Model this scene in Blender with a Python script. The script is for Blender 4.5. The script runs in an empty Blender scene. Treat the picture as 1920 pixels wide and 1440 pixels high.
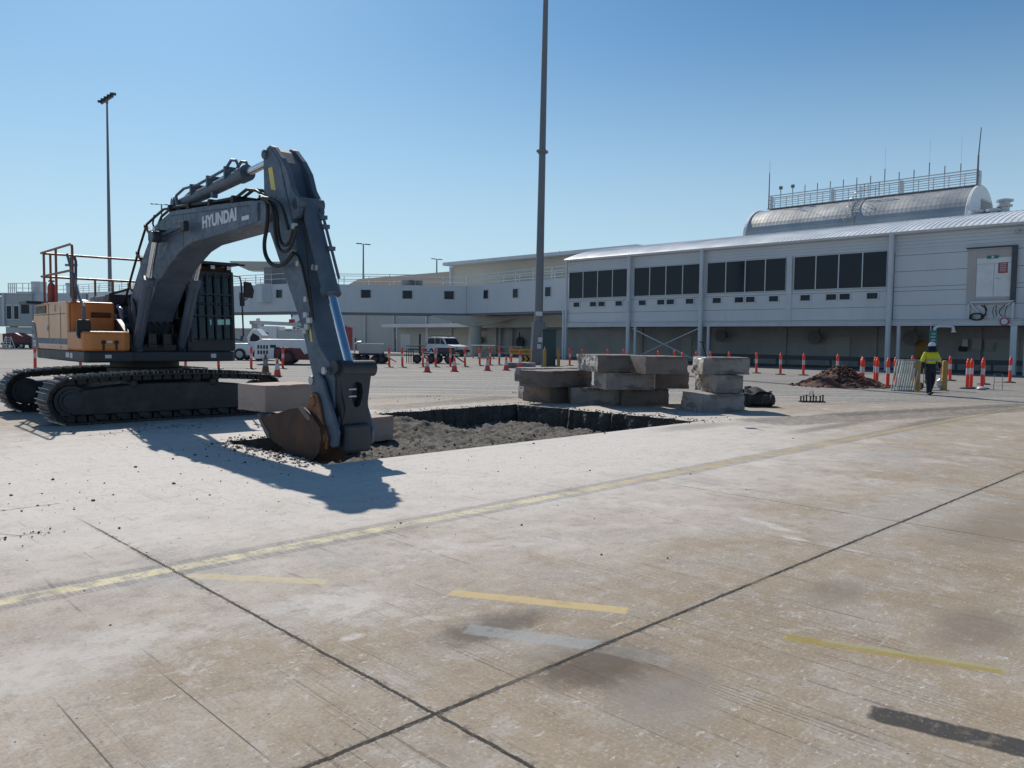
import bpy, bmesh, math, random
from math import radians, sin, cos, pi, atan, tan, atan2, hypot, sqrt
from mathutils import Vector, Matrix, noise
random.seed(7)
# ------------------------------------------------------------------ camera, sky, sun
C = bpy.context.scene.collection
scn = bpy.context.scene
FPX, HZ, ROLL, YAW, EYE = 1485.0, 636.0, 0.012, radians(45.55), 1.72
PITCH = atan((720 - HZ) / FPX)
cf = Vector((cos(YAW) * cos(PITCH), sin(YAW) * cos(PITCH), -sin(PITCH)))
cr0 = Vector((sin(YAW), -cos(YAW), 0))
cu0 = cr0.cross(cf)
cr = cr0 * cos(ROLL) + cu0 * sin(ROLL)
cu = cu0 * cos(ROLL) - cr0 * sin(ROLL)
cam_d = bpy.data.cameras.new('camera')
cam_d.sensor_width = 36
cam_d.lens = FPX / 1920 * 36
cam_d.clip_start = 0.1
cam_d.clip_end = 9000
cam = bpy.data.objects.new('camera', cam_d)
cam.matrix_world = Matrix(((cr.x, cu.x, -cf.x, 0), (cr.y, cu.y, -cf.y, 0), (cr.z, cu.z, -cf.z, EYE), (0, 0, 0, 1)))
C.objects.link(cam)
scn.camera = cam

SUN_AZ, SUN_EL = radians(69.5), radians(41)
w = bpy.data.worlds.new('World')
scn.world = w
w.use_nodes = True
wn = w.node_tree.nodes
sky = wn.new('ShaderNodeTexSky')
sky.sky_type = 'NISHITA'
sky.sun_disc = False
sky.sun_elevation = SUN_EL
sky.sun_rotation = pi / 2 - SUN_AZ
sky.air_density = 1.0
sky.dust_density = 0.6
sky.ozone_density = 10.0
bg = wn['Background']
bg.inputs['Strength'].default_value = 0.085
tint = wn.new('ShaderNodeMix')
tint.data_type = 'RGBA'
tint.blend_type = 'MULTIPLY'
tint.inputs[0].default_value = 1.0
tint.inputs[7].default_value = (0.95, 1.18, 1.06, 1)
w.node_tree.links.new(sky.outputs[0], tint.inputs[6])
# pale clear-day horizon
wg = wn.new('ShaderNodeNewGeometry')
wsep = wn.new('ShaderNodeSeparateXYZ')
w.node_tree.links.new(wg.outputs['Incoming'], wsep.inputs[0])
wmr = wn.new('ShaderNodeMapRange')
wmr.interpolation_type = 'SMOOTHSTEP'
wmr.inputs[1].default_value = -0.40
wmr.inputs[2].default_value = 0.0
wmr.inputs[3].default_value = 0.0
wmr.inputs[4].default_value = 0.78
w.node_tree.links.new(wsep.outputs[2], wmr.inputs[0])
hz = wn.new('ShaderNodeMix')
hz.data_type = 'RGBA'
hz.inputs[7].default_value = (6.9, 8.8, 9.9, 1)
w.node_tree.links.new(wmr.outputs[0], hz.inputs[0])
w.node_tree.links.new(tint.outputs[2], hz.inputs[6])
w.node_tree.links.new(hz.outputs[2], bg.inputs['Color'])
sl = bpy.data.lights.new('sun', 'SUN')
sl.energy = 4.8
sl.angle = radians(0.53)
sl.color = (1.0, 0.94, 0.845)
so = bpy.data.objects.new('sun', sl)
sdir = Vector((cos(SUN_AZ) * cos(SUN_EL), sin(SUN_AZ) * cos(SUN_EL), sin(SUN_EL)))
so.rotation_mode = 'QUATERNION'
so.rotation_quaternion = sdir.to_track_quat('Z', 'Y')
so.location = sdir * 100
C.objects.link(so)
scn.view_settings.view_transform = 'Standard'
scn.view_settings.look = 'None'
scn.view_settings.exposure = 0.0
scn.view_settings.gamma = 1.0

# pixel of the 1920x1440 frame -> point on a plane of the place (used to survey positions)
def ray(px, py):
    return cf * FPX + cr * (px - 960) + cu * (720 - py)
def G(px, py, z=0.0):
    d = ray(px, py); t = (z - EYE) / d.z
    return Vector((d.x * t, d.y * t, z))
def GX(px, py, X):
    d = ray(px, py); t = X / d.x
    return Vector((X, d.y * t, EYE + d.z * t))
def GY(px, py, Y):
    d = ray(px, py); t = Y / d.y
    return Vector((d.x * t, Y, EYE + d.z * t))

# ------------------------------------------------------------------ materials
class NT:
    def __init__(s, name):
        s.m = bpy.data.materials.new(name); s.m.use_nodes = True
        s.t = s.m.node_tree; s.b = s.t.nodes['Principled BSDF']; s.L = s.t.links
    def n(s, typ, **kw):
        nd = s.t.nodes.new(typ)
        for k, v in kw.items():
            if k in ('op',): nd.operation = v
            elif hasattr(nd, k) and k not in ('inputs',): setattr(nd, k, v)
        return nd
    def put(s, sock, v):
        if hasattr(v, 'links') or isinstance(v, bpy.types.NodeSocket): s.L.new(v, sock)
        else: sock.default_value = v
    def math(s, op, a, b=0.0, clamp=False):
        nd = s.t.nodes.new('ShaderNodeMath'); nd.operation = op; nd.use_clamp = clamp
        s.put(nd.inputs[0], a); s.put(nd.inputs[1], b); return nd.outputs[0]
    def mix(s, f, a, b, blend='MIX'):
        nd = s.t.nodes.new('ShaderNodeMix'); nd.data_type = 'RGBA'; nd.blend_type = blend
        s.put(nd.inputs[0], f)
        for i, v in ((6, a), (7, b)):
            if isinstance(v, tuple) and len(v) == 3: v = (*v, 1)
            s.put(nd.inputs[i], v)
        return nd.outputs[2]
    def coord(s, kind='Object'):
        if kind == 'World': return s.t.nodes.new('ShaderNodeNewGeometry').outputs['Position']
        return s.t.nodes.new('ShaderNodeTexCoord').outputs[kind]
    def scale(s, v, sc):
        nd = s.t.nodes.new('ShaderNodeMapping'); s.L.new(v, nd.inputs[0]); nd.inputs['Scale'].default_value = sc; return nd.outputs[0]
    def noise(s, v, scale=1.0, detail=4.0, rough=0.55, dist=0.0):
        nd = s.t.nodes.new('ShaderNodeTexNoise'); s.L.new(v, nd.inputs['Vector'])
        nd.inputs['Scale'].default_value = scale; nd.inputs['Detail'].default_value = detail
        nd.inputs['Roughness'].default_value = rough; nd.inputs['Distortion'].default_value = dist
        return nd.outputs[0]
    def ss(s, v, a, b, lo=0.0, hi=1.0):
        nd = s.t.nodes.new('ShaderNodeMapRange'); nd.interpolation_type = 'SMOOTHSTEP'
        s.put(nd.inputs[0], v)
        for i, x in enumerate((a, b, lo, hi)): nd.inputs[i + 1].default_value = x
        return nd.outputs[0]
    def bump(s, h, strength=0.3, dist=0.01):
        nd = s.t.nodes.new('ShaderNodeBump'); nd.inputs['Strength'].default_value = strength; nd.inputs['Distance'].default_value = dist
        s.put(nd.inputs['Height'], h); s.L.new(nd.outputs[0], s.b.inputs['Normal'])
    def base(s, v):
        if isinstance(v, tuple) and len(v) == 3: v = (*v, 1)
        s.put(s.b.inputs['Base Color'], v)
    def rough(s, v): s.put(s.b.inputs['Roughness'], v)

def mat(name, col, rough=0.6, var=0.18, sc=3.0, metal=0.0, bump=0.0, dirt=None, dirt_amt=0.5, dirt_sc=1.2, stretch=(1, 1, 1), spec=0.5):
    k = NT(name); v = k.scale(k.coord(), stretch)
    n = k.noise(v, sc, 6, 0.6)
    c1 = tuple(x * (1 - var) for x in col); c2 = tuple(min(1, x * (1 + var)) for x in col)
    c = k.mix(k.ss(n, 0.3, 0.7), c1, c2)
    if dirt:
        d = k.noise(v, dirt_sc, 7, 0.7)
        c = k.mix(k.ss(d, 0.5, 0.72, 0, dirt_amt), c, dirt)
    k.base(c); k.rough(k.ss(n, 0.2, 0.8, max(0.02, rough - 0.1), min(1, rough + 0.1)))
    k.b.inputs['Metallic'].default_value = metal
    k.b.inputs['Specular IOR Level'].default_value = spec
    if bump: k.bump(k.noise(v, sc * 8, 5, 0.6), bump, 0.02)
    return k.m

M = {}
M['paint_dark'] = mat('charcoal_paint', (0.05, 0.062, 0.082), 0.5, 0.12, 2.0, dirt=(0.12, 0.11, 0.1), dirt_amt=0.35, bump=0.03)
def machine_paint(name, col, dust=(0.2, 0.175, 0.15)):
    k = NT(name); v = k.coord('Object'); n = k.noise(v, 2.0, 6, 0.65); n2 = k.noise(v, 9, 6, 0.75); n3 = k.noise(k.scale(v, (3, 3, 26)), 1.0, 4, 0.7); n4 = k.noise(k.scale(v, (22, 3, 2)), 1.0, 4, 0.7)
    g = k.t.nodes.new('ShaderNodeNewGeometry'); sp_ = k.t.nodes.new('ShaderNodeSeparateXYZ'); k.L.new(g.outputs['Normal'], sp_.inputs[0])
    c = k.mix(k.ss(n, 0.3, 0.7), tuple(x * 0.85 for x in col), tuple(x * 1.15 for x in col))
    c = k.mix(k.math('MULTIPLY', k.ss(n, 0.5, 0.68), 0.16), c, dust)
    c = k.mix(k.math('MULTIPLY', k.ss(n2, 0.58, 0.7), 0.2), c, dust)
    c = k.mix(k.math('MULTIPLY', k.ss(k.math('MAXIMUM', n3, n4), 0.66, 0.7), 0.5), c, (0.16, 0.16, 0.165))
    c = k.mix(k.math('MULTIPLY', k.ss(sp_.outputs[2], 0.3, 0.9), k.ss(n2, 0.3, 0.6, 0.3, 0.75)), c, dust)
    k.base(c); k.rough(k.ss(n2, 0.3, 0.7, 0.38, 0.7)); k.bump(n2, 0.06, 0.01); return k.m
M['paint_black'] = mat('black_steel', (0.026, 0.032, 0.043), 0.55, 0.25, 4.0, dirt=(0.06, 0.055, 0.05), dirt_amt=0.4)
M['orange'] = mat('orange_paint', (0.6, 0.2, 0.045), 0.4, 0.12, 2.5, dirt=(0.4, 0.2, 0.1), dirt_amt=0.5)
M['paint_machine'] = machine_paint('flare_blue_machine_paint', (0.075, 0.108, 0.155))  # charcoal lifted towards blue: flare over the dark steel is put into the colour
M['orange_lit'] = mat('lit_orange_paint', (0.72, 0.38, 0.18), 0.38, 0.1, 1.6, dirt=(0.75, 0.56, 0.42), dirt_amt=0.75, dirt_sc=0.9)  # paler copy of the orange, light on the side doors painted into the colour
M['rail_orange'] = mat('rail_paint', (0.24, 0.085, 0.042), 0.5, 0.2, 6)
M['track'] = mat('track_steel', (0.034, 0.034, 0.038), 0.6, 0.35, 5, metal=0.2, dirt=(0.09, 0.078, 0.066), dirt_amt=0.6, bump=0.2)
M['grouser'] = mat('worn_grouser', (0.16, 0.155, 0.15), 0.4, 0.3, 8, metal=0.6)
M['rust'] = mat('rusty_bucket', (0.075, 0.036, 0.022), 0.75, 0.4, 3, dirt=(0.16, 0.075, 0.035), dirt_amt=0.5, dirt_sc=2.0, bump=0.25)
M['rust_light'] = mat('rust_ear', (0.22, 0.1, 0.045), 0.7, 0.3, 6, bump=0.2)
M['worn'] = mat('worn_steel', (0.13, 0.12, 0.115), 0.4, 0.3, 7, metal=0.5)
M['chrome'] = mat('chrome_rod', (0.62, 0.64, 0.68), 0.18, 0.05, 3, metal=1.0)
M['rubber'] = mat('black_rubber', (0.016, 0.017, 0.019), 0.65, 0.2, 6)
M['steel'] = mat('galvanised_steel', (0.42, 0.44, 0.46), 0.45, 0.15, 3, metal=0.6)
M['pole'] = mat('mast_paint', (0.17, 0.18, 0.2), 0.5, 0.1, 0.8, stretch=(1, 1, 0.2), dirt=(0.1, 0.1, 0.11), dirt_amt=0.4)
M['white'] = mat('white_paint', (0.72, 0.73, 0.74), 0.45, 0.06, 1.5, dirt=(0.45, 0.44, 0.42), dirt_amt=0.3)
M['sticker'] = mat('white_sticker', (0.62, 0.64, 0.68), 0.5, 0.08, 12)
M['yellow_sticker'] = mat('yellow_sticker', (0.66, 0.55, 0.12), 0.5, 0.1, 12)
M['red'] = mat('red_paint', (0.42, 0.035, 0.04), 0.42, 0.15, 2)
M['maroon'] = mat('maroon_paint', (0.16, 0.03, 0.035), 0.5, 0.2, 2)
M['cone_red'] = mat('cone_plastic', (0.72, 0.06, 0.035), 0.5, 0.15, 4, dirt=(0.3, 0.06, 0.05), dirt_amt=0.4)
M['bollard'] = mat('bollard_plastic', (0.88, 0.055, 0.02), 0.45, 0.1, 4, dirt=(0.5, 0.1, 0.05), dirt_amt=0.35)
M['band'] = mat('reflective_band', (0.55, 0.53, 0.54), 0.4, 0.08, 9, dirt=(0.45, 0.42, 0.4), dirt_amt=0.4)
M['dirty_cone'] = mat('dirty_cone', (0.15, 0.075, 0.065), 0.7, 0.35, 5)
M['dirty_band'] = mat('dirty_cone_band', (0.22, 0.21, 0.21), 0.7, 0.3, 5)
M['clad'] = mat('white_cladding', (0.6, 0.63, 0.66), 0.55, 0.04, 0.5, dirt=(0.5, 0.5, 0.5), dirt_amt=0.35, dirt_sc=0.4, stretch=(1, 1, 0.35))
M['clad_col'] = mat('steel_column_paint', (0.56, 0.6, 0.64), 0.5, 0.06, 0.8, dirt=(0.38, 0.38, 0.38), dirt_amt=0.4)
M['beige'] = mat('beige_wall', (0.52, 0.5, 0.44), 0.7, 0.05, 0.4, dirt=(0.42, 0.4, 0.36), dirt_amt=0.3, dirt_sc=0.3)
M['grey_wall'] = mat('grey_wall_panel', (0.46, 0.48, 0.47), 0.7, 0.06, 0.4, dirt=(0.36, 0.36, 0.35), dirt_amt=0.35, dirt_sc=0.4)
M['dark_wall'] = mat('undercroft_wall', (0.42, 0.43, 0.44), 0.8, 0.12, 0.5)
M['roof'] = mat('metal_roof', (0.8, 0.81, 0.82), 0.42, 0.05, 0.6, metal=0.35, dirt=(0.62, 0.58, 0.52), dirt_amt=0.4, dirt_sc=0.5)
M['tank'] = mat('weathered_silver', (0.5, 0.49, 0.47), 0.4, 0.08, 0.5, metal=0.6, dirt=(0.5, 0.44, 0.36), dirt_amt=0.6, dirt_sc=0.35)
M['roof_brown'] = mat('brown_roof', (0.13, 0.115, 0.105), 0.95, 0.1, 0.3, spec=0.05)
M['soffit'] = mat('soffit', (0.3, 0.31, 0.32), 0.8, 0.1, 0.6)
M['window'] = mat('tinted_window', (0.014, 0.02, 0.034), 0.12, 0.1, 1, spec=0.25)
M['frame'] = mat('aluminium_frame', (0.55, 0.58, 0.6), 0.45, 0.05, 2, metal=0.3)
M['green_box'] = mat('dark_green_paint', (0.018, 0.05, 0.055), 0.5, 0.15, 2)
M['post_yellow'] = mat('yellow_post', (0.42, 0.24, 0.06), 0.6, 0.15, 4)
M['sign_orange'] = mat('amber_sign', (0.62, 0.3, 0.03), 0.5, 0.08, 4)
M['sign_red'] = mat('red_notice', (0.3, 0.05, 0.06), 0.5, 0.1, 8)
M['sign_green'] = mat('green_sign', (0.02, 0.2, 0.17), 0.5, 0.1, 8)
M['black'] = mat('black_plastic', (0.012, 0.012, 0.014), 0.5, 0.2, 6)
M['timber'] = mat('grey_timber', (0.3, 0.27, 0.22), 0.8, 0.2, 3)
M['wire'] = mat('galvanised_wire', (0.5, 0.5, 0.46), 0.45, 0.1, 4, metal=0.4)
M['teal'] = mat('teal_tail', (0.02, 0.09, 0.15), 0.4, 0.1, 1)
M['haze_white'] = mat('distant_white', (0.55, 0.54, 0.54), 0.7, 0.06, 0.2)
M['soil'] = mat('red_soil', (0.095, 0.043, 0.033), 0.95, 0.45, 3.5, bump=0.6)
M['hivis'] = mat('hi_vis_shirt', (0.62, 0.6, 0.03), 0.7, 0.12, 12)
M['reflect'] = mat('reflective_tape', (0.34, 0.34, 0.28), 0.4, 0.05, 20)
M['navy'] = mat('navy_cloth', (0.014, 0.017, 0.03), 0.85, 0.2, 12)
M['skin'] = mat('skin', (0.16, 0.085, 0.06), 0.6, 0.1, 20)
M['hat'] = mat('hard_hat', (0.75, 0.76, 0.78), 0.3, 0.04, 6)
M['leather'] = mat('dark_boots', (0.02, 0.018, 0.016), 0.6, 0.2, 12)

def glass_mat():
    k = NT('cab_glass'); t = k.t
    tr = t.nodes.new('ShaderNodeBsdfTransparent'); tr.inputs[0].default_value = (0.34, 0.45, 0.47, 1)
    gl = t.nodes.new('ShaderNodeBsdfGlossy'); gl.inputs['Roughness'].default_value = 0.04; gl.inputs[0].default_value = (0.8, 0.9, 1, 1)
    fr = t.nodes.new('ShaderNodeFresnel'); fr.inputs[0].default_value = 1.45
    mx = t.nodes.new('ShaderNodeMixShader')
    k.L.new(fr.outputs[0], mx.inputs[0]); k.L.new(tr.outputs[0], mx.inputs[1]); k.L.new(gl.outputs[0], mx.inputs[2])
    k.L.new(mx.outputs[0], t.nodes['Material Output'].inputs[0]); return k.m
M['glass'] = glass_mat()

def concrete_mat(name, c, tint, stain):
    k = NT(name); v = k.coord('Object')
    n = k.noise(v, 1.6, 8, 0.65); n2 = k.noise(v, 14, 6, 0.7); n3 = k.noise(k.scale(v, (1, 1, 3)), 2.2, 5, 0.6, 0.6)
    col = k.mix(k.ss(n, 0.35, 0.65), c, tint)
    col = k.mix(k.ss(n3, 0.52, 0.6, 0, 0.75), col, stain)
    col = k.mix(k.ss(n2, 0.62, 0.72, 0, 0.6), col, tuple(x * 0.35 for x in c))
    k.base(col); k.rough(0.9); k.bump(k.math('ADD', n2, k.math('MULTIPLY', n, 0.7)), 0.45, 0.02); return k.m
M['conc'] = concrete_mat('sawn_concrete', (0.165, 0.135, 0.12), (0.205, 0.172, 0.155), (0.125, 0.1, 0.09))
M['conc2'] = concrete_mat('pale_concrete', (0.21, 0.182, 0.17), (0.31, 0.285, 0.275), (0.135, 0.11, 0.102))
M['conc_warm'] = concrete_mat('warm_concrete', (0.4, 0.3, 0.255), (0.43, 0.33, 0.28), (0.36, 0.27, 0.235))
M['conc_dark'] = concrete_mat('tarred_concrete', (0.035, 0.034, 0.036), (0.07, 0.066, 0.066), (0.02, 0.02, 0.022))
M['conc_broken'] = concrete_mat('broken_concrete', (0.42, 0.37, 0.32), (0.5, 0.46, 0.42), (0.24, 0.2, 0.17))

# ------------------------------------------------------------------ mesh builder
class MB:
    def __init__(s, T=None): s.v = []; s.f = []; s.T = T
    def add(s, vs, fs):
        o = len(s.v)
        for p in vs:
            p = Vector(p); s.v.append(s.T @ p if s.T else p)
        s.f += [tuple(i + o for i in f) for f in fs]
    def box(s, a, b):
        (x0, y0, z0), (x1, y1, z1) = a, b
        s.add([(x0, y0, z0), (x1, y0, z0), (x1, y1, z0), (x0, y1, z0), (x0, y0, z1), (x1, y0, z1), (x1, y1, z1), (x0, y1, z1)],
              [(3, 2, 1, 0), (4, 5, 6, 7), (0, 1, 5, 4), (1, 2, 6, 5), (2, 3, 7, 6), (3, 0, 4, 7)])
    def hexa(s, p):
        s.add(p, [(3, 2, 1, 0), (4, 5, 6, 7), (0, 1, 5, 4), (1, 2, 6, 5), (2, 3, 7, 6), (3, 0, 4, 7)])
    def bar(s, p0, p1, w=0.05, h=None, up=(0, 0, 1)):
        h = h or w; p0 = Vector(p0); p1 = Vector(p1); d = (p1 - p0).normalized(); u = Vector(up)
        if abs(d.dot(u)) > 0.98: u = Vector((1, 0, 0))
        a = d.cross(u).normalized() * (w / 2); b = a.cross(d).normalized() * (h / 2)
        s.hexa([p0 - a - b, p0 + a - b, p0 + a + b, p0 - a + b, p1 - a - b, p1 + a - b, p1 + a + b, p1 - a + b])
    def prism(s, pts, y0, y1, ax='y'):
        n = len(pts)
        area = sum(pts[i][0] * pts[(i + 1) % n][1] - pts[(i + 1) % n][0] * pts[i][1] for i in range(n))
        if area < 0: pts = pts[::-1]
        def m(p, y): return {'y': (p[0], y, p[1]), 'x': (y, p[0], p[1]), 'z': (p[0], p[1], y)}[ax]
        vs = [m(p, y0) for p in pts] + [m(p, y1) for p in pts]
        fs = [tuple(range(n)), tuple(range(2 * n - 1, n - 1, -1))] + [(i, i + n, (i + 1) % n + n, (i + 1) % n) for i in range(n)]
        s.add(vs, fs)
    def tube(s, path, r, seg=8, r1=None, cap=True):
        P = [Vector(p) for p in path]; n = len(P); rings = []; prev = None
        for i, p in enumerate(P):
            d = (P[min(i + 1, n - 1)] - P[max(i - 1, 0)])
            d = d.normalized() if d.length > 1e-9 else Vector((0, 0, 1))
            if prev is None:
                u = Vector((0, 0, 1)) if abs(d.z) < 0.9 else Vector((1, 0, 0)); a = d.cross(u).normalized()
            else:
                a = prev - d * prev.dot(d); a = a.normalized() if a.length > 1e-6 else d.orthogonal().normalized()
            prev = a; b = d.cross(a)
            rr = r if r1 is None else r + (r1 - r) * i / (n - 1)
            rings.append([p + (a * cos(2 * pi * k / seg) + b * sin(2 * pi * k / seg)) * rr for k in range(seg)])
        vs = [q for rg in rings for q in rg]; fs = []
        for i in range(n - 1):
            for k in range(seg):
                k2 = (k + 1) % seg
                fs.append((i * seg + k, i * seg + k2, (i + 1) * seg + k2, (i + 1) * seg + k))
        if cap: fs += [tuple(range(seg))[::-1], tuple((n - 1) * seg + k for k in range(seg))]
        s.add(vs, fs)
    def lathe(s, prof, c=(0, 0, 0), seg=16):
        vs = []; fs = []; n = len(prof)
        for r, z in prof:
            for k in range(seg):
                a = 2 * pi * k / seg; vs.append((c[0] + r * cos(a), c[1] + r * sin(a), c[2] + z))
        for i in range(n - 1):
            for k in range(seg):
                k2 = (k + 1) % seg; fs.append((i * seg + k, i * seg + k2, (i + 1) * seg + k2, (i + 1) * seg + k))
        fs += [tuple(range(seg))[::-1], tuple((n - 1) * seg + k for k in range(seg))]
        s.add(vs, fs)
    def ball(s, c, r, seg=12, rings=8, sc=(1, 1, 1)):
        vs = []; fs = []
        for i in range(1, rings):
            t = pi * i / rings
            for k in range(seg):
                a = 2 * pi * k / seg; vs.append((c[0] + r * sc[0] * sin(t) * cos(a), c[1] + r * sc[1] * sin(t) * sin(a), c[2] + r * sc[2] * cos(t)))
        vs += [(c[0], c[1], c[2] + r * sc[2]), (c[0], c[1], c[2] - r * sc[2])]; T_, B_ = len(vs) - 2, len(vs) - 1
        for i in range(rings - 2):
            for k in range(seg):
                k2 = (k + 1) % seg; fs.append((i * seg + k, (i + 1) * seg + k, (i + 1) * seg + k2, i * seg + k2))
        for k in range(seg):
            k2 = (k + 1) % seg; fs += [(T_, k, k2), (B_, (rings - 2) * seg + k2, (rings - 2) * seg + k)]
        s.add(vs, fs)
    def cut(s): s.cuts = getattr(s, 'cuts', [(0, 0)]) + [(len(s.v), len(s.f))]
    def build(s, name, m, parent=None, smooth=False, bevel=0.0, seg=1, fix=False):
        if getattr(s, 'cuts', None):        # pieces marked with cut() become parts of their own
            c = s.cuts; 
            if c[-1] != (len(s.v), len(s.f)): c = c + [(len(s.v), len(s.f))]
            for (v0, f0), (v1, f1) in zip(c, c[1:]):
                q = MB(); q.v = s.v[v0:v1]; q.f = [tuple(i - v0 for i in f) for f in s.f[f0:f1]]
                o = q.build(name, m, parent, smooth, bevel, seg)
            return o
        me = bpy.data.meshes.new(name); me.from_pydata([tuple(p) for p in s.v], [], s.f)
        if fix or True:
            b = bmesh.new(); b.from_mesh(me); bmesh.ops.recalc_face_normals(b, faces=b.faces); b.to_mesh(me); b.free()
        me.materials.append(m)
        o = bpy.data.objects.new(name, me); C.objects.link(o)
        if parent: o.parent = parent
        if smooth:
            me.shade_smooth()
            md = o.modifiers.new('smooth', 'EDGE_SPLIT'); md.split_angle = radians(38)
        if bevel:
            md = o.modifiers.new('bevel', 'BEVEL'); md.width = bevel; md.segments = seg; md.limit_method = 'ANGLE'; md.angle_limit = radians(40)
            md.use_clamp_overlap = True
        return o

def tag(o, label=None, cat=None, group=None, kind=None):
    if label: o['label'] = label
    if cat: o['category'] = cat
    if group: o['group'] = group
    if kind: o['kind'] = kind
    return o
def thing(name, label, cat, loc=(0, 0, 0), rz=0.0, group=None):
    o = bpy.data.objects.new(name, None); C.objects.link(o); o.location = loc; o.rotation_euler = (0, 0, rz)
    o.empty_display_size = 0.3
    return tag(o, label, cat, group)
def copy_tree(o, parent=None):
    c = o.copy(); C.objects.link(c); c.parent = parent
    for ch in list(o.children): copy_tree(ch, c)
    return c
def lettering(name, s, size, parent, m, loc, rot, bold=0.0, sx=1.0):
    cu_ = bpy.data.curves.new(name, 'FONT'); cu_.body = s; cu_.size = size; cu_.extrude = 0.003; cu_.offset = bold
    cu_.align_x = 'CENTER'; cu_.align_y = 'CENTER'; cu_.materials.append(m)
    tmp = bpy.data.objects.new(name, cu_); C.objects.link(tmp)
    dg = bpy.context.evaluated_depsgraph_get(); me = bpy.data.meshes.new_from_object(tmp.evaluated_get(dg))
    bpy.data.objects.remove(tmp); me.name = name
    if not me.materials: me.materials.append(m)
    o = bpy.data.objects.new(name, me); C.objects.link(o); o.parent = parent
    o.location = loc; o.rotation_euler = rot; o.scale = (sx, 1, 1); return o
# ------------------------------------------------------------------ ground: one apron sheet with the excavated hole in it
JX0, JY0, SLAB = 2.24, 2.76, 5.76
def ground_mat():
    k = NT('apron_concrete'); P = k.coord('World')
    sep = k.t.nodes.new('ShaderNodeSeparateXYZ'); k.L.new(P, sep.inputs[0]); X, Y = sep.outputs[0], sep.outputs[1]
    w1 = k.noise(P, 0.35, 5, 0.6); w2 = k.noise(P, 1.7, 6, 0.65); w3 = k.noise(P, 9, 6, 0.7); fine = k.noise(P, 70, 4, 0.7)
    br = k.noise(k.scale(P, (55, 0.9, 1)), 1.0, 3, 0.7)          # broom finish runs along Y
    br2 = k.noise(k.scale(P, (16, 0.28, 1)), 1.0, 2, 0.6)
    strk = k.noise(k.scale(P, (0.5, 6, 1)), 1.0, 4, 0.6)         # dragging streaks along X
    beige = k.mix(k.ss(w1, 0.35, 0.65), (0.29, 0.234, 0.172), (0.335, 0.274, 0.207))
    mauve = k.mix(k.ss(w1, 0.4, 0.6), (0.395, 0.335, 0.285), (0.44, 0.38, 0.328))
    upper = k.ss(k.math('ADD', Y, k.math('MULTIPLY', k.math('SUBTRACT', w1, 0.5), 3.0)), 2.6, 4.6)
    beige = k.mix(k.math('MULTIPLY', upper, k.ss(X, 16, 9, 0.35, 1.0)), beige, mauve)
    beige = k.mix(k.ss(w2, 0.46, 0.6, 0, 0.5), beige, (0.36, 0.325, 0.3))
    tan = k.noise(P, 0.8, 5, 0.6, 0.6)
    beige = k.mix(k.ss(tan, 0.52, 0.64, 0, 0.55), beige, (0.28, 0.217, 0.145))
    # pale concrete dust round the dig
    dx = k.math('SUBTRACT', X, 8.0); dy = k.math('SUBTRACT', Y, 10.5)
    dist = k.math('SQRT', k.math('ADD', k.math('MULTIPLY', k.math('MULTIPLY', dx, dx), 0.34), k.math('MULTIPLY', dy, dy)))
    warp = k.math('ADD', dist, k.math('MULTIPLY', k.math('SUBTRACT', w2, 0.5), 5.0))
    dust = k.ss(warp, 7.2, 2.6)
    col = k.mix(k.math('MULTIPLY', dust, 0.85), beige, (0.6, 0.56, 0.525))
    # powdery white patches near and along the yellow line
    pw = k.math('MULTIPLY', k.ss(k.noise(P, 1.15, 8, 0.72, 0.5), 0.54, 0.63), k.ss(Y, 2.3, 4.2))
    pw = k.math('MULTIPLY', pw, k.ss(Y, 16, 9))
    col = k.mix(k.math('MULTIPLY', pw, 0.5), col, (0.57, 0.54, 0.515))
    gp = k.ss(k.noise(P, 0.55, 6, 0.65, 0.8), 0.56, 0.66, 0, 0.55)
    col = k.mix(gp, col, (0.33, 0.325, 0.325))
    # far asphalt and streaky apron
    yx = k.math('ADD', k.math('MULTIPLY', X, 0.7), k.math('MULTIPLY', Y, 0.714))
    far = k.ss(k.math('ADD', yx, k.math('MULTIPLY', k.math('SUBTRACT', w1, 0.5), 5.0)), 21, 25)
    farc = k.mix(k.ss(w3, 0.35, 0.65), (0.15, 0.147, 0.142), (0.31, 0.3, 0.29))
    fx = k.math('SUBTRACT', k.math('MULTIPLY', X, 0.714), k.math('MULTIPLY', Y, 0.7))
    cmb = k.t.nodes.new('ShaderNodeCombineXYZ'); k.put(cmb.inputs[0], k.math('MULTIPLY', fx, 0.1)); k.put(cmb.inputs[1], k.math('MULTIPLY', yx, 1.3))
    bandn = k.noise(cmb.outputs[0], 1.0, 4, 0.6)
    farc = k.mix(k.ss(bandn, 0.52, 0.6, 0, 0.75), farc, (0.38, 0.35, 0.315))
    farc = k.mix(k.ss(bandn, 0.44, 0.36, 0, 0.7), farc, (0.13, 0.115, 0.105))
    farc = k.mix(k.ss(X, 24, 34, 0, 0.55), farc, (0.2, 0.19, 0.18))
    col = k.mix(far, col, farc)
    # fine texture
    col = k.mix(k.math('MULTIPLY', k.ss(br, 0.55, 0.75), k.ss(w1, 0.3, 0.6, 0.12, 0.42)), col, (0.2, 0.17, 0.14))
    col = k.mix(k.math('MULTIPLY', k.ss(br2, 0.64, 0.67), k.ss(w2, 0.4, 0.6, 0.0, 0.6)), col, (0.12, 0.1, 0.085))
    col = k.mix(k.ss(strk, 0.55, 0.75, 0, 0.28), col, (0.27, 0.24, 0.22))
    br3 = k.noise(k.scale(P, (34, 0.14, 1)), 1.0, 1, 0.5)
    gl = k.ss(k.math('ABSOLUTE', k.math('SUBTRACT', br3, 0.5)), 0.022, 0.006)
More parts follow.
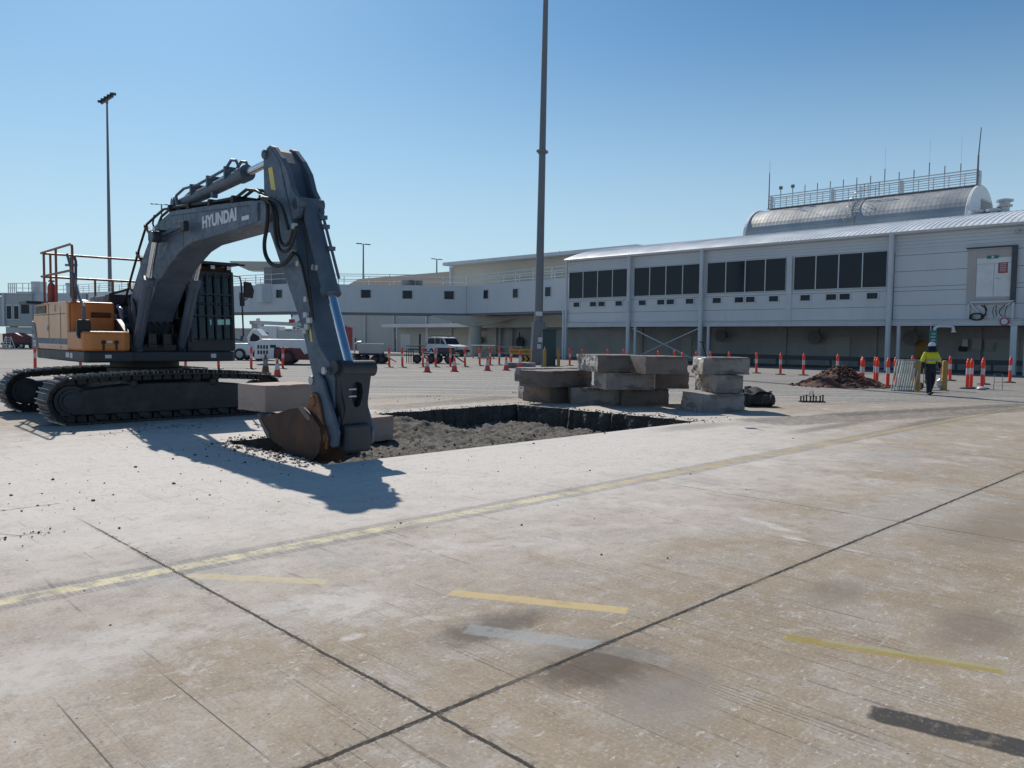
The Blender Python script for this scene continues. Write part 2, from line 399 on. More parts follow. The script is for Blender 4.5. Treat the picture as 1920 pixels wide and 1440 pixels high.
    gl = k.math('MULTIPLY', gl, k.math('MULTIPLY', k.ss(k.noise(k.scale(P, (3, 0.7, 1)), 1.0, 3), 0.45, 0.6, 0, 0.75), k.ss(Y, 4.6, 2.6, 0.12, 1.0)))
    col = k.mix(gl, col, (0.1, 0.083, 0.068))
    mott = k.noise(P, 5.5, 8, 0.75)
    col = k.mix(k.ss(mott, 0.52, 0.62, 0, 0.4), col, (0.225, 0.187, 0.155)); col = k.mix(k.ss(mott, 0.47, 0.38, 0, 0.4), col, (0.47, 0.44, 0.415))
    grit = k.noise(P, 48, 4, 0.75)
    col = k.mix(k.ss(grit, 0.54, 0.64, 0, 0.5), col, (0.18, 0.15, 0.125)); col = k.mix(k.ss(grit, 0.45, 0.36, 0, 0.45), col, (0.52, 0.49, 0.465))
    hs = k.noise(k.scale(P, (2.2, 17, 1)), 1.0, 5, 0.7); hs2 = k.noise(k.scale(P, (21, 2.4, 1)), 1.0, 5, 0.7)
    col = k.mix(k.ss(k.math('MAXIMUM', hs, hs2), 0.62, 0.7, 0, 0.4), col, (0.2, 0.168, 0.14)); col = k.mix(k.ss(k.math('MINIMUM', hs, hs2), 0.38, 0.31, 0, 0.45), col, (0.5, 0.47, 0.44))
    spk = k.noise(P, 26, 3, 0.6)
    vo = k.t.nodes.new('ShaderNodeTexVoronoi'); vo.inputs['Scale'].default_value = 11; k.L.new(P, vo.inputs['Vector'])
    pitm = k.math('MULTIPLY', k.ss(vo.outputs['Distance'], 0.085, 0.05), k.ss(k.noise(P, 3.3, 3), 0.52, 0.6))
    col = k.mix(k.ss(spk, 0.66, 0.7, 0, 0.5), col, (0.16, 0.135, 0.115)); col = k.mix(k.math('MULTIPLY', pitm, 0.85), col, (0.06, 0.052, 0.047))
    fl = k.noise(k.scale(P, (1, 2.2, 1)), 13, 5, 0.75)
    col = k.mix(k.math('MULTIPLY', k.ss(fl, 0.6, 0.64), k.ss(w2, 0.4, 0.6, 0.25, 0.85)), col, (0.56, 0.53, 0.505))
    fl2 = k.noise(k.scale(P, (1, 1.6, 1)), 5.2, 6, 0.8)
    col = k.mix(k.math('MULTIPLY', k.ss(fl2, 0.61, 0.635), k.ss(tan, 0.42, 0.6, 0.1, 0.75)), col, (0.53, 0.5, 0.475))
    col = k.mix(k.math('MULTIPLY', dust, 0.42), col, (0.6, 0.565, 0.535))
    def seg(p0, p1, hw, jag=0.03):           # worn painted strip between two points: 0..1 mask
        p0 = Vector(p0[:2]); p1 = Vector(p1[:2]); d = p1 - p0; L = d.length; d = d / L
        ax = k.math('SUBTRACT', X, p0.x); ay = k.math('SUBTRACT', Y, p0.y)
        t = k.math('ADD', k.math('MULTIPLY', ax, d.x), k.math('MULTIPLY', ay, d.y))
        q = k.math('ABSOLUTE', k.math('SUBTRACT', k.math('MULTIPLY', ay, d.x), k.math('MULTIPLY', ax, d.y)))
        q = k.math('ADD', q, k.math('MULTIPLY', k.math('SUBTRACT', w3, 0.5), jag))
        t = k.math('ADD', t, k.math('MULTIPLY', k.math('SUBTRACT', w3, 0.5), jag * 2))
        inside = k.math('MULTIPLY', k.ss(t, -0.015, 0.015), k.ss(t, L + 0.015, L - 0.015))
        return k.math('MULTIPLY', inside, k.ss(q, hw + 0.012, hw - 0.012)), t, q
    def blob(c, rx, ry, jag=0.9):
        ax = k.math('DIVIDE', k.math('SUBTRACT', X, c[0]), rx); ay = k.math('DIVIDE', k.math('SUBTRACT', Y, c[1]), ry)
        r = k.math('SQRT', k.math('ADD', k.math('MULTIPLY', ax, ax), k.math('MULTIPLY', ay, ay)))
        return k.ss(k.math('ADD', k.math('ADD', r, k.math('MULTIPLY', k.math('SUBTRACT', w2, 0.5), jag)), k.math('MULTIPLY', k.math('SUBTRACT', mott, 0.5), 1.6)), 1.0, 0.3)
    for px, py, rx, ry, a, c in ((1130, 1245, 0.55, 0.36, 0.85, (0.1, 0.075, 0.062)), (1240, 1290, 0.5, 0.3, 0.5, (0.17, 0.145, 0.13)), (920, 1178, 0.55, 0.27, 0.8, (0.11, 0.09, 0.08)), (1040, 1215, 0.5, 0.16, 0.4, (0.2, 0.19, 0.18)),
                                 (1570, 1110, 0.55, 0.25, 0.6, (0.19, 0.16, 0.135)), (1830, 1180, 0.6, 0.3, 0.65, (0.18, 0.15, 0.125)), (1880, 985, 1.8, 0.6, 0.6, (0.2, 0.165, 0.13)), (1250, 1330, 0.55, 0.35, 0.35, (0.27, 0.255, 0.245)),
                                 (1640, 700, 3.0, 1.2, 0.6, (0.1, 0.09, 0.085)), (1300, 800, 1.6, 0.5, 0.5, (0.16, 0.15, 0.145)), (740, 745, 3.0, 0.5, 0.35, (0.16, 0.15, 0.14)),
                                 (1560, 800, 2.6, 0.3, 0.6, (0.12, 0.12, 0.125)), (1750, 790, 3.0, 0.35, 0.65, (0.11, 0.11, 0.115)), (1420, 790, 1.5, 0.5, 0.35, (0.2, 0.195, 0.19))):
        p = G(px, py); col = k.mix(k.math('MULTIPLY', blob(p, rx, ry), a), col, c)
    for px, py, rx, ry, a in ((640, 1130, 0.5, 0.35, 0.6), (560, 1130, 0.9, 0.2, 0.4), (1410, 976, 0.13, 0.36, 0.85), (1492, 1010, 0.07, 0.16, 0.8), (1465, 992, 0.08, 0.3, 0.6), (1590, 1030, 0.06, 0.3, 0.5), (150, 1230, 1.0, 0.5, 0.5), (660, 1195, 0.09, 0.05, 0.7), (120, 1010, 1.6, 0.6, 0.4)):
        p = G(px, py); col = k.mix(k.math('MULTIPLY', k.math('MULTIPLY', blob(p, rx, ry, 1.6), a), k.ss(k.math('ADD', mott, k.math('MULTIPLY', w3, 0.4)), 0.6, 0.72, 0.15, 1.0)), col, (0.58, 0.56, 0.54))
    p = G(1700, 960); col = k.mix(k.math('MULTIPLY', blob(p, 2.4, 0.7, 1.4), 0.4), col, (0.4, 0.39, 0.39))
    # yellow taxi line with its scabbled dark margins
    ly = G(985, 940).y
    hatch = k.noise(k.scale(P, (75, 2.0, 1)), 1.0, 2, 0.6)
    m, t, q = seg((-12, ly, 0), (60, ly, 0), 0.075, 0.03)
    band = k.math('MULTIPLY', k.ss(q, 0.21, 0.17), k.ss(k.math('ADD', hatch, k.math('MULTIPLY', mott, 0.5)), 0.62, 0.84, 0.15, 0.62))
    band = k.math('MULTIPLY', band, k.ss(w1, 0.3, 0.5, 0.35, 1.0))
    col = k.mix(band, col, (0.17, 0.175, 0.18))
    m = k.math('MULTIPLY', m, k.ss(w2, 0.62, 0.42, 0.3, 0.92)); m = k.math('MULTIPLY', m, k.ss(w3, 0.6, 0.48, 0.3, 1.0)); m = k.math('MULTIPLY', m, k.ss(grit, 0.62, 0.54, 0.35, 1.0))
    col = k.mix(m, col, k.mix(k.ss(X, 5, 11), (0.66, 0.58, 0.38), (0.45, 0.33, 0.14)))
    for a, b, hw, c, f in (((350, 1079), (612, 1091), 0.06, (0.54, 0.46, 0.3), 0.75), ((845, 1111), (1176, 1145), 0.062, (0.53, 0.41, 0.21), 0.85),
                           ((875, 1179), (1120, 1210), 0.075, (0.31, 0.33, 0.335), 0.62), ((1110, 1208), (1256, 1242), 0.08, (0.29, 0.285, 0.26), 0.4),
                           ((1470, 1194), (1880, 1258), 0.05, (0.3, 0.23, 0.05), 0.75), ((1540, 1200), (1890, 1256), 0.025, (0.33, 0.33, 0.24), 0.6),
                           ((1632, 1335), (2050, 1435), 0.085, (0.045, 0.045, 0.048), 0.93)):
        m, t, q = seg(G(*a), G(*b), hw, 0.05)
        col = k.mix(k.math('MULTIPLY', k.math('MULTIPLY', m, k.ss(w3, 0.66, 0.5, f * 0.62, f)), k.ss(grit, 0.66, 0.56, 0.5, 1.0)), col, c)
    for a, b, hw in (((0, 958), (110, 944), 0.02), ((-20, 1012), (80, 998), 0.015), ((-10, 1000), (40, 1005), 0.012), ((150, 819), (240, 809), 0.03), ((0, 830), (60, 826), 0.012), ((330, 815), (420, 803), 0.02)):
        m, t, q = seg(G(*a), G(*b), hw, 0.16)
        col = k.mix(k.math('MULTIPLY', m, k.ss(w3, 0.42, 0.55, 0.25, 0.85)), col, (0.055, 0.05, 0.045))
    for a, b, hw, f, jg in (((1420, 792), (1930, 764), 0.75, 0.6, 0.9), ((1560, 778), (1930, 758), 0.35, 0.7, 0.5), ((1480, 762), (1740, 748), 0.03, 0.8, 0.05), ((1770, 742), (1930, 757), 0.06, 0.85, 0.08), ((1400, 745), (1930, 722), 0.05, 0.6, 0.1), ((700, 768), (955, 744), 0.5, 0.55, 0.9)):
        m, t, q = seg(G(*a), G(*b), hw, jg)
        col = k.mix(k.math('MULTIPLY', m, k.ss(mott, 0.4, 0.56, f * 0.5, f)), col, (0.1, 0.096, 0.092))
    # joints
    def joint(v, v0, hw, amt, lim=None):
        j = k.math('ABSOLUTE', k.math('SUBTRACT', k.math('ADD', v, k.math('ADD', k.math('MULTIPLY', k.math('SUBTRACT', w3, 0.5), 0.034), k.math('MULTIPLY', k.math('SUBTRACT', grit, 0.5), 0.022))), v0))
        m = k.math('MULTIPLY', k.ss(j, hw, hw * 0.6), amt)
        return k.math('MULTIPLY', m, lim) if lim else m
    fadeY = k.ss(Y, 8.4, 7.0); brk = k.ss(w2, 0.3, 0.5, 0.45, 1.0)
    for v, v0, hw, a, lim in ((X, JX0, 0.014, 0.95, fadeY), (Y, JY0, 0.019, 0.97, None), (X, JX0 + SLAB, 0.010, 0.85, k.ss(Y, 6.2, 5.4)), (X, JX0 + 2 * SLAB, 0.014, 0.8, k.ss(Y, 6.5, 5.5)), (X, JX0 + 3 * SLAB, 0.016, 0.8, None),
                              (X, JX0 + 4 * SLAB, 0.03, 0.8, None), (X, JX0 - SLAB, 0.014, 0.7, None), (Y, JY0 - SLAB, 0.014, 0.9, None), (Y, 9.05, 0.006, 0.5, None), (X, JX0 + 5 * SLAB, 0.05, 0.7, None), (Y, JY0 + 2.4 * SLAB, 0.04, 0.5, None)):
        col = k.mix(k.math('MULTIPLY', joint(v, v0, hw, a, lim), brk), col, (0.035, 0.032, 0.03))
    for v, v0, lim in ((X, JX0, fadeY), (Y, JY0, None)):
        j = k.math('ABSOLUTE', k.math('SUBTRACT', v, v0)); ch = k.math('MULTIPLY', k.ss(j, 0.07, 0.0), k.ss(k.noise(P, 17, 4, 0.75), 0.53, 0.58))
        if lim: ch = k.math('MULTIPLY', ch, lim)
        col = k.mix(k.math('MULTIPLY', ch, 0.75), col, (0.1, 0.092, 0.085))
    # hairline saw scores in the near slab
    for x, y0, y1 in ((0.62, 1.2, 4.35), (0.5, 1.5, 4.3), (1.02, 1.9, 4.2), (0.98, 1.6, 3.2), (1.5, 2.8, 4.2)):
        ln = k.ss(k.math('ABSOLUTE', k.math('SUBTRACT', X, x)), 0.006, 0.002)
        ln = k.math('MULTIPLY', ln, k.math('MULTIPLY', k.ss(Y, y0, y0 + 0.3), k.ss(Y, y1, y1 - 0.4)))
        col = k.mix(k.math('MULTIPLY', ln, 0.75), col, (0.06, 0.05, 0.045))
    # dark crumbs of soil near the dig
    cr_ = k.math('MULTIPLY', k.ss(k.noise(P, 15, 3, 0.6), 0.66, 0.7), k.ss(warp, 7.0, 4.0))
    col = k.mix(k.math('MULTIPLY', cr_, 0.45), col, (0.06, 0.055, 0.05))
    gv = k.math('MULTIPLY', k.ss(k.noise(P, 22, 4, 0.7), 0.57, 0.66), k.ss(warp, 4.6, 3.4))
    col = k.mix(k.math('MULTIPLY', gv, 0.4), col, (0.13, 0.12, 0.11))
    k.base(col); k.rough(k.ss(w3, 0.3, 0.7, 0.78, 0.95)); k.b.inputs['Specular IOR Level'].default_value = 0.12
    h = k.math('ADD', k.math('MULTIPLY', fine, 0.35), k.math('ADD', k.math('MULTIPLY', w3, 0.5), k.math('MULTIPLY', br, 0.25)))
    k.bump(h, 0.15, 0.0015); return k.m
M['ground'] = ground_mat()

PY0 = G(900, 838).y
PX0, PX1, PX2, PYM, PY1 = 5.66, 7.7, 14.75, 12.4, 14.85
corner = [(PX0, PY0), (PX2, PY0), (PX2, PY1), (PX1, PY1), (PX1, PYM), (PX0, PYM)]
rim = []
for i, a in enumerate(corner):
    b = corner[(i + 1) % 6]; L = hypot(b[0] - a[0], b[1] - a[1]); n = max(2, int(L / 0.11))
    sawn = i == 0
    for j in range(n):
        t = j / n; x = a[0] + (b[0] - a[0]) * t; y = a[1] + (b[1] - a[1]) * t
        jit = 0.006 if sawn else 0.075
        if j: x += random.uniform(-jit, jit) + (0 if sawn else 0.1 * noise.noise((x * 1.3, y * 1.3, 1))); y += random.uniform(-jit, jit) * (0.4 if sawn else 1) + (0 if sawn else 0.1 * noise.noise((x * 1.3, y * 1.3, 7)))
        rim.append((x, y))
bm = bmesh.new()
R = 4000
outer = [bm.verts.new((x, y, 0)) for x, y in ((-R, -R), (R, -R), (R, R), (-R, R))]
inner = [bm.verts.new((x, y, 0)) for x, y in rim]
ed = [bm.edges.new((l[i], l[(i + 1) % len(l)])) for l in (outer, inner) for i in range(len(l))]
bmesh.ops.triangle_fill(bm, use_beauty=True, edges=ed, normal=(0, 0, 1))
bmesh.ops.recalc_face_normals(bm, faces=bm.faces)
if sum(f.normal.z for f in bm.faces) < 0: bmesh.ops.reverse_faces(bm, faces=bm.faces)
me = bpy.data.meshes.new('ground'); bm.to_mesh(me); bm.free(); me.materials.append(M['ground'])
go = bpy.data.objects.new('ground', me); C.objects.link(go); tag(go, kind='structure')

def pit_mat(name, c, c2, c3):
    k = NT(name); v = k.coord('World'); n = k.noise(v, 3, 7, 0.7); n2 = k.noise(v, 18, 5, 0.7)
    col = k.mix(k.ss(n, 0.4, 0.62), c, c2); col = k.mix(k.ss(n2, 0.5, 0.68, 0, 0.8), col, c3)
    k.base(col); k.rough(0.95); k.bump(k.math('ADD', n2, n), 0.8, 0.03); return k.m
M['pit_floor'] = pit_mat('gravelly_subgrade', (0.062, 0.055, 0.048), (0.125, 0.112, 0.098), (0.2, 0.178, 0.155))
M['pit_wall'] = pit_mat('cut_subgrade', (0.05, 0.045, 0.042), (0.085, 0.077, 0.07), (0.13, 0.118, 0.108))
m = MB(); n = len(rim); cx = sum(p[0] for p in rim) / n; cy = sum(p[1] for p in rim) / n
lv = (0.0, -0.05, -0.1, -0.16, -0.22, -0.29, -0.36, -0.43, -0.62)
for li, z in enumerate(lv):
    for (x, y) in rim:
        a = 0 if li == 0 else 0.012
        q = Vector((x, y, z)); o_ = 0.0 if li == 0 else 0.05 * noise.noise(q * 2.2) + 0.04 * noise.noise(q * 6)
        sx = x - (x - cx) * (0.003 * li + o_ * 0.2); sy = y - (y - cy) * (0.004 * li + o_ * 0.3)
        m.v.append(Vector((sx + random.uniform(-a, a), sy + random.uniform(-a, a), z + (0 if li == 0 else random.uniform(-0.025, 0.025)))))
for li in range(len(lv) - 1):
    for i in range(n):
        m.f.append((li * n + i, li * n + (i + 1) % n, (li + 1) * n + (i + 1) % n, (li + 1) * n + i))
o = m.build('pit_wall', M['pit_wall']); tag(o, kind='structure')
m = MB(); st = 0.055; nx = int((PX2 - PX0 + 0.5) / st); ny = int((PY1 - PY0 + 0.5) / st)
for j in range(ny + 1):
    for i in range(nx + 1):
        x = PX0 - 0.25 + i * st; y = PY0 - 0.25 + j * st
        q = Vector((x, y, 0)); z = -0.45 + 0.09 * noise.noise(q * 0.9) + 0.06 * noise.noise(q * 3.1) + 0.055 * noise.noise(q * 7) + 0.045 * noise.noise(q * 14) + random.uniform(-0.012, 0.012)
        ew = min(PY1 - y, PX2 - x, (x - PX1) if y > PYM else 9, 9); z += max(0, 1 - ew / 0.75) * (0.02 + 0.2 * noise.noise(q * 1.4))
        # spoil slumped in the far left corner
        d = hypot(x - 10.9, y - 14.6); z += 0.34 * max(0, 1 - d / 1.5) ** 1.2 + 0.05 * max(0, 1 - d / 1.7) * noise.noise(q * 5)
        z -= 0.06 * max(0, 1 - abs(y - PY0) / 0.8)
        m.v.append(Vector((x, y, min(z, -0.015))))
for j in range(ny):
    for i in range(nx):
        a = j * (nx + 1) + i; m.f.append((a, a + 1, a + nx + 2, a + nx + 1))
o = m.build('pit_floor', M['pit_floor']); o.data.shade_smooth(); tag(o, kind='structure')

# loose rubble and crumbs: nobody could count them
def stone(m, c, r, flat=0.7):
    vs = []
    t = (1 + sqrt(5)) / 2
    base = [(-1, t, 0), (1, t, 0), (-1, -t, 0), (1, -t, 0), (0, -1, t), (0, 1, t), (0, -1, -t), (0, 1, -t), (t, 0, -1), (t, 0, 1), (-t, 0, -1), (-t, 0, 1)]
    fs = [(0, 11, 5), (0, 5, 1), (0, 1, 7), (0, 7, 10), (0, 10, 11), (1, 5, 9), (5, 11, 4), (11, 10, 2), (10, 7, 6), (7, 1, 8), (3, 9, 4), (3, 4, 2), (3, 2, 6), (3, 6, 8), (3, 8, 9), (4, 9, 5), (2, 4, 11), (6, 2, 10), (8, 6, 7), (9, 8, 1)]
    a = random.uniform(0, 6.3); s = [random.uniform(0.65, 1.25) for _ in range(3)]
    for p in base:
        j = random.uniform(0.75, 1.2); x, y, z = p[0] * s[0] * j * r / 1.9, p[1] * s[1] * j * r / 1.9, p[2] * s[2] * j * r * flat / 1.9
        vs.append((c[0] + x * cos(a) - y * sin(a), c[1] + x * sin(a) + y * cos(a), c[2] + z))
    m.add(vs, fs)
def inpit(x, y): return PX0 < x < PX2 and PY0 < y < (PYM if x < PX1 else PY1)
m = MB(); mp = MB()
for _ in range(1500):       # in the hole
    x = random.uniform(PX0 + 0.1, PX2 - 0.1); y = random.uniform(PY0 + 0.1, PY1 - 0.1)
    if not inpit(x, y): continue
    q = Vector((x, y, 0)); z = -0.45 + 0.09 * noise.noise(q * 0.9) + 0.06 * noise.noise(q * 3.1)
    stone(m, (x, y, z + 0.01), random.choice((0.008, 0.01, 0.012, 0.015, 0.02, 0.03)))
for _ in range(1500):      # along the broken edges
    e = random.choice((1, 1, 2, 2, 2, 3, 4, 5, 5)); a = corner[e]; b = corner[(e + 1) % 6]; t = random.random()
    off = abs(random.gauss(0, 0.28)); x = a[0] + (b[0] - a[0]) * t; y = a[1] + (b[1] - a[1]) * t
    nx_, ny_ = (b[1] - a[1]), -(b[0] - a[0]); L = hypot(nx_, ny_); x += nx_ / L * off; y += ny_ / L * off
    if inpit(x, y): continue
    r = random.choice((0.006, 0.008, 0.01, 0.013, 0.018, 0.03)) * (1 if off < 0.4 else 0.7) * (0.6 if e in (2, 3) else 1)
    stone(m if random.random() < 0.45 else mp, (x, y, r * 0.35), r)
for _ in range(240):       # scattered over the dusty slab
    x = random.gauss(5.5, 3.2); y = random.gauss(9.5, 3.2)
    if inpit(x, y) or y < 3: continue
    r = random.choice((0.004, 0.005, 0.006, 0.008, 0.008, 0.014)) * (1.6 if y > 8 else 1)
    stone(m, (x, y, r * 0.3), r)
for px, py, s_, k_ in ((60, 950, 0.5, 26), (40, 1005, 0.35, 26), (270, 805, 0.7, 40), (330, 800, 0.5, 30), (80, 1000, 0.2, 14), (1300, 790, 0.6, 60), (830, 745, 1.2, 60), (1220, 780, 0.8, 60), (985, 735, 0.35, 60), (1000, 755, 0.3, 50)):
    c = G(px, py)
    for _ in range(k_): stone(m, (c.x + random.gauss(0, s_), c.y + random.gauss(0, s_ * 0.4), 0.008), random.choice((0.004, 0.006, 0.008, 0.012)) * (1.5 if py < 860 else 1))
M['rubble_dark'] = mat('dark_rubble', (0.085, 0.075, 0.068), 0.95, 0.5, 6)
M['rubble_pale'] = mat('pale_rubble', (0.36, 0.32, 0.285), 0.95, 0.3, 6)
tag(m.build('rubble', M['rubble_dark']), 'dark crumbs of subgrade scattered round the excavated hole', 'rubble', kind='stuff')
tag(mp.build('concrete_crumbs', M['rubble_pale']), 'pale broken concrete crumbs along the edges of the hole', 'rubble', kind='stuff')

# ------------------------------------------------------------------ sawn concrete blocks
def rough_box(name, L, D, H, m, seed, rgh=0.003, broken=None, brk=0.05):
    """block with origin at its near lower corner: +x along the right face, +y into depth"""
    st = 0.07; b = bmesh.new(); rnd = random.Random(seed)
    nx, ny, nz = max(2, int(L / st)), max(2, int(D / st)), max(2, int(H / st))
    g = {}
    def V(i, j, k):
        if (i, j, k) not in g:
            x, y, z = L * i / nx, D * j / ny, H * k / nz
            q = Vector((x * 4 + seed * 3.1, y * 4, z * 4)); q2 = q * 3.3
            e = (i in (0, nx)) + (j in (0, ny)) + (k in (0, nz))
            a = min(rgh, 0.006) * (1 + (e >= 2) * 0.8)
            f = 1.0
            dx = noise.noise(q) * a + noise.noise(q2) * a * 0.6; dy = noise.noise(q + Vector((9, 3, 1))) * a; dz = noise.noise(q + Vector((2, 8, 5))) * a
            if broken == 'left' and i == 0:
                dx += brk * (0.5 + noise.noise(q * 0.9) + 0.6 * noise.noise(q2)); 
            if broken == 'all':
                dx += brk * (noise.noise(q * 0.7) + 0.5 * noise.noise(q2)) * (i in (0, nx)); dy += brk * (noise.noise(q * 0.8 + Vector((5, 5, 5))) + 0.4 * noise.noise(q2)) * (j in (0, ny)); dz += brk * 0.7 * noise.noise(q * 0.8 + Vector((1, 5, 9))) * (k == nz)
            if e >= 2:
                cx_, cy_, cz_ = L / 2 - x, D / 2 - y, H / 2 - z; c = Vector((cx_, cy_, cz_)).normalized() * (0.004 + (0.022 if rnd.random() < 0.13 else 0) + (brk * 0.7 if broken == 'all' else 0))
                dx += c.x; dy += c.y; dz += c.z
            if k == 0: dz = max(dz, 0.0) * 0.3
            g[(i, j, k)] = b.verts.new((x + dx, y + dy, z + dz))
        return g[(i, j, k)]
    for i in range(nx):
        for j in range(ny):
            b.faces.new((V(i, j, 0), V(i, j + 1, 0), V(i + 1, j + 1, 0), V(i + 1, j, 0))); b.faces.new((V(i, j, nz), V(i + 1, j, nz), V(i + 1, j + 1, nz), V(i, j + 1, nz)))
    for i in range(nx):
        for k in range(nz):
            b.faces.new((V(i, 0, k), V(i + 1, 0, k), V(i + 1, 0, k + 1), V(i, 0, k + 1))); b.faces.new((V(i, ny, k), V(i, ny, k + 1), V(i + 1, ny, k + 1), V(i + 1, ny, k)))
    for j in range(ny):
        for k in range(nz):
            b.faces.new((V(0, j, k), V(0, j, k + 1), V(0, j + 1, k + 1), V(0, j + 1, k))); b.faces.new((V(nx, j, k), V(nx, j + 1, k), V(nx, j + 1, k + 1), V(nx, j, k + 1)))
    me = bpy.data.meshes.new(name); bmesh.ops.recalc_face_normals(b, faces=b.faces); b.to_mesh(me); b.free(); me.materials.append(m)
    if broken == 'left':
        me.materials.append(M['conc_broken'])
        for p in me.polygons:
            if p.center.x < 0.06 + brk and abs(p.normal.x) > 0.4: p.material_index = 1
    o = bpy.data.objects.new(name, me); C.objects.link(o); return o
def block(c, r, z, D, H, m, seed, label, group='broken out concrete blocks stacked behind the hole', **kw):
    a = G(*c, z); b = G(*r, z); d = b - a; hd = kw.pop('hd', None)
    if 'L' in kw: L = kw.pop('L')
    elif hd is None: L = d.length
    else:
        q = ray(*r); ux, uy = cos(radians(hd)), sin(radians(hd)); L = -(a.x * q.y - a.y * q.x) / (ux * q.y - uy * q.x)
    o = rough_box('concrete_block', L, D, H, M[m], seed, **kw); o.location = a; o.rotation_euler = (0, 0, atan2(d.y, d.x) if hd is None else radians(hd))
    return tag(o, label, 'concrete block', group)
T1, T2 = 0.45, 0.90
block((1031, 756), (1068, 754.5), 0, 1.12, T1 - .01, 'conc', 1, 'grey block at the bottom left of the stack, under the long left slab', L=1.9, hd=-4)
block((984, 749), (1000, 749), 0, 0.62, T1 - .03, 'conc_broken', 2, 'sunlit rough block at the far left foot of the stack', broken='all', brk=0.03, L=1.2, hd=-24)
block((1024, 727.5), (1110, 722.5), T1, 0.95, T2 - T1 - .01, 'conc', 3, 'long grey slab on the left end of the middle layer with crumbs on top', rgh=0.008)
block((990, 717), (1060, 713), T1, 0.75, T2 - T1 - .03, 'conc2', 4, 'stained slab behind the long left slab in the middle layer', L=2.0, hd=-12)
block((1119, 698), (1210, 701.5), T2, 1.6, T1 - .01, 'conc', 5, 'top slab with a jagged pale broken corner, left of the vertical saw cut', broken='left', brk=0.05, hd=-30)
block((1211, 701.5), (1290, 701), T2, 1.4, T1 - .01, 'conc', 6, 'top slab right of the vertical saw cut, next to the loose pale stack', hd=-30)
block((1134, 731), (1227, 731.5), T1, 0.9, T2 - T1 - .01, 'conc2', 7, 'middle layer block with a pale dusty upper edge and chipped left end', broken='left', brk=0.03, hd=-31)
block((1228, 729), (1292, 727), T1, 1.1, T2 - T1 - .01, 'conc', 8, 'dark shaded block in the middle layer under the right top slab', hd=-36)
block((1071, 758), (1163, 761.5), 0, 1.0, T1 - .01, 'conc2', 9, 'bottom layer block with a pale stain, below the chipped middle block', hd=-40)
block((1166, 760), (1254, 759), 0, 1.0, T1 - .01, 'conc', 10, 'shaded bottom block between the stained block and the pale stack', hd=-36)
block((1317, 702), (1406, 704), T2, 0.95, T1 - .02, 'conc2', 11, 'topmost block of the pale right stack with a sunlit rough left end', broken='left', brk=0.03, rgh=0.012, hd=-41)
block((1342, 737), (1393, 739.5), T1, 1.35, T2 - T1 - .01, 'conc2', 12, 'middle block of the pale right stack with a wide broken left face', broken='left', brk=0.05, hd=-35)
block((1313, 773.5), (1396, 773.5), 0, 1.35, T1 - .01, 'conc2', 13, 'bluish grey bottom block of the pale right stack', broken='left', brk=0.06, rgh=0.012, hd=-35)
block((1397, 763), (1450, 757), 0, 0.8, 0.4, 'conc_dark', 14, 'ragged black tarred chunk on the ground at the right end of the stack', broken='all', brk=0.2, L=0.85, hd=-40)
o = block((1403, 731.5), (1415, 731), 0.4, 0.16, 0.12, 'conc_dark', 15, 'small dark rock lying on the ragged black chunk', broken='all', brk=0.04, L=0.2); o['category'] = 'rock'
# blocks at the digger
o = block((497, 773.5), (604, 766), 0.5, 0.82, 0.43, 'conc_warm', 16, 'clean sawn block resting on the bucket of the excavator', group='blocks at the excavator bucket', rgh=0.003)
block((675, 832), (724, 825.5), -0.42, 0.7, 0.5, 'conc_warm', 17, 'sawn block on the floor of the hole behind the bucket linkage', group='blocks at the excavator bucket', rgh=0.004, L=0.95)
block((632, 852), (676, 848), -0.42, 0.6, 0.44, 'conc', 18, 'darker block in the hole right against the bucket', group='blocks at the excavator bucket', rgh=0.006)
# red soil heap
k_ = G(1580, 726); m = MB(); nr, ns = 22, 64; rnd = random.Random(3)
for i in range(nr + 1):
    for j in range(ns):
        a = 2 * pi * j / ns; f = i / nr; R_ = (1.55 + 0.25 * noise.noise((cos(a) * 1.5, sin(a) * 1.5, 4)))
        x = R_ * f * cos(a) * 1.15; y = R_ * f * sin(a)
        h = 0.84 * max(0.0, 1 - f) ** 1.05; h += (0.10 * noise.noise((x * 2.2, y * 2.2, 2)) + 0.08 * noise.noise((x * 6, y * 6, 5)) + 0.04 * noise.noise((x * 15, y * 15, 5))) * min(1, (1 - f) * 4 + 0.15)
        m.v.append(Vector((x, y, max(h, -0.02 if f > 0.97 else 0.0))))
for i in range(nr):
    for j in range(ns): m.f.append((i * ns + j, (i + 1) * ns + j, (i + 1) * ns + (j + 1) % ns, i * ns + (j + 1) % ns))
for _ in range(420):
    a = random.uniform(0, 6.3); f = random.uniform(0.1, 1.12); x = 1.7 * f * cos(a); y = 1.5 * f * sin(a)
    stone(m, (x, y, max(0.01, 0.9 * max(0.0, 1 - f) ** 1.05)), random.choice((0.03, 0.04, 0.05, 0.08)))
o = m.build('soil_heap', M['soil']); o.location = (k_.x + 0.6, k_.y + 0.4, 0); o.rotation_euler = (0, 0, radians(-45))
tag(o, 'heap of clumpy dark red soil on the apron behind the bollards', 'soil heap')
# ------------------------------------------------------------------ the excavator
EXA = Vector((6.55, 18.6, 0)); EXT = radians(-92)
ex = thing('excavator', 'dark grey and orange crawler excavator reaching its bucket into the hole', 'excavator', EXA, EXT)
efw = Vector((cos(EXT), sin(EXT), 0)); elf = Vector((-sin(EXT), cos(EXT), 0))
def EX(px, py, y):           # survey: pixel -> local point on the machine's plane y
    d = ray(px, py); o = Vector((0, 0, EYE)); q = EXA + elf * y
    t = (q - o).dot(elf) / d.dot(elf); p = o + d * t - EXA
    return Vector((p.dot(efw), p.dot(elf), p.z))
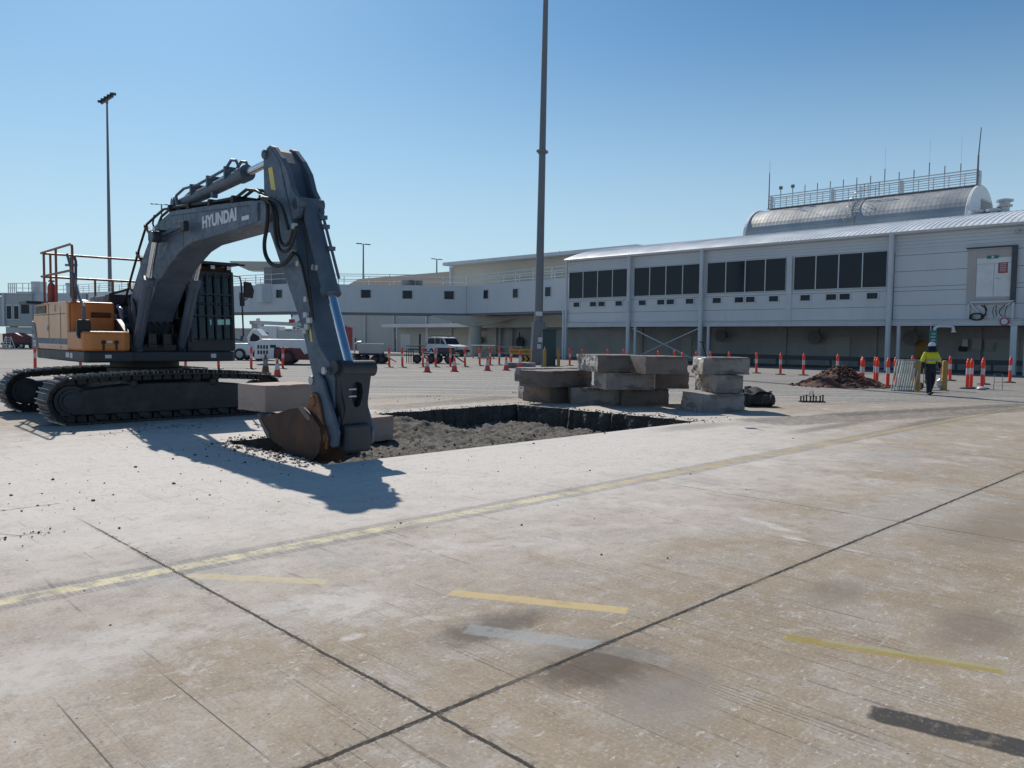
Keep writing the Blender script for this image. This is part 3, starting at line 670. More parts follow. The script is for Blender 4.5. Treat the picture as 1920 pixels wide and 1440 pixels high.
# --- undercarriage: own heading
UC = Vector((6.441, 18.352, 0)); UT = -0.0152
loc = Matrix.Rotation(-EXT, 4, 'Z') @ Matrix.Translation(-EXA) @ Matrix.Translation(UC) @ Matrix.Rotation(UT, 4, 'Z')
HL, TH_, TG, TS = 2.36, 0.9, 2.06, 0.72
def oval(n):                 # closed track path in (u, z), evenly spaced
    r = TH_ / 2; a = HL - r; pts = []
    for i in range(61): t = i / 60; pts.append((-a + 2 * a * t, r + r + 0.07 * (1 - (2 * t - 1) ** 2) - 0.0))
    for i in range(1, 30): t = pi / 2 - pi * i / 30; pts.append((a + r * cos(t), r + r * sin(t)))
    for i in range(61): pts.append((a - 2 * a * i / 60, 0))
    for i in range(1, 30): t = -pi / 2 - pi * i / 30; pts.append((-a + r * cos(t), r + r * sin(t)))
    L = [0]
    for i in range(len(pts)): p, q = pts[i], pts[(i + 1) % len(pts)]; L.append(L[-1] + hypot(q[0] - p[0], q[1] - p[1]))
    out = []; j = 0
    for i in range(n):
        d = L[-1] * i / n
        while L[j + 1] < d: j += 1
        t = (d - L[j]) / (L[j + 1] - L[j]); p, q = pts[j % len(pts)], pts[(j + 1) % len(pts)]
        out.append((p[0] + (q[0] - p[0]) * t, p[1] + (q[1] - p[1]) * t, atan2(q[1] - p[1], q[0] - p[0])))
    return out
for sd in (-1, 1):
    v0, v1 = (-TG, -TG + TS) if sd < 0 else (TG - TS, TG); vm = (v0 + v1) / 2
    m = MB(loc); a = HL - TH_ / 2
    m.prism([(-a, 0.17), (a, 0.17), (a + 0.1, 0.45), (a - 0.2, 0.66), (0.6, 0.76 if sd < 0 else 0.68), (-0.6, 0.76 if sd < 0 else 0.68), (-a + 0.2, 0.66), (-a - 0.1, 0.45)], vm - 0.24, vm + 0.24)
    for u in (-0.8, 0.8): m.tube([(u, vm - 0.27, 0.75), (u, vm + 0.27, 0.75)], 0.08, 12)
    tr = m.build('track', M['track'], ex, bevel=0.02)
    m = MB(loc); g = MB(loc)
    for (u, z, an) in oval(52):
        c, s_ = cos(an), sin(an)
        def q(du, dz): return (u + du * c - dz * s_, z + du * s_ + dz * c)
        P = [q(-0.098, -0.045), q(0.098, -0.045), q(0.098, -0.015), q(-0.098, -0.015)]
        m.hexa([(P[i][0], v, P[i][1]) for v in (v0, v1) for i in (0, 1, 2, 3)])
        for du in (-0.07, 0.06):
            Q = [q(du - 0.012, -0.012), q(du + 0.012, -0.012), q(du + 0.008, 0.03), q(du - 0.008, 0.03)]
            g.hexa([(Q[i][0], v, Q[i][1]) for v in (v0, v1) for i in (0, 1, 2, 3)])
        for vo in (-0.12, 0.12):
            Q = [q(-0.08, -0.15), q(0.08, -0.15), q(0.08, -0.045), q(-0.08, -0.045)]
            m.hexa([(Q[i][0], v, Q[i][1]) for v in (vm + vo - 0.02, vm + vo + 0.02) for i in (0, 1, 2, 3)])
    m.build('track_chain', M['track'], tr); g.build('grouser_bars', M['grouser'], tr)
    for nm, u in (('sprocket', -a), ('idler', a)):
        m = MB(loc); m.tube([(u, vm - 0.2, TH_ / 2), (u, vm + 0.2, TH_ / 2)], TH_ / 2 - 0.16, 28); m.tube([(u, vm - 0.3, TH_ / 2), (u, vm + 0.3, TH_ / 2)], 0.16, 20)
        m.tube([(u, vm - 0.25, TH_ / 2), (u, vm + 0.25, TH_ / 2)], 0.22, 20)
        m.build(nm, M['paint_black'], tr)
    m = MB(loc)
    for i in range(8):
        u = -a + 0.5 + i * (2 * a - 1.0) / 7; m.tube([(u, vm - 0.22, 0.19), (u, vm + 0.22, 0.19)], 0.11, 14); m.cut()
    m.build('track_roller', M['track'], tr)
m = MB(loc); m.hexa([(-0.9, -TG + 0.5, 0.35), (0.9, -TG + 0.5, 0.35), (0.9, TG - 0.5, 0.35), (-0.9, TG - 0.5, 0.35), (-0.7, -0.9, 0.85), (0.7, -0.9, 0.85), (0.7, 0.9, 0.85), (-0.7, 0.9, 0.85)])
m.build('carbody', M['paint_black'], ex)
m = MB(); m.lathe([(0.72, 0.8), (0.76, 0.82), (0.76, 1.0), (0.7, 1.02), (0.7, 1.2)], (0.35, -0.05, 0), 40); m.build('slew_ring', M['track'], ex)
# --- upper structure
m = MB()
m.prism([(-2.5, -1.57), (1.5, -1.57), (1.58, -1.5), (1.58, -0.66), (1.42, -0.62), (1.42, 0.4), (1.4, 1.5), (1.3, 1.6), (-2.5, 1.6)], 1.15, 1.37, 'z')
m.build('deck', M['paint_black'], ex, bevel=0.03, seg=2)
m = MB()
pl = [(-2.48, -1.56)] + [(-2.48 - 0.66 * sin(t), -1.56 + 0.85 * (1 - cos(t))) for t in (0.35, 0.7, 1.05, 1.4)] + [(-3.2, 0)] + [(-2.48 - 0.66 * sin(t), 1.56 - 0.85 * (1 - cos(t))) for t in (1.4, 1.05, 0.7, 0.35)] + [(-2.48, 1.56)]
m.prism(pl, 1.16, 2.02, 'z'); cw = m.build('counterweight', M['paint_machine'], ex, bevel=0.06, seg=3)
# right side: engine and pump bay panels
m = MB()
m.prism([(-2.62, 1.375), (0.24, 1.375), (0.24, 2.36), (0.18, 2.41), (-2.3, 2.42), (-2.62, 2.3), (-2.86, 2.03), (-2.86, 1.9)], -1.56, -1.5)
sp = m.build('side_panel', M['orange_lit'], ex, bevel=0.02, seg=2); sp['label'] = 'pale orange side doors'
m = MB(); m.box((-1.32, -1.566, 1.6), (-1.30, -1.561, 2.38)); m.box((-0.3, -1.566, 1.4), (-0.285, -1.561, 2.3)); m.box((-2.6, -1.566, 2.14), (0.1, -1.561, 2.155)); m.build('panel_gap', M['black'], sp)
m = MB(); m.prism([(-2.6, 2.18), (-1.55, 2.18), (-1.55, 2.35), (-2.45, 2.35)], -1.575, -1.562); m.build('air_grille', M['black'], sp)
m = MB(); m.box((-1.48, -1.585, 1.78), (-1.4, -1.562, 1.9)); m.box((-0.75, -1.585, 2.2), (-0.71, -1.562, 2.36)); m.build('door_latch', M['sticker'], sp)
m = MB(); m.prism([(-2.86, 1.62), (1.0, 1.62), (0.92, 1.5), (-2.8, 1.5)], -1.568, -1.562); m.prism([(-3.0, 1.375), (-2.35, 1.375), (-2.62, 1.95), (-2.95, 2.02)], -1.57, -1.562); m.build('dark_stripe', M['paint_machine'], sp)
m = MB(); m.prism([(-2.3, 1.485), (1.0, 1.485), (0.99, 1.465), (-2.3, 1.465)], -1.568, -1.562); m.build('pale_stripe', M['sticker'], sp)
m = MB(); m.prism([(-2.6, -1.5), (0.24, -1.5), (0.24, -0.62), (-2.6, -0.62)], 1.375, 2.405, 'z'); hb = m.build('pump_bay_hood', M['orange'], ex, bevel=0.05, seg=3)
m = MB(); m.tube([(0.245, -1.1, 2.13), (0.245, -0.72, 2.13)], 0.055, 12); m.build('front_grab_slot', M['rust'], hb)
m = MB()
m.prism([(0.24, -1.57), (1.42, -1.57), (1.56, -1.45), (1.56, -0.82), (1.45, -0.68), (0.24, -0.68)], 1.375, 1.78, 'z'); tb = m.build('tool_box', M['orange'], ex, bevel=0.06, seg=4)
m = MB(); m.tube([(1.565, -1.22, 1.56), (1.575, -1.22, 1.56)], 0.045, 12); m.box((1.562, -1.24, 1.4), (1.572, -1.2, 1.52)); m.cut(); m.tube([(1.565, -0.98, 1.56), (1.575, -0.98, 1.56)], 0.045, 12); m.box((1.562, -1.0, 1.4), (1.572, -0.96, 1.52)); m.build('hinge', M['black'], tb)
m = MB(); m.box((1.563, -1.16, 1.55), (1.572, -1.06, 1.59)); m.build('lock_plate', M['sticker'], tb)
m = MB(); m.prism([(-2.7, -0.61), (-0.55, -0.61), (-0.55, 1.5), (-2.7, 1.5)], 1.375, 2.4, 'z'); m.box((-2.2, -0.5, 2.4), (-0.9, 0.7, 2.62)); eh = m.build('engine_hood', M['paint_machine'], ex, bevel=0.06, seg=3)
m = MB(); m.tube([(-1.6, 0.9, 2.4), (-1.6, 0.9, 2.95), (-1.68, 0.9, 3.05)], 0.06, 12); m.build('exhaust', M['rubber'], eh)
m = MB(); m.tube([(-0.5, -0.3, 2.2), (-0.3, -0.4, 2.35), (-0.05, -0.42, 2.25), (0.05, -0.42, 2.0)], 0.05, 10); m.tube([(-0.5, -0.1, 2.1), (-0.2, -0.5, 2.15), (0.1, -0.5, 1.8)], 0.04, 8); m.build('steel_pipe', M['steel'], eh, smooth=True)
# main frame towers that carry the boom, valve block and lines in between
m = MB()
for y0, y1 in ((-0.62, -0.5), (0.36, 0.47)): m.prism([(-0.7, 1.37), (1.3, 1.37), (1.2, 1.6), (0.3, 2.05), (-0.15, 2.05), (-0.7, 1.6)], y0, y1)
m.box((0.3, -0.45, 1.37), (1.2, 0.34, 1.52)); m.build('boom_tower', M['paint_black'], ex, bevel=0.015)
m = MB(); rnd = random.Random(5)
for i in range(7):
    y = -0.55 + i * 0.13; m.tube([(0.9 + 0.05 * i, y, 1.5), (1.25, y + 0.02, 1.75 + 0.03 * i), (1.1, y, 2.0), (0.7, y * 0.8, 2.3), (0.4, y * 0.7, 2.5)], 0.022, 8)
m.build('hydraulic_hose', M['rubber'], ex, smooth=True)
m = MB(); 
for y in (-0.3, 0.0): m.box((1.32, y, 1.45), (1.4, y + 0.16, 1.75)); m.tube([(1.4, y + 0.05, 1.52), (1.43, y + 0.05, 1.52)], 0.02, 8); m.tube([(1.4, y + 0.12, 1.52), (1.43, y + 0.12, 1.52)], 0.02, 8)
m.build('swing_valve', M['track'], ex, bevel=0.01)
# --- cab
X0, X1, Y0, Y1, Z0, Z1 = -0.6, 1.38, 0.52, 1.56, 1.375, 3.12
m = MB()
def pillar(a, b, w_=0.07): m.bar(a, b, w_, w_, (1, 0, 0))
for y in (Y0 + 0.04, Y1 - 0.04):
    m.bar((X1, y, Z0 + 0.05), (X1 - 0.1, y, Z1), 0.075, 0.09, (0, 1, 0)); m.bar((0.3, y, Z0), (0.3, y, Z1), 0.08, 0.1, (0, 1, 0)); m.bar((X0 + 0.05, y, Z0), (X0 + 0.05, y, Z1), 0.08, 0.1, (0, 1, 0))
m.box((X0, Y0, Z1 - 0.1), (X1 - 0.06, Y1, Z1 + 0.03)); m.box((X0, Y0, Z0), (X1 + 0.02, Y1, Z0 + 0.28))
m.box((X0, Y0, Z0 + 0.28), (X0 + 0.06, Y1, Z0 + 0.95)); m.box((X0 + 0.06, Y0, Z0 + 0.28), (X1 - 0.05, Y0 + 0.045, Z0 + 0.72)); m.box((X0 + 0.06, Y1 - 0.045, Z0 + 0.28), (X1 - 0.05, Y1, Z0 + 0.6))
m.box((X1 - 0.04, Y0 + 0.08, Z0 + 1.02), (X1 - 0.01, Y1 - 0.08, Z0 + 1.07))
cab = m.build('cab', M['paint_black'], ex, bevel=0.02)
m = MB(); m.hexa([(X1 + 0.0, Y0 + 0.07, Z0 + 0.28), (X1 + 0.008, Y0 + 0.07, Z0 + 0.28), (X1 + 0.008, Y1 - 0.07, Z0 + 0.28), (X1, Y1 - 0.07, Z0 + 0.28), (X1 - 0.1, Y0 + 0.07, Z1 - 0.1), (X1 - 0.092, Y0 + 0.07, Z1 - 0.1), (X1 - 0.092, Y1 - 0.07, Z1 - 0.1), (X1 - 0.1, Y1 - 0.07, Z1 - 0.1)]); m.build('windscreen', M['glass'], cab)
m = MB()
for y in (Y0 + 0.02, Y1 - 0.02): m.box((0.36, y - 0.004, Z0 + 0.72), (X1 - 0.08, y + 0.004, Z1 - 0.1)); m.box((X0 + 0.12, y - 0.004, Z0 + 0.72), (0.24, y + 0.004, Z1 - 0.1))
m.box((X0 + 0.03, Y0 + 0.1, Z0 + 0.95), (X0 + 0.038, Y1 - 0.1, Z1 - 0.1)); m.build('side_glass', M['glass'], cab)
m = MB(); m.box((-0.1, 0.8, Z0 + 0.3), (0.45, 1.28, Z0 + 0.62)); m.hexa([(-0.2, 0.8, Z0 + 0.6), (-0.05, 0.8, Z0 + 0.6), (-0.05, 1.28, Z0 + 0.6), (-0.2, 1.28, Z0 + 0.6), (-0.32, 0.82, Z0 + 1.3), (-0.22, 0.82, Z0 + 1.3), (-0.22, 1.26, Z0 + 1.3), (-0.32, 1.26, Z0 + 1.3)])
m.box((0.5, 0.62, Z0 + 0.28), (0.7, 0.8, Z0 + 0.95)); m.box((0.9, 0.95, Z0 + 0.28), (1.05, 1.15, Z0 + 0.7)); m.build('operator_seat', M['black'], cab, bevel=0.04, seg=2)
gd = MB()
for i in range(6):
    y = Y0 + 0.06 + i * (Y1 - Y0 - 0.12) / 5; gd.bar((X1 + 0.07, y, Z0 + 0.22), (X1 - 0.03, y, Z1 - 0.02), 0.035 if i in (0, 5) else 0.026, 0.03, (0, 1, 0))
for z in (0.22, 0.78, 1.25, 1.72): t = (z - 0.22) / 1.5; gd.bar((X1 + 0.07 - 0.1 * t, Y0 + 0.05, Z0 + z), (X1 + 0.07 - 0.1 * t, Y1 - 0.05, Z0 + z), 0.025, 0.03)
gd.build('window_guard', M['paint_black'], cab)
m = MB(); m.box((X0 - 0.05, Y0 - 0.02, Z1 + 0.16), (X1 + 0.12, Y1 + 0.06, Z1 + 0.22)); m.bar((X1 + 0.12, Y1 + 0.02, Z1 + 0.18), (X1 + 0.2, Y1 + 0.16, Z1 + 0.18), 0.04)
for x in (X0 + 0.1, 0.3, X1 - 0.1):
    for y in (Y0 + 0.06, Y1 - 0.06): m.bar((x, y, Z1), (x, y, Z1 + 0.17), 0.05)
rg = m.build('roof_guard', M['paint_black'], cab, bevel=0.01)
m = MB(); m.box((X0 + 0.1, Y0 + 0.05, Z1 + 0.03), (X1 - 0.1, Y1 - 0.05, Z1 + 0.12)); m.build('roof_hatch', M['rust'], cab)
for y in (0.68, 0.98, 1.34):
    m = MB(); m.box((X1 - 0.02, y, Z1 + 0.05), (X1 + 0.09, y + 0.11, Z1 + 0.145)); wl = m.build('work_light', M['paint_black'], cab, bevel=0.01)
    m = MB(); m.box((X1 + 0.092, y + 0.01, Z1 + 0.06), (X1 + 0.098, y + 0.1, Z1 + 0.135)); m.build('lamp_glass', M['sticker'], wl)
m = MB(); m.tube([(0.6, 0.8, Z1 + 0.22), (0.6, 0.8, Z1 + 0.36)], 0.012, 8); m.tube([(0.6, 0.8, Z1 + 0.33), (0.62, 0.88, Z1 + 0.38)], 0.01, 8); m.ball((0.62, 0.9, Z1 + 0.38), 0.028); m.build('antenna', M['black'], rg)
m = MB(); m.tube([(X1 - 0.05, Y1, Z1 - 0.05), (X1, Y1 + 0.12, Z1 - 0.07), (X1 + 0.02, Y1 + 0.15, Z1 - 0.2), (X1 + 0.05, Y1 + 0.18, Z0 + 0.35), (X1 + 0.02, Y1 + 0.12, Z0 + 0.25), (X1, Y1, Z0 + 0.28)], 0.018, 8); m.box((X1 + 0.0, Y1 + 0.12, Z0 + 1.02), (X1 + 0.08, Y1 + 0.2, Z0 + 1.18)); m.tube([(X1 + 0.04, Y1 + 0.18, Z0 + 1.14), (X1 + 0.06, Y1 + 0.26, Z0 + 1.18), (X1 + 0.06, Y1 + 0.28, Z0 + 1.25)], 0.012, 6)
gr = m.build('grab_rail', M['black'], cab, smooth=True)
m = MB(); m.prism([(Y1 + 0.2, Z0 + 1.22), (Y1 + 0.4, Z0 + 1.2), (Y1 + 0.43, Z0 + 1.38), (Y1 + 0.36, Z0 + 1.56), (Y1 + 0.19, Z0 + 1.58)], X1 + 0.02, X1 + 0.09, 'x'); m.build('mirror', M['black'], gr, bevel=0.02, seg=2)
# --- handrails, mirror mast, extinguisher on the house
m = MB(); r_ = 0.026
for z in (3.58, 3.04): m.tube([(0.5, -1.5, z - 0.12), (0.48, -1.5, z - 0.03), (0.42, -1.5, z), (-2.2, -1.5, z), (-2.26, -1.44, z), (-2.26, 1.3, z)], r_, 8)
for x, z in ((-1.95, 3.58), (-0.85, 3.58), (0.5, 3.5)): m.tube([(x, -1.5, 2.4), (x, -1.5, z)], r_, 8)
for y, z in ((-1.3, 3.58), (0.72, 3.58), (-0.35, 3.04), (0.05, 3.04), (1.2, 3.58)): m.tube([(-2.26, y, 2.35), (-2.26, y, z)], r_, 8)
m.build('handrail', M['rail_orange'], ex, smooth=True)
m = MB()
p = [EX(134, 556, -1.42), EX(133, 485, -1.42), EX(136, 477, -1.4), EX(139, 480, -1.36), EX(142, 490, -1.34), EX(142, 562, -1.34)]
m.tube(p, 0.03, 8); m.tube([EX(126, 477, -1.5), EX(150, 560, -1.5), EX(157, 575, -1.5), EX(158, 600, -1.5)], 0.03, 8); m.bar(EX(124, 497, -1.45), EX(143, 497, -1.4), 0.05)
m.tube([(0.35, -1.42, 2.4), EX(134, 556, -1.42)], 0.03, 8)
mm = m.build('mirror_mast', M['paint_machine'], ex, smooth=True)
c = EX(157, 617, -1.5)
m = MB(); m.prism([(c.y - 0.13, c.z - 0.12), (c.y - 0.1, c.z - 0.19), (c.y + 0.1, c.z - 0.19), (c.y + 0.13, c.z - 0.12), (c.y + 0.13, c.z + 0.14), (c.y + 0.1, c.z + 0.19), (c.y - 0.1, c.z + 0.19), (c.y - 0.13, c.z + 0.14)], c.x - 0.05, c.x + 0.03, 'x'); m.tube([c + Vector((0, 0, 0.17)), c + Vector((0, 0, 0.3))], 0.03, 8); m.tube([c - Vector((0, 0, 0.17)), c - Vector((0, -0.06, 0.36))], 0.04, 8)
m.build('mirror', M['black'], mm, bevel=0.03, seg=2)
e = EX(97, 557, -1.25)
m = MB(); m.lathe([(0.02, 0), (0.088, 0.01), (0.088, 0.4), (0.07, 0.46), (0.03, 0.49), (0.03, 0.54)], (e.x, e.y, 2.42), 18); m.tube([(e.x, e.y, 2.95), (e.x + 0.02, e.y + 0.1, 2.97), (e.x, e.y + 0.12, 2.8)], 0.015, 8); m.box((e.x - 0.02, e.y - 0.06, 2.94), (e.x + 0.02, e.y + 0.06, 2.98))
m.build('fire_extinguisher', M['red'], ex, smooth=True)
m = MB(); m.box((e.x - 0.4, e.y - 0.6, 2.4), (e.x + 0.4, e.y + 0.3, 2.46)); m.build('roof_step', M['paint_black'], ex); m = MB(); m.lathe([(0.16, 2.4), (0.16, 2.44), (0.1, 2.47)], (-0.4, -1.1, 0), 20); m.build('filler_cap', M['orange'], ex); m = MB(); m.box((-0.75, -0.55, 2.41), (-0.45, 0.2, 2.62)); m.bar((-0.6, -0.5, 2.62), (-0.3, 0.0, 2.8), 0.05); m.bar((-0.6, -0.1, 2.6), (-0.3, 0.35, 2.78), 0.05); m.build('roof_clutter', M['paint_black'], ex, bevel=0.01)
lettering('model_number', 'HX', 0.15, sp, M['sticker'], (-2.8, -1.573, 1.66), (pi / 2, 0, 0), 0.004)
lettering('model_number', '220', 0.2, sp, M['sticker'], (-2.68, -1.573, 1.49), (pi / 2, 0, 0), 0.005)
m = MB(); m.box((0.15, -1.576, 1.23), (0.42, -1.571, 1.33)); m.box((0.5, -1.576, 1.22), (0.68, -1.571, 1.33)); m.box((1.582, -1.2, 1.24), (1.586, -1.08, 1.31)); m.box((1.405, 1.0, 1.23), (1.409, 1.12, 1.32)); m.build('warning_decal', M['sticker'], ex)
# --- boom
BW = 0.29
m = MB(); m.prism([(0.0, 1.62), (0.4, 1.55), (0.85, 1.72), (1.32, 2.21), (1.96, 2.77), (2.65, 3.11), (3.3, 3.35), (3.83, 3.44), (5.13, 3.48), (5.8, 3.50), (6.4, 3.53), (6.74, 3.54), (6.74, 3.86), (6.39, 3.91), (4.87, 4.02), (2.73, 4.14), (1.82, 3.95), (1.52, 3.73), (1.03, 3.34), (0.46, 2.8), (-0.06, 2.26), (-0.17, 1.95), (-0.12, 1.72)], -BW, BW)
boom = m.build('boom', M['paint_machine'], ex, bevel=0.012)
m = MB(); m.prism([(6.6, 3.5), (7.05, 3.52), (7.12, 3.72), (7.0, 3.85), (6.6, 3.88)], -BW - 0.0, -0.235); m.cut(); m.prism([(6.6, 3.5), (7.05, 3.52), (7.12, 3.72), (7.0, 3.85), (6.6, 3.88)], 0.235, BW); m.cut(); m.tube([(0.05, -0.5, 1.83), (0.05, 0.36, 1.83)], 0.14, 20); m.cut(); m.tube([(2.42, -0.56, 3.66), (2.42, 0.56, 3.66)], 0.1, 20); m.build('boom_boss', M['paint_machine'], boom)
m = MB(); m.box((3.38, -BW - 0.003, 3.4), (3.4, -BW - 0.001, 4.06)); m.prism([(2.7, 4.06), (6.3, 3.85), (6.3, 3.83), (2.7, 4.04)], -BW - 0.003, -BW - 0.001); m.build('weld_seam', M['paint_black'], boom)
lettering('maker_name', 'HYUNDAI', 0.285, boom, M['sticker'], (5.08, -BW - 0.002, 3.745), (pi / 2, 0, 0), 0.012, 1.17)
m = MB(); m.box((6.02, -BW - 0.004, 3.62), (6.3, -BW - 0.001, 3.69)); m.build('decal', M['sticker'], boom)
m = MB()    # rigid pipes along the back of the boom
for y, off in ((-0.24, 0.0), (-0.12, 0.03), (0.14, 0.03), (0.24, 0.0)):
    p = [(-0.2, 2.3), (0.35, 2.92), (0.92, 3.5), (1.4, 3.95), (1.72, 4.18), (2.2, 4.27), (2.9, 4.24), (4.6, 4.13), (5.7, 4.08), (6.1, 4.16), (6.45, 4.1), (6.7, 4.0)]
    if y < -0.2: p = [(q[0] - (0.22 if q[0] < 1.6 else 0.0), q[1] + (0.14 if q[0] < 1.6 else 0.02)) for q in p]
    m.tube([(a, y, b + off - 0.05) for a, b in p], 0.026, 8)
for s_, z in ((0.15, 2.75), (0.75, 3.4), (1.3, 3.92)): m.bar((s_ - 0.2, -0.24, z + 0.1), (s_ + 0.08, -0.24, z - 0.06), 0.07)
for s_, z in ((2.6, 4.17), (3.6, 4.1), (4.6, 4.04), (5.6, 3.98)): m.box((s_, -0.3, z - 0.02), (s_ + 0.09, 0.3, z + 0.1))
m.build('boom_pipe', M['rubber'], boom, smooth=True)
m = MB()    # work light and junction block on the boom shoulder
m.box((2.05, -0.5, 3.6), (2.45, -BW, 3.8)); c = EX(346, 424, -0.42); m.box(c - Vector((0.09, 0.05, 0.09)), c + Vector((0.09, 0.05, 0.09))); m.bar((2.4, -0.4, 3.68), c, 0.05); m.tube([(2.2, -0.4, 3.78), (2.1, -0.42, 3.95), (2.15, -0.4, 4.12)], 0.02, 6)
m.build('boom_light', M['paint_black'], boom, bevel=0.01)
m = MB(); m.box((2.42, -0.53, 3.74), (2.54, -0.5, 3.84)); m.build('lamp_glass', M['steel'], boom)
# boom cylinders
for y in (-0.46, 0.46):
    a, b = Vector((1.12, y, 1.38)), Vector((2.42, y, 3.66)); d = b - a
    m = MB(); m.tube([a, a + d * 0.64], 0.105, 20); m.tube([a + d * 0.6, a + d * 0.65], 0.13, 20); m.tube([a - Vector((0, 0.08, 0)), a + Vector((0, 0.08, 0))], 0.13, 16); m.tube([a + d * 0.1 + Vector((0.12, 0, -0.03)), a + d * 0.58 + Vector((0.12, 0, -0.03))], 0.02, 6)
    cy_ = m.build('boom_cylinder', M['paint_machine'], ex, smooth=True)
    m = MB(); m.tube([a + d * 0.64, b], 0.06, 18); m.build('cylinder_rod', M['chrome'], cy_, smooth=True)
    m = MB(); m.tube([b - Vector((0, 0.07, 0)), b + Vector((0, 0.07, 0))], 0.12, 18); m.build('rod_eye', M['paint_black'], cy_, smooth=True)
# arm cylinder above the boom
a, b = Vector((2.55, 0, 4.33)), Vector((6.8, 0, 4.58)); d = b - a
m = MB(); m.tube([a, a + d * 0.7], 0.115, 20); m.tube([a + d * 0.66, a + d * 0.72], 0.14, 20); m.prism([(2.3, 4.05), (2.95, 4.03), (2.68, 4.44), (2.45, 4.44)], -0.18, -0.13); m.prism([(2.3, 4.05), (2.95, 4.03), (2.68, 4.44), (2.45, 4.44)], 0.13, 0.18)
m.tube([(2.55, -0.2, 4.33), (2.55, 0.2, 4.33)], 0.09, 14)
for y in (-0.09, 0.09): m.tube([(2.2, y, 4.22), (2.5, y, 4.5), (2.9, y, 4.58), (3.6, y, 4.56), (4.9, y, 4.66), (5.15, y, 4.78), (5.35, y, 4.74), (5.45, y, 4.62)], 0.026, 8)
for s_ in (3.3, 4.1, 4.9): m.box((s_, -0.13, 4.36 + (s_ - 2.55) * 0.06), (s_ + 0.06, 0.13, 4.56 + (s_ - 2.55) * 0.06))
m.box((4.25, -0.1, 4.24), (4.33, 0.0, 4.34))
ac = m.build('arm_cylinder', M['paint_machine'], ex, smooth=True)
m = MB(); m.tube([a + d * 0.7, b], 0.065, 18); m.build('cylinder_rod', M['chrome'], ac, smooth=True)
# --- arm
AW = 0.23
m = MB(); m.prism([(6.7, 4.46), (6.7, 4.58), (6.78, 4.66), (6.9, 4.68), (7.02, 4.62), (7.27, 4.41), (7.41, 4.03), (7.53, 3.78), (7.68, 3.44), (7.92, 2.81), (8.09, 2.46), (8.32, 1.86), (8.5, 1.58), (8.78, 1.36), (8.92, 1.15), (8.9, 0.72), (8.76, 0.5), (8.56, 0.5), (8.42, 0.74), (8.31, 1.1), (7.96, 1.86), (7.66, 2.31), (7.25, 2.87), (6.94, 3.32), (6.82, 3.46), (6.72, 3.96)], -AW, AW)
arm = m.build('arm', M['paint_machine'], ex, bevel=0.012)
m = MB()
for y in (-0.22, 0.13): m.prism([(6.72, 4.45), (6.74, 4.6), (6.8, 4.69), (6.9, 4.72), (7.04, 4.67), (7.3, 4.46), (7.5, 4.24), (7.62, 3.98), (7.8, 3.78), (7.86, 3.62), (7.8, 3.5), (7.66, 3.48), (7.35, 4.2), (7.1, 4.5)], y, y + 0.09); m.cut()
m.build('arm_lug', M['paint_machine'], arm, bevel=0.012)
m = MB(); m.tube([(6.78, -0.27, 4.59), (6.78, 0.27, 4.59)], 0.075, 18); m.cut(); m.tube([(7.02, -0.31, 3.68), (7.02, 0.31, 3.68)], 0.13, 20); m.cut(); m.tube([(8.79, -0.28, 1.24), (8.79, 0.28, 1.24)], 0.06, 14)
m.build('arm_pin', M['paint_machine'], arm, bevel=0.012)
m = MB(); m.hexa([(6.98, -AW - 0.004, 4.02), (7.14, -AW - 0.004, 3.98), (7.14, -AW - 0.001, 3.98), (6.98, -AW - 0.001, 4.02), (6.88, -AW - 0.004, 4.36), (7.02, -AW - 0.004, 4.36), (7.02, -AW - 0.001, 4.36), (6.88, -AW - 0.001, 4.36)]); m.build('caution_decal', M['yellow_sticker'], arm)
m = MB(); p0 = EX(583, 628, -AW); m.hexa([p0 + Vector((0, -0.004, -0.1)), p0 + Vector((0.05, -0.004, -0.1)), p0 + Vector((0.05, -0.001, -0.1)), p0 + Vector((0, -0.001, -0.1)), p0 + Vector((-0.06, -0.004, 0.12)), p0 + Vector((-0.01, -0.004, 0.12)), p0 + Vector((-0.01, -0.001, 0.12)), p0 + Vector((-0.06, -0.001, 0.12))]); m.build('caution_decal', M['yellow_sticker'], arm)
m = MB()     # pipes down the arm's flank with clamps
pp = [EX(x, y, -AW - 0.04) for x, y in ((552, 474), (560, 480), (567, 500), (577, 545), (583, 575), (586, 590))]; m.tube(pp, 0.022, 8)
m.tube([EX(x, y, -AW - 0.04) for x, y in ((556, 425), (568, 432), (572, 446), (578, 520), (588, 600))], 0.016, 8)
m.build('arm_pipe', M['rubber'], arm, smooth=True)
m = MB()
for px, py in ((551, 474), (560.5, 494), (575.5, 561), (553, 424)): c = EX(px, py, -AW - 0.03); m.box(c - Vector((0.04, 0.04, 0.045)), c + Vector((0.04, 0.03, 0.045))); m.cut()
for px, py in ((574, 590), (580, 600), (576, 612), (572, 620)): c = EX(px, py, -AW - 0.03); m.box(c - Vector((0.05, 0.03, 0.05)), c + Vector((0.05, 0.028, 0.04))); m.cut()
for px, py in ((602, 502), (609, 503), (595, 534)): c = EX(px, py, 0.0); m.box(c - Vector((0.035, 0.15, 0.045)), c + Vector((0.02, -0.1, 0.045))); m.cut()
m.build('pipe_clamp', M['steel'], arm, bevel=0.01)
m = MB()     # hose loops round the boom to arm joint
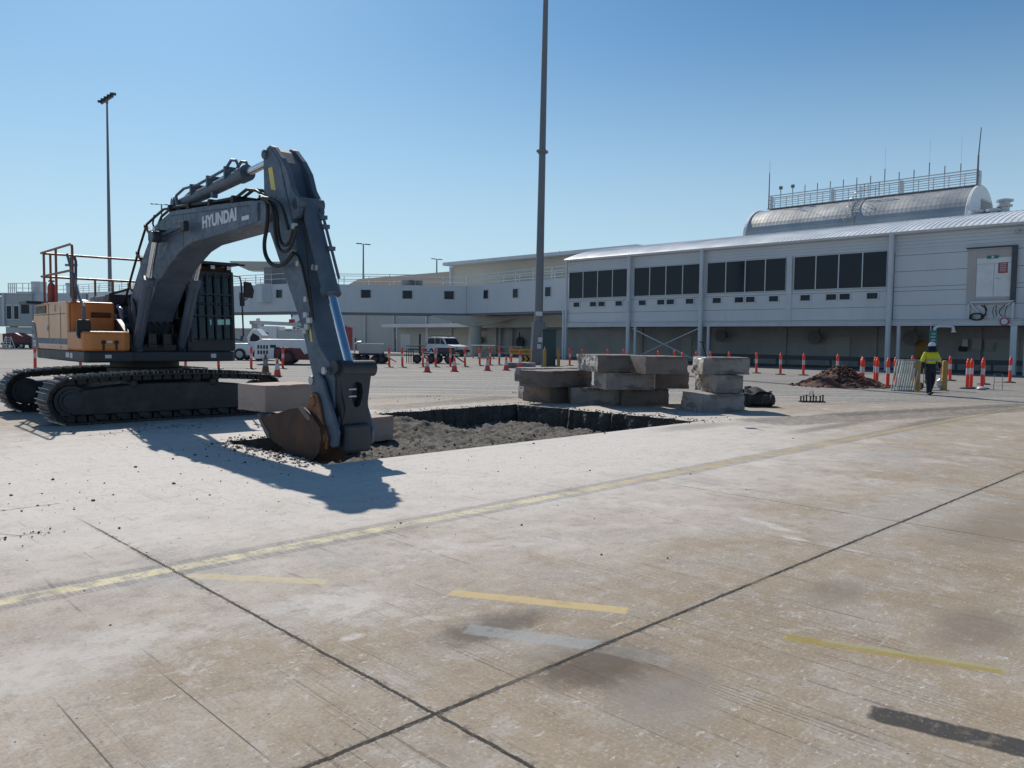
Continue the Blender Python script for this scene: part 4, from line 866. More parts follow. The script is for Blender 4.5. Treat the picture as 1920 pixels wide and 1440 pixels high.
for k, pts in enumerate((((488, 368), (499, 372), (503, 395), (500, 430), (495, 455), (497, 478), (508, 496), (522, 500), (536, 493), (550, 474)),
                         ((490, 371), (506, 376), (514, 400), (516, 440), (522, 465), (532, 474), (545, 466), (553, 440), (556, 426)),
                         ((492, 374), (508, 380), (520, 400), (521, 430), (526, 455), (535, 462), (545, 452), (549, 432)),
                         ((494, 371), (512, 373), (528, 385), (536, 410), (541, 430)))):
    y = -0.36 - 0.03 * (k % 2); P_ = [EX(a, b, y) for a, b in pts]
    for _ in range(2):   # round the corners
        Q = [P_[0]]
        for i in range(len(P_) - 1): Q += [P_[i] * 0.75 + P_[i + 1] * 0.25, P_[i] * 0.25 + P_[i + 1] * 0.75]
        P_ = Q + [P_[-1]]
    m.tube(P_, 0.032 if k == 0 else 0.026, 8)
m.tube([EX(x, y, 0.2) for x, y in ((590, 424), (600, 421), (604, 428), (601, 445), (597, 455))], 0.022, 8)
m.build('joint_hose', M['rubber'], arm, smooth=True)
# bucket cylinder on the front of the arm
a, b = Vector((7.76, 0, 3.72)), Vector((8.93, 0, 1.32)); d = b - a
m = MB(); m.tube([a, a + d * 0.56], 0.125, 20); m.tube([a + d * 0.53, a + d * 0.58], 0.145, 20); m.tube([a - Vector((0, 0.22, 0)), a + Vector((0, 0.22, 0))], 0.1, 16)
m.tube([a + d * 0.05 + Vector((0.13, 0.1, 0.06)), a + d * 0.5 + Vector((0.13, 0.1, 0.06))], 0.022, 8)
for t in (0.1, 0.16, 0.3): q = a + d * t; m.box(q + Vector((0.06, 0.04, 0.0)), q + Vector((0.18, 0.15, 0.06)))
bc = m.build('bucket_cylinder', M['paint_machine'], ex, smooth=True)
m = MB(); m.tube([a + d * 0.56, b], 0.07, 20); m.build('cylinder_rod', M['chrome'], bc, smooth=True)
# linkage and quick hitch
m = MB()
m.tube([(9.02, -0.2, 1.28), (9.02, 0.34, 1.28)], 0.115, 22); m.tube([(8.95, -0.26, 1.3), (8.95, -0.14, 1.3)], 0.1, 18)
def ring(m, outer, inner, x0, x1):
    n = len(outer)
    for i in range(n):
        j = (i + 1) % n; o0, o1, i0, i1 = outer[i], outer[j], inner[i], inner[j]
        m.hexa([(x0, o0[0], o0[1]), (x0, o1[0], o1[1]), (x0, i1[0], i1[1]), (x0, i0[0], i0[1]), (x1, o0[0], o0[1]), (x1, o1[0], o1[1]), (x1, i1[0], i1[1]), (x1, i0[0], i0[1])])
outer = [(-0.2, 1.24), (-0.19, 0.95), (-0.15, 0.72), (-0.2, 0.5), (-0.22, 0.36), (0.0, 0.3), (0.26, 0.36), (0.25, 0.52), (0.2, 0.72), (0.23, 0.95), (0.27, 1.24), (0.03, 1.26)]
inner = [(-0.04, 1.06), (-0.06, 0.95), (-0.05, 0.84), (-0.02, 0.76), (0.0, 0.74), (0.03, 0.73), (0.06, 0.74), (0.08, 0.76), (0.11, 0.84), (0.13, 0.95), (0.11, 1.06), (0.04, 1.1)]
ring(m, outer, inner, 8.97, 9.09)
for y0, y1 in ((-0.2, -0.14), (0.17, 0.23)): m.prism([(8.9, 1.2), (9.02, 1.2), (9.09, 0.5), (9.0, 0.42), (8.8, 0.5), (8.84, 0.9)], y0, y1)
h_link = m.build('linkage', M['paint_black'], ex)
m = MB()
pl = [(8.36, 1.0), (8.42, 1.15), (8.6, 1.2), (8.74, 1.1), (8.82, 0.94), (9.0, 0.65), (9.14, 0.4), (9.1, 0.2), (8.98, 0.16), (8.66, 0.3), (8.5, 0.5), (8.42, 0.82)]
m.prism(pl, -0.31, -0.25); m.prism(pl, 0.25, 0.31); m.build('hitch_plate', M['paint_machine'], h_link, bevel=0.015)
m = MB(); m.box((8.5, -0.24, 0.14), (9.04, 0.24, 0.62)); m.box((8.9, -0.2, 0.1), (9.18, 0.22, 0.5)); m.tube([(8.6, -0.2, 0.95), (8.6, 0.2, 0.95)], 0.1, 16); m.build('quick_hitch', M['paint_black'], h_link, bevel=0.04, seg=2)
m = MB()
for s_, z, r in ((8.42, 1.09, 0.065), (8.64, 0.62, 0.06), (8.79, 1.245, 0.055)): m.tube([(s_, -0.335, z), (s_, -0.30, z)], r, 16); m.cut(); m.tube([(s_, 0.3, z), (s_, 0.335, z)], r, 16); m.cut()
for y, z in ((-0.05, 0.98), (-0.05, 0.88), (0.02, 0.42), (-0.1, 0.36)): m.box((8.99, y - 0.06, z), (9.0 + 0.11, y + 0.06, z + 0.02))
m.build('hitch_pin', M['steel'], h_link, smooth=True)
# bucket
B0, B1 = -0.42, 0.1
side = [(6.95, 0.43), (7.45, 0.53), (7.95, 0.65), (8.35, 0.7), (8.62, 0.6), (8.84, 0.45), (8.88, 0.28), (8.8, 0.08), (8.62, -0.06), (8.3, -0.08), (7.9, 0.0), (7.44, 0.1), (7.21, 0.17)]
m = MB(); m.prism(side, B0, B0 + 0.035); m.prism(side, B1 - 0.035, B1)
shell = [(6.93, 0.42), (7.2, 0.16), (7.44, 0.09), (7.9, -0.01), (8.3, -0.09), (8.63, -0.07), (8.82, 0.07), (8.9, 0.28), (8.86, 0.46), (8.63, 0.61)]
for i in range(len(shell) - 1):
    p, q = shell[i], shell[i + 1]; dx, dz = q[0] - p[0], q[1] - p[1]; L = hypot(dx, dz); nx_, nz_ = -dz / L * 0.03, dx / L * 0.03
    m.prism([p, q, (q[0] + nx_, q[1] + nz_), (p[0] + nx_, p[1] + nz_)], B0 + 0.036, B1 - 0.036)
bk = m.build('bucket', M['rust'], ex)
m = MB()
for y in (-0.36, -0.16, 0.04): m.prism([(6.8, 0.5), (6.86, 0.38), (7.12, 0.2), (7.16, 0.3), (6.98, 0.46)], y - 0.045, y + 0.045); m.cut()
m.prism([(6.93, 0.47), (6.9, 0.41), (7.2, 0.14), (7.3, 0.14), (7.26, 0.24)], B0 - 0.012, B0 - 0.001); m.cut(); m.prism([(8.2, 0.69), (8.35, 0.72), (8.62, 0.55), (8.5, 0.52)], B0 - 0.01, B0 - 0.001)
m.build('bucket_tooth', M['worn'], bk, bevel=0.008)
for y0 in (B0 + 0.06, B1 - 0.1):
    m = MB(); m.prism([(8.35, 0.6), (8.42, 0.84), (8.52, 0.93), (8.63, 0.9), (8.7, 0.78), (8.78, 0.55), (8.95, 0.3), (8.9, 0.14), (8.72, 0.2), (8.5, 0.42)], y0, y0 + 0.045)
    m.tube([(8.54, y0 - 0.025, 0.8), (8.54, y0 + 0.07, 0.8)], 0.085, 18); m.tube([(8.82, y0 - 0.025, 0.3), (8.82, y0 + 0.07, 0.3)], 0.09, 18)
    m.build('bucket_ear', M['rust_light'], bk, bevel=0.01)
# ------------------------------------------------------------------ terminal building with the raised glazed gallery
XF = 52.5
tb_ = thing('terminal_building', 'long white terminal wing with dark window bands over an open undercroft', 'building', (XF, 29, 0))
T0 = Matrix.Translation((-XF, -29, 0))
cols = [46.6, 39.75, 32.95, 26.1, 19.25, 12.35, 5.5]
zb, ze = 2.87, 8.72
YE = 2.0
def fz(py_, px_=1675): return GX(px_, py_, XF).z
z_beam = 3.22; z_wb = fz(537); z_wt = fz(470); z_corr = fz(466)
m = MB(T0)   # smooth panels below the glass, with recessed seams
seams = [z_beam + 0.02, 4.06, 5.08, z_wb - 0.1]
m.box((XF + 0.06, YE, zb + 0.2), (XF + 0.3, cols[0], ze - 0.05))
for a, b in zip(seams, seams[1:]): m.box((XF, cols[4] + 0.02, a + 0.012), (XF + 0.06, cols[0] - 0.05, b - 0.012))
zs2 = [z_beam + 0.02, 4.12, 5.02, 5.28, 6.25, 7.25, 7.5]
for a, b in zip(zs2, zs2[1:]): m.box((XF, YE, a + 0.012), (XF + 0.06, cols[4] - 0.14, b - 0.012))
m.build('wall_panel', M['clad'], tb_)
m = MB(T0)
for z_ in seams[1:-1]: m.box((XF + 0.035, cols[4] + 0.03, z_ - 0.014), (XF + 0.059, cols[0] - 0.06, z_ + 0.014))
for z_ in zs2[1:-1]: m.box((XF + 0.035, YE, z_ - 0.014), (XF + 0.059, cols[4] - 0.15, z_ + 0.014))
m.box((XF + 0.03, cols[4] - 0.16, z_beam), (XF + 0.059, cols[4] - 0.1, 7.5)); m.build('panel_seam', M['paint_black'], tb_)
m = MB(T0)   # ribbed cladding band under the eave
z = z_wt + 0.08
while z < ze - 0.1:
    m.hexa([(XF - 0.0, YE, z), (XF + 0.06, YE, z), (XF + 0.06, cols[0], z), (XF, cols[0], z), (XF + 0.025, YE, z + 0.2), (XF + 0.06, YE, z + 0.2), (XF + 0.06, cols[0], z + 0.2), (XF + 0.025, cols[0], z + 0.2)]); z += 0.21
m.build('ribbed_cladding', M['clad'], tb_)
m = MB(T0); m.box((XF - 0.08, YE, zb), (XF + 0.3, cols[0] + 0.1, z_beam - 0.02)); m.box((XF - 0.16, YE, zb - 0.02), (XF - 0.08, cols[0] + 0.1, zb + 0.05)); m.box((XF - 0.16, YE, z_beam - 0.07), (XF - 0.08, cols[0] + 0.1, z_beam - 0.02)); m.build('edge_beam', M['clad_col'], tb_)
for i, y in enumerate(cols):
    m = MB(T0); w_ = 0.17
    z0 = z_beam if i == 3 else 0
    if i in (1, 2, 4): m.tube([(XF - 0.3, y, 0), (XF - 0.3, y, ze - 0.02)], 0.165, 20); m.box((XF - 0.6, y - 0.3, 0), (XF, y + 0.3, 0.03)); m.tube([(XF - 0.05, y - 0.55, 0), (XF - 0.05, y - 0.55, zb)], 0.12, 14)
    elif i == 3: m.box((XF - 0.06, y - 0.19, zb - 0.0 + 0.36), (XF - 0.001, y + 0.19, z_wt + 0.1))
    elif i == 0: m.box((XF - 0.25, y - 0.02, 0), (XF - 0.05, y + 0.16, ze - 0.1)); m.tube([(XF - 0.3, y + 0.25, 0), (XF - 0.3, y + 0.25, 3.9), (XF - 0.2, y + 0.4, 4.3)], 0.1, 10)
    else: m.box((XF - 0.25, y - 0.16, 0), (XF - 0.002, y + 0.16, zb - 0.03)); m.tube([(XF - 0.3, y - 0.7, 0), (XF - 0.3, y - 0.7, z_beam + 1.3)], 0.16, 14)
    m.build('column', M['clad_col'], tb_, smooth=True)
m = MB(T0); m.bar((XF - 0.1, cols[1] - 0.3, zb - 0.15), (XF - 0.1, cols[2] + 0.3, 0.25), 0.14, 0.06); m.bar((XF + 0.02, cols[1] - 0.3, 0.25), (XF + 0.02, cols[2] + 0.3, zb - 0.15), 0.14, 0.06); m.build('cross_brace', M['clad_col'], tb_)
# glazing: four panes a bay, and a small framed vent window rhythm below
for b in range(4):
    ya, yb = cols[b] - (0.12 if b == 0 else 0.32), cols[b + 1] + (0.3 if b not in (2,) else 0.24)
    n_ = 4; pw_ = (ya - yb) / n_
    for i in range(n_):
        y1 = ya - i * pw_; y0 = y1 - pw_
        m = MB(T0); m.box((XF - 0.012, y0 + 0.035, z_wb), (XF - 0.002, y1 - 0.035, z_wt)); wdw = m.build('window', M['window'], tb_)
        m = MB(T0)
        for (u0, u1, a_, b_) in ((y0 - 0.0, y0 + 0.034, z_wb - 0.05, z_wt + 0.05), (y1 - 0.034, y1, z_wb - 0.05, z_wt + 0.05), (y0 + 0.034, y1 - 0.034, z_wb - 0.05, z_wb), (y0 + 0.034, y1 - 0.034, z_wt, z_wt + 0.05)): m.box((XF - 0.045, u0, a_), (XF - 0.001, u1, b_))
        m.build('frame', M['frame'], wdw)
    L = ya - yb
    for f in (0.14, 0.43, 0.575, 0.86):
        y = ya - L * f; hw = 0.34
        m = MB(T0); m.box((XF - 0.02, y - hw, 4.6), (XF - 0.004, y + hw, 4.98)); wdw = m.build('vent_window', M['window'], tb_)
        m = MB(T0)
        for (u0, u1, a_, b_) in ((y - hw - 0.09, y - hw, 4.51, 5.07), (y + hw, y + hw + 0.09, 4.51, 5.07), (y - hw, y + hw, 4.51, 4.6), (y - hw, y + hw, 4.98, 5.07)): m.box((XF - 0.05, u0, a_), (XF - 0.001, u1, b_))
        m.build('frame', M['clad_col'], wdw)
# vault roof with standing ribs
def vault(x):
    t = max(0, min(1, (x - (XF - 0.35)) / 8.5)); return ze + 1.62 * sin(t * pi / 2) ** 0.85
prof = [(XF - 0.35 + 8.5 * (1 - cos(a * pi / 2 / 14)) , 0) for a in range(15)]
xs = [XF - 0.35 + 8.5 * (i / 16) ** 1.6 for i in range(17)] + [XF + 9.5, XF + 12, XF + 16]
m = MB(T0); ny_ = 2
for y in (YE, cols[0] + 0.25):
    for x in xs: m.v.append(T0 @ Vector((x, y, vault(x) if x < XF + 8.2 else vault(XF + 8.2) - 0.02 * (x - XF - 8.2) ** 1.6)))
k_ = len(xs)
for i in range(k_ - 1): m.f.append((i, i + 1, k_ + i + 1, k_ + i))
m.prism([(x, vault(x) if x < XF + 8.2 else vault(XF + 8.2) - 0.02 * (x - XF - 8.2) ** 1.6) for x in xs] + [(XF + 16, ze), (XF - 0.35, ze - 0.02)], cols[0] + 0.1, cols[0] + 0.22)
roof_o = m.build('roof', M['roof'], tb_, fix=False)
m = MB(T0); y = YE + 0.2
while y < cols[0] + 0.1:
    for i in range(0, 16, 2):
        p, q = (xs[i], vault(xs[i])), (xs[i + 2], vault(xs[min(i + 2, 16)]))
        m.hexa([(p[0], y - 0.03, p[1] - 0.01), (q[0], y - 0.03, q[1] - 0.01), (q[0], y + 0.03, q[1] - 0.01), (p[0], y + 0.03, p[1] - 0.01), (p[0], y - 0.02, p[1] + 0.035), (q[0], y - 0.02, q[1] + 0.035), (q[0], y + 0.02, q[1] + 0.035), (p[0], y + 0.02, p[1] + 0.035)])
    y += 0.33
m.build('roof_ribs', M['roof'], roof_o)
m = MB(T0); m.prism([(XF - 0.42, ze - 0.02), (XF - 0.36, ze - 0.16), (XF - 0.2, ze - 0.18), (XF - 0.02, ze - 0.1), (XF - 0.02, ze), (XF - 0.36, ze)], YE, cols[0] + 0.2); m.build('gutter', M['clad_col'], tb_)
# undercroft
m = MB(T0); m.box((XF + 0.31, YE, zb + 0.05), (XF + 6.5, cols[0] + 0.1, zb + 0.15)); m.build('soffit', M['soffit'], tb_)
m = MB(T0); m.box((XF + 6.5, YE, 0), (XF + 6.8, cols[0] + 0.1, ze)); m.box((XF + 0.31, cols[0] - 0.12, zb + 0.15), (XF + 16, cols[0] + 0.1, ze - 0.02)); m.box((XF + 6.45, YE, 0), (XF + 6.5, cols[0], 0.5))
for y in (43.3, 36.4, 29.5, 22.6, 15.9, 9.1): m.box((XF + 6.3, y - 0.15, 0), (XF + 6.5, y + 0.15, zb + 0.04))
m.build('undercroft_wall', M['dark_wall'], tb_)
for y0, y1, z1 in ((26.2, 24.4, 2.2), (15.6, 13.6, 2.1), (39.0, 38.0, 2.1), (44.3, 43.4, 2.1)):
    m = MB(T0); m.box((XF + 6.4, y1, 0.02), (XF + 6.48, y0, z1)); m.build('undercroft_door', M['grey_wall'], tb_, bevel=0.01)
m = MB(T0); y = 8.0
while y < 34:
    m.box((XF + 2.2, y - 0.06, 0), (XF + 2.3, y + 0.06, 0.75)); y += 2.0
m.box((XF + 2.1, 8, 0.5), (XF + 2.18, 34, 0.8)); m.build('guard_rail', M['paint_dark'], tb_)
for px, py in ((1707, 634), (1526, 633), (1350, 630), (974, 641)):
    q = GX(px, py, XF + 5.6) if px > 1000 else None
    if q is None: continue
    m = MB(T0)
    m.tube([(q.x, q.y, q.z), (q.x + 0.12, q.y, q.z)], 0.5, 20); m.tube([(q.x - 0.05, q.y, q.z), (q.x + 0.9, q.y, q.z)], 0.14, 12); m.bar((q.x + 0.9, q.y, q.z), (q.x + 0.9, q.y, q.z + 0.8), 0.08)
    m.build('wall_fan', M['pole'], tb_)
for px, py, w2, h2, mt in ((1832, 645, 0.6, 0.75, 'grey_wall'), (1856, 650, 0.55, 0.6, 'dark_wall'), (1810, 643, 0.35, 0.5, 'frame'), (1806, 654, 0.5, 0.35, 'black'), (1730, 655, 0.8, 1.2, 'post_yellow')):
    q = GX(px, py, XF + 6.3); m = MB(T0); m.box((q.x - 0.1, q.y - w2 / 2, q.z - h2 / 2), (q.x + 0.05, q.y + w2 / 2, q.z + h2 / 2)); m.build('service_box', M[mt], tb_, bevel=0.02)
# gate door high in the wall, its frame, signs, the truss shelf and hanging cables below
def YZ(px, py): q = GX(px, py, XF); return q.y, q.z
y0, zt = YZ(1833, 488); y1, z0 = YZ(1895, 555)
yo0, zo = YZ(1815, 467); yo1, zo2 = YZ(1910, 463)
m = MB(T0)
m.box((XF - 0.05, yo1 + 0.3, zo - 0.1), (XF - 0.002, yo0, zo - 0.02)); m.box((XF - 0.03, y0 + 0.04, z0 - 0.5), (XF - 0.003, yo0 - 0.02, zo - 0.11)); m.box((XF - 0.03, yo1 + 0.3, z0 - 0.5), (XF - 0.003, y1 - 0.05, zo - 0.11)); m.box((XF - 0.028, y1 - 0.05, zt + 0.12), (XF - 0.003, y0 + 0.04, zo - 0.11)); m.box((XF - 0.026, y1 - 0.05, z0 - 0.5), (XF - 0.003, y0 + 0.04, z0 - 0.05))
dp = m.build('door_portal', mat('portal_panel', (0.45, 0.42, 0.41), 0.6, 0.06, 1), tb_)
m = MB(T0); m.box((XF - 0.16, yo1 + 0.02, z0 - 0.4), (XF - 0.002, yo1 + 0.28, zo + 0.05)); m.box((XF - 0.14, yo1 + 0.3, zo - 0.01), (XF - 0.002, yo0 + 0.05, zo + 0.06)); m.build('rubber_seal', M['paint_dark'], dp)
for a_, b_ in ((y0, (y0 + y1) / 2 + 0.01), ((y0 + y1) / 2 - 0.01, y1)):
    m = MB(T0); m.box((XF - 0.04, b_, z0), (XF - 0.006, a_, zt - 0.25)); dr = m.build('door', M['white'], dp, bevel=0.01)
m = MB(T0); m.box((XF - 0.06, (y0 + y1) / 2 - 0.35, z0 + 1.0), (XF - 0.04, (y0 + y1) / 2 - 0.12, z0 + 1.06)); m.build('handle', M['steel'], dr)
m = MB(T0); m.box((XF - 0.045, y1 - 0.03, zt - 0.24), (XF - 0.006, y0 + 0.02, zt + 0.1)); m.build('door_header', M['white'], dp)
q = YZ(1862, 482); m = MB(T0); m.box((XF - 0.06, q[0] - 0.3, q[1] - 0.09), (XF - 0.046, q[0] + 0.3, q[1] + 0.09)); sg = m.build('exit_sign', M['sign_green'], dp)
m = MB(T0); m.box((XF - 0.064, q[0] - 0.06, q[1] - 0.06), (XF - 0.061, q[0] + 0.06, q[1] + 0.06)); m.build('sign_symbol', M['sticker'], sg)
q = YZ(1881, 502); m = MB(T0); m.box((XF - 0.055, q[0] - 0.24, q[1] - 0.3), (XF - 0.042, q[0] + 0.24, q[1] + 0.3)); sg = m.build('notice', M['sign_red'], dp)
m = MB(T0)
for i in range(5): m.box((XF - 0.058, q[0] - 0.18, q[1] + 0.2 - i * 0.1), (XF - 0.0555, q[0] + 0.16, q[1] + 0.23 - i * 0.1))
m.build('notice_lines', M['sticker'], sg)
a_ = YZ(1817, 567); b_ = YZ(1903, 567); zl = z_beam + 0.02
m = MB(T0); xx = XF - 0.12
m.bar((xx, a_[0], a_[1]), (xx, b_[0], a_[1]), 0.12); m.bar((xx, a_[0] - 0.02, a_[1]), (xx, a_[0] - 0.02, zl), 0.12); m.bar((xx, b_[0] + 0.05, a_[1]), (xx, b_[0] + 0.05, zl), 0.12); m.bar((xx, a_[0] - 0.1, a_[1] - 0.05), (xx, a_[0] - 0.9, zl), 0.08); m.bar((xx, b_[0] + 0.15, a_[1] - 0.05), (xx, b_[0] + 0.9, zl + 0.4), 0.08)
m.build('bracket_truss', M['clad_col'], dp)
m = MB(T0)
def cab_(pts, r=0.025, x=XF - 0.22): m.tube([(x,) + YZ(*p) for p in pts], r, 6)
cab_(((1842, 573), (1849, 577), (1851, 585), (1848, 591), (1840, 594)), 0.035); cab_(((1847, 572), (1852, 580), (1850, 590), (1842, 598)), 0.035); cab_(((1871, 573), (1865, 576), (1863, 585), (1866, 596)), 0.02); cab_(((1870, 573), (1869, 583), (1871, 594)), 0.02); cab_(((1886, 572), (1877, 580), (1876, 588), (1882, 594)), 0.022); cab_(((1891, 573), (1887, 583), (1886, 594)), 0.02)
for k_ in range(5):
    c = YZ(1835, 594); m.tube([(XF - 0.25 + 0.03 * k_, c[0] + 0.33 * cos(t * pi / 10) + 0.03 * k_, c[1] + 0.2 * sin(t * pi / 10)) for t in range(21)], 0.03, 6)
m.build('hanging_cable', M['rubber'], dp)
q = YZ(1885, 603); m = MB(T0); m.tube([(XF - 0.2, q[0], q[1]), (XF - 0.17, q[0], q[1])], 0.24, 24); cs = m.build('round_sign', M['sign_red'], tb_)
m = MB(T0); m.tube([(XF - 0.21, q[0], q[1]), (XF - 0.201, q[0], q[1])], 0.17, 24); m.build('sign_face', M['sticker'], cs)
q = YZ(1911, 436); m = MB(T0); m.ball((XF - 0.4, q[0], q[1]), 0.13); m.box((XF - 0.45, q[0] - 0.1, q[1] + 0.08), (XF, q[0] + 0.1, q[1] + 0.16)); m.build('camera_dome', M['grey_wall'], tb_)
# --- barrel-vaulted plant room on the roof
bv = thing('roof_plant_room', 'silver barrel-vaulted plant room on the terminal roof', 'plant room', (62.4, 25, 9.0))
Tb = Matrix.Translation((-62.4, -25, -9.0)); bx0, bx1, by0, by1, bzc = 59.4, 65.4, 17.1, 33.6, 12.72
prof = [(62.4 - 3.0 * cos(pi * i / 24), 10.05 + (bzc - 10.05) * sin(pi * i / 24)) for i in range(25)]
m = MB(Tb)
rows = int((by1 - by0) / 0.16)
for j in range(rows + 1):
    y = by0 + 0.12 + (by1 - by0 - 0.24) * j / rows; off = 0.003 if j % 2 else 0.0
    for x, z in prof: m.v.append(Tb @ Vector((62.4 + (x - 62.4) * (1 + off / 3), y, 10.05 + (z - 10.05) * (1 + off / 2.67))))
for j in range(rows):
    for i in range(24): m.f.append((j * 25 + i, j * 25 + i + 1, (j + 1) * 25 + i + 1, (j + 1) * 25 + i))
m.prism([(bx0, 9.0), (bx1, 9.0), (bx1, 10.05), (bx0, 10.05)], by0 + 0.1, by1 - 0.1)
m.build('vault_shell', M['tank'], bv)
m = MB(Tb); p2 = [(62.4 + (x - 62.4) * 1.03, 10.05 + (z - 10.05) * 1.03) for x, z in prof]
m.prism([(bx0 - 0.09, 9.0)] + p2 + [(bx1 + 0.09, 9.0)], by0 - 0.1, by0 + 0.12); m.prism([(bx0 - 0.09, 9.0)] + p2 + [(bx1 + 0.09, 9.0)], by1 - 0.12, by1 + 0.1); m.build('end_wall', M['white'], bv, bevel=0.02)
m = MB(Tb)
for i in range(9): z = 10.3 + i * 0.17; m.hexa([(62.0, by0 - 0.2, z), (64.6, by0 - 0.2, z), (64.6, by0 - 0.1, z + 0.05), (62.0, by0 - 0.1, z + 0.05), (62.0, by0 - 0.2, z + 0.03), (64.6, by0 - 0.2, z + 0.03), (64.6, by0 - 0.1, z + 0.12), (62.0, by0 - 0.1, z + 0.12)])
m.box((62.0, by0 - 0.105, 10.25), (64.6, by0 - 0.1, 11.9)); m.build('louvre', M['grey_wall'], bv)
m = MB(Tb); zt = bzc + 0.08
m.box((61.9, by0 + 0.1, zt), (62.9, by1 - 0.6, zt + 0.05))
yl = [by0 + 0.2 + i * (by1 - by0 - 1.0) / 15 for i in range(16)]
for x in (61.9, 62.9):
    for z in (0.38, 0.72, 1.05): m.bar((x, yl[0], zt + z), (x, yl[-1], zt + z), 0.05 if z < 1 else 0.07)
    for i, y in enumerate(yl): m.bar((x, y, zt), (x, y, zt + 1.05), 0.045); 
for y in (yl[0], yl[-1]):
    for z in (0.38, 0.72, 1.05): m.bar((61.9, y, zt + z), (62.9, y, zt + z), 0.05)
for i in (0, 5, 10, 15): m.bar((62.4, yl[i], zt - 0.2), (62.4, yl[i], zt + 1.05), 0.2)
m.build('walkway_rail', M['frame'], bv)
for i in range(1, 15):
    m = MB(Tb); hgt = 0.75 + (0.5 if i in (3, 6) else 0) ; y = yl[i]; m.tube([(61.9, y, zt + 1.05), (61.9, y, zt + 1.05 + hgt * 0.75)], 0.035, 6)
    if i in (1, 3, 6): m.tube([(61.9, y, zt + 1.05 + hgt * 0.75), (61.9, y, zt + 3.6)], 0.006, 5)
    if i in (13, 14): m.box((61.82, y - 0.12, zt + 1.5), (61.98, y + 0.12, zt + 1.75))
    m.build('aerial', M['pole'], bv)
m = MB(Tb); m.tube([(61.9, yl[0] - 0.05, zt), (61.9, yl[0] - 0.05, zt + 2.0)], 0.07, 8, 0.06); m.tube([(61.9, yl[0] - 0.05, zt + 2.0), (61.9, yl[0] - 0.15, zt + 3.9)], 0.045, 8, 0.03); m.build('aerial', M['pole'], bv)
m = MB(Tb); m.tube([(61.9, yl[-1], zt), (61.9, yl[-1], zt + 3.0)], 0.06, 8, 0.035); m.tube([(61.9, yl[-1], zt + 3.0), (61.9, yl[-1], zt + 3.9)], 0.012, 5); m.build('aerial', M['pole'], bv)
m = MB(Tb)
lp = [(62.4 - 3.08 * cos(pi * i / 24), 10.05 + (bzc + 0.05 - 10.05) * sin(pi * i / 24)) for i in range(1, 12)]
for dy in (-0.3, 0.3): m.tube([(59.35, 25.0 + dy, 9.6)] + [(x, 25.0 + dy, z + 0.04) for x, z in lp] + [(61.9, 25 + dy, zt + 1.0)], 0.03, 6)
for i in range(len(lp) - 1):
    for t in (0.0, 0.5): x = lp[i][0] + (lp[i + 1][0] - lp[i][0]) * t; z = lp[i][1] + (lp[i + 1][1] - lp[i][1]) * t; m.bar((x, 24.7, z + 0.04), (x, 25.3, z + 0.04), 0.035)
for t in range(4):
    c = lp[t * 2 + 1]; nn = Vector((c[0] - 62.4, 0, c[1] - 9.6)).normalized()
    m.tube([(c[0] + nn.x * 0.75 * sin(pi * k / 8), 25 - 0.35 * cos(pi * k / 8), c[1] + nn.z * 0.75 * sin(pi * k / 8)) for k in range(9)], 0.02, 5)
for y in (24.7, 25.3, 23.6): m.bar((61.2, y, zt - 0.2), (61.2, y, zt + 0.95), 0.05)
for z in (0.45, 0.9): m.bar((61.2, 23.6, zt + z), (61.2, 25.3, zt + z), 0.05)
m.build('cage_ladder', M['steel'], bv)
for px, py, kind in ((1883, 396, 1), (1865, 400, 0), (1832, 404, 0)):
    q = GX(px, py, 58.5); m = MB()
    m.lathe([(0.3, 0), (0.3, 0.35), (0.45, 0.37), (0.45, 0.5), (0.3, 0.52), (0.3, 0.68), (0.5, 0.7), (0.5, 0.82), (0.2, 0.9)] if kind else [(0.35, 0), (0.35, 0.1), (0.5, 0.12), (0.5, 0.3), (0.2, 0.36)], (0, 0, 0), 18)
    o = m.build('roof_vent', M['steel'], None, smooth=True); o.location = (q.x, q.y, vault(58.5) - 0.03)
    tag(o, {1883: 'tall two-tier mushroom vent on the roof right of the barrel-vaulted plant room', 1865: 'low round cowl vent on the terminal roof next to the tall two-tier vent', 1832: 'low round cowl vent on the terminal roof below the louvred end of the plant room'}[px], 'roof vent', 'vents on the terminal roof')

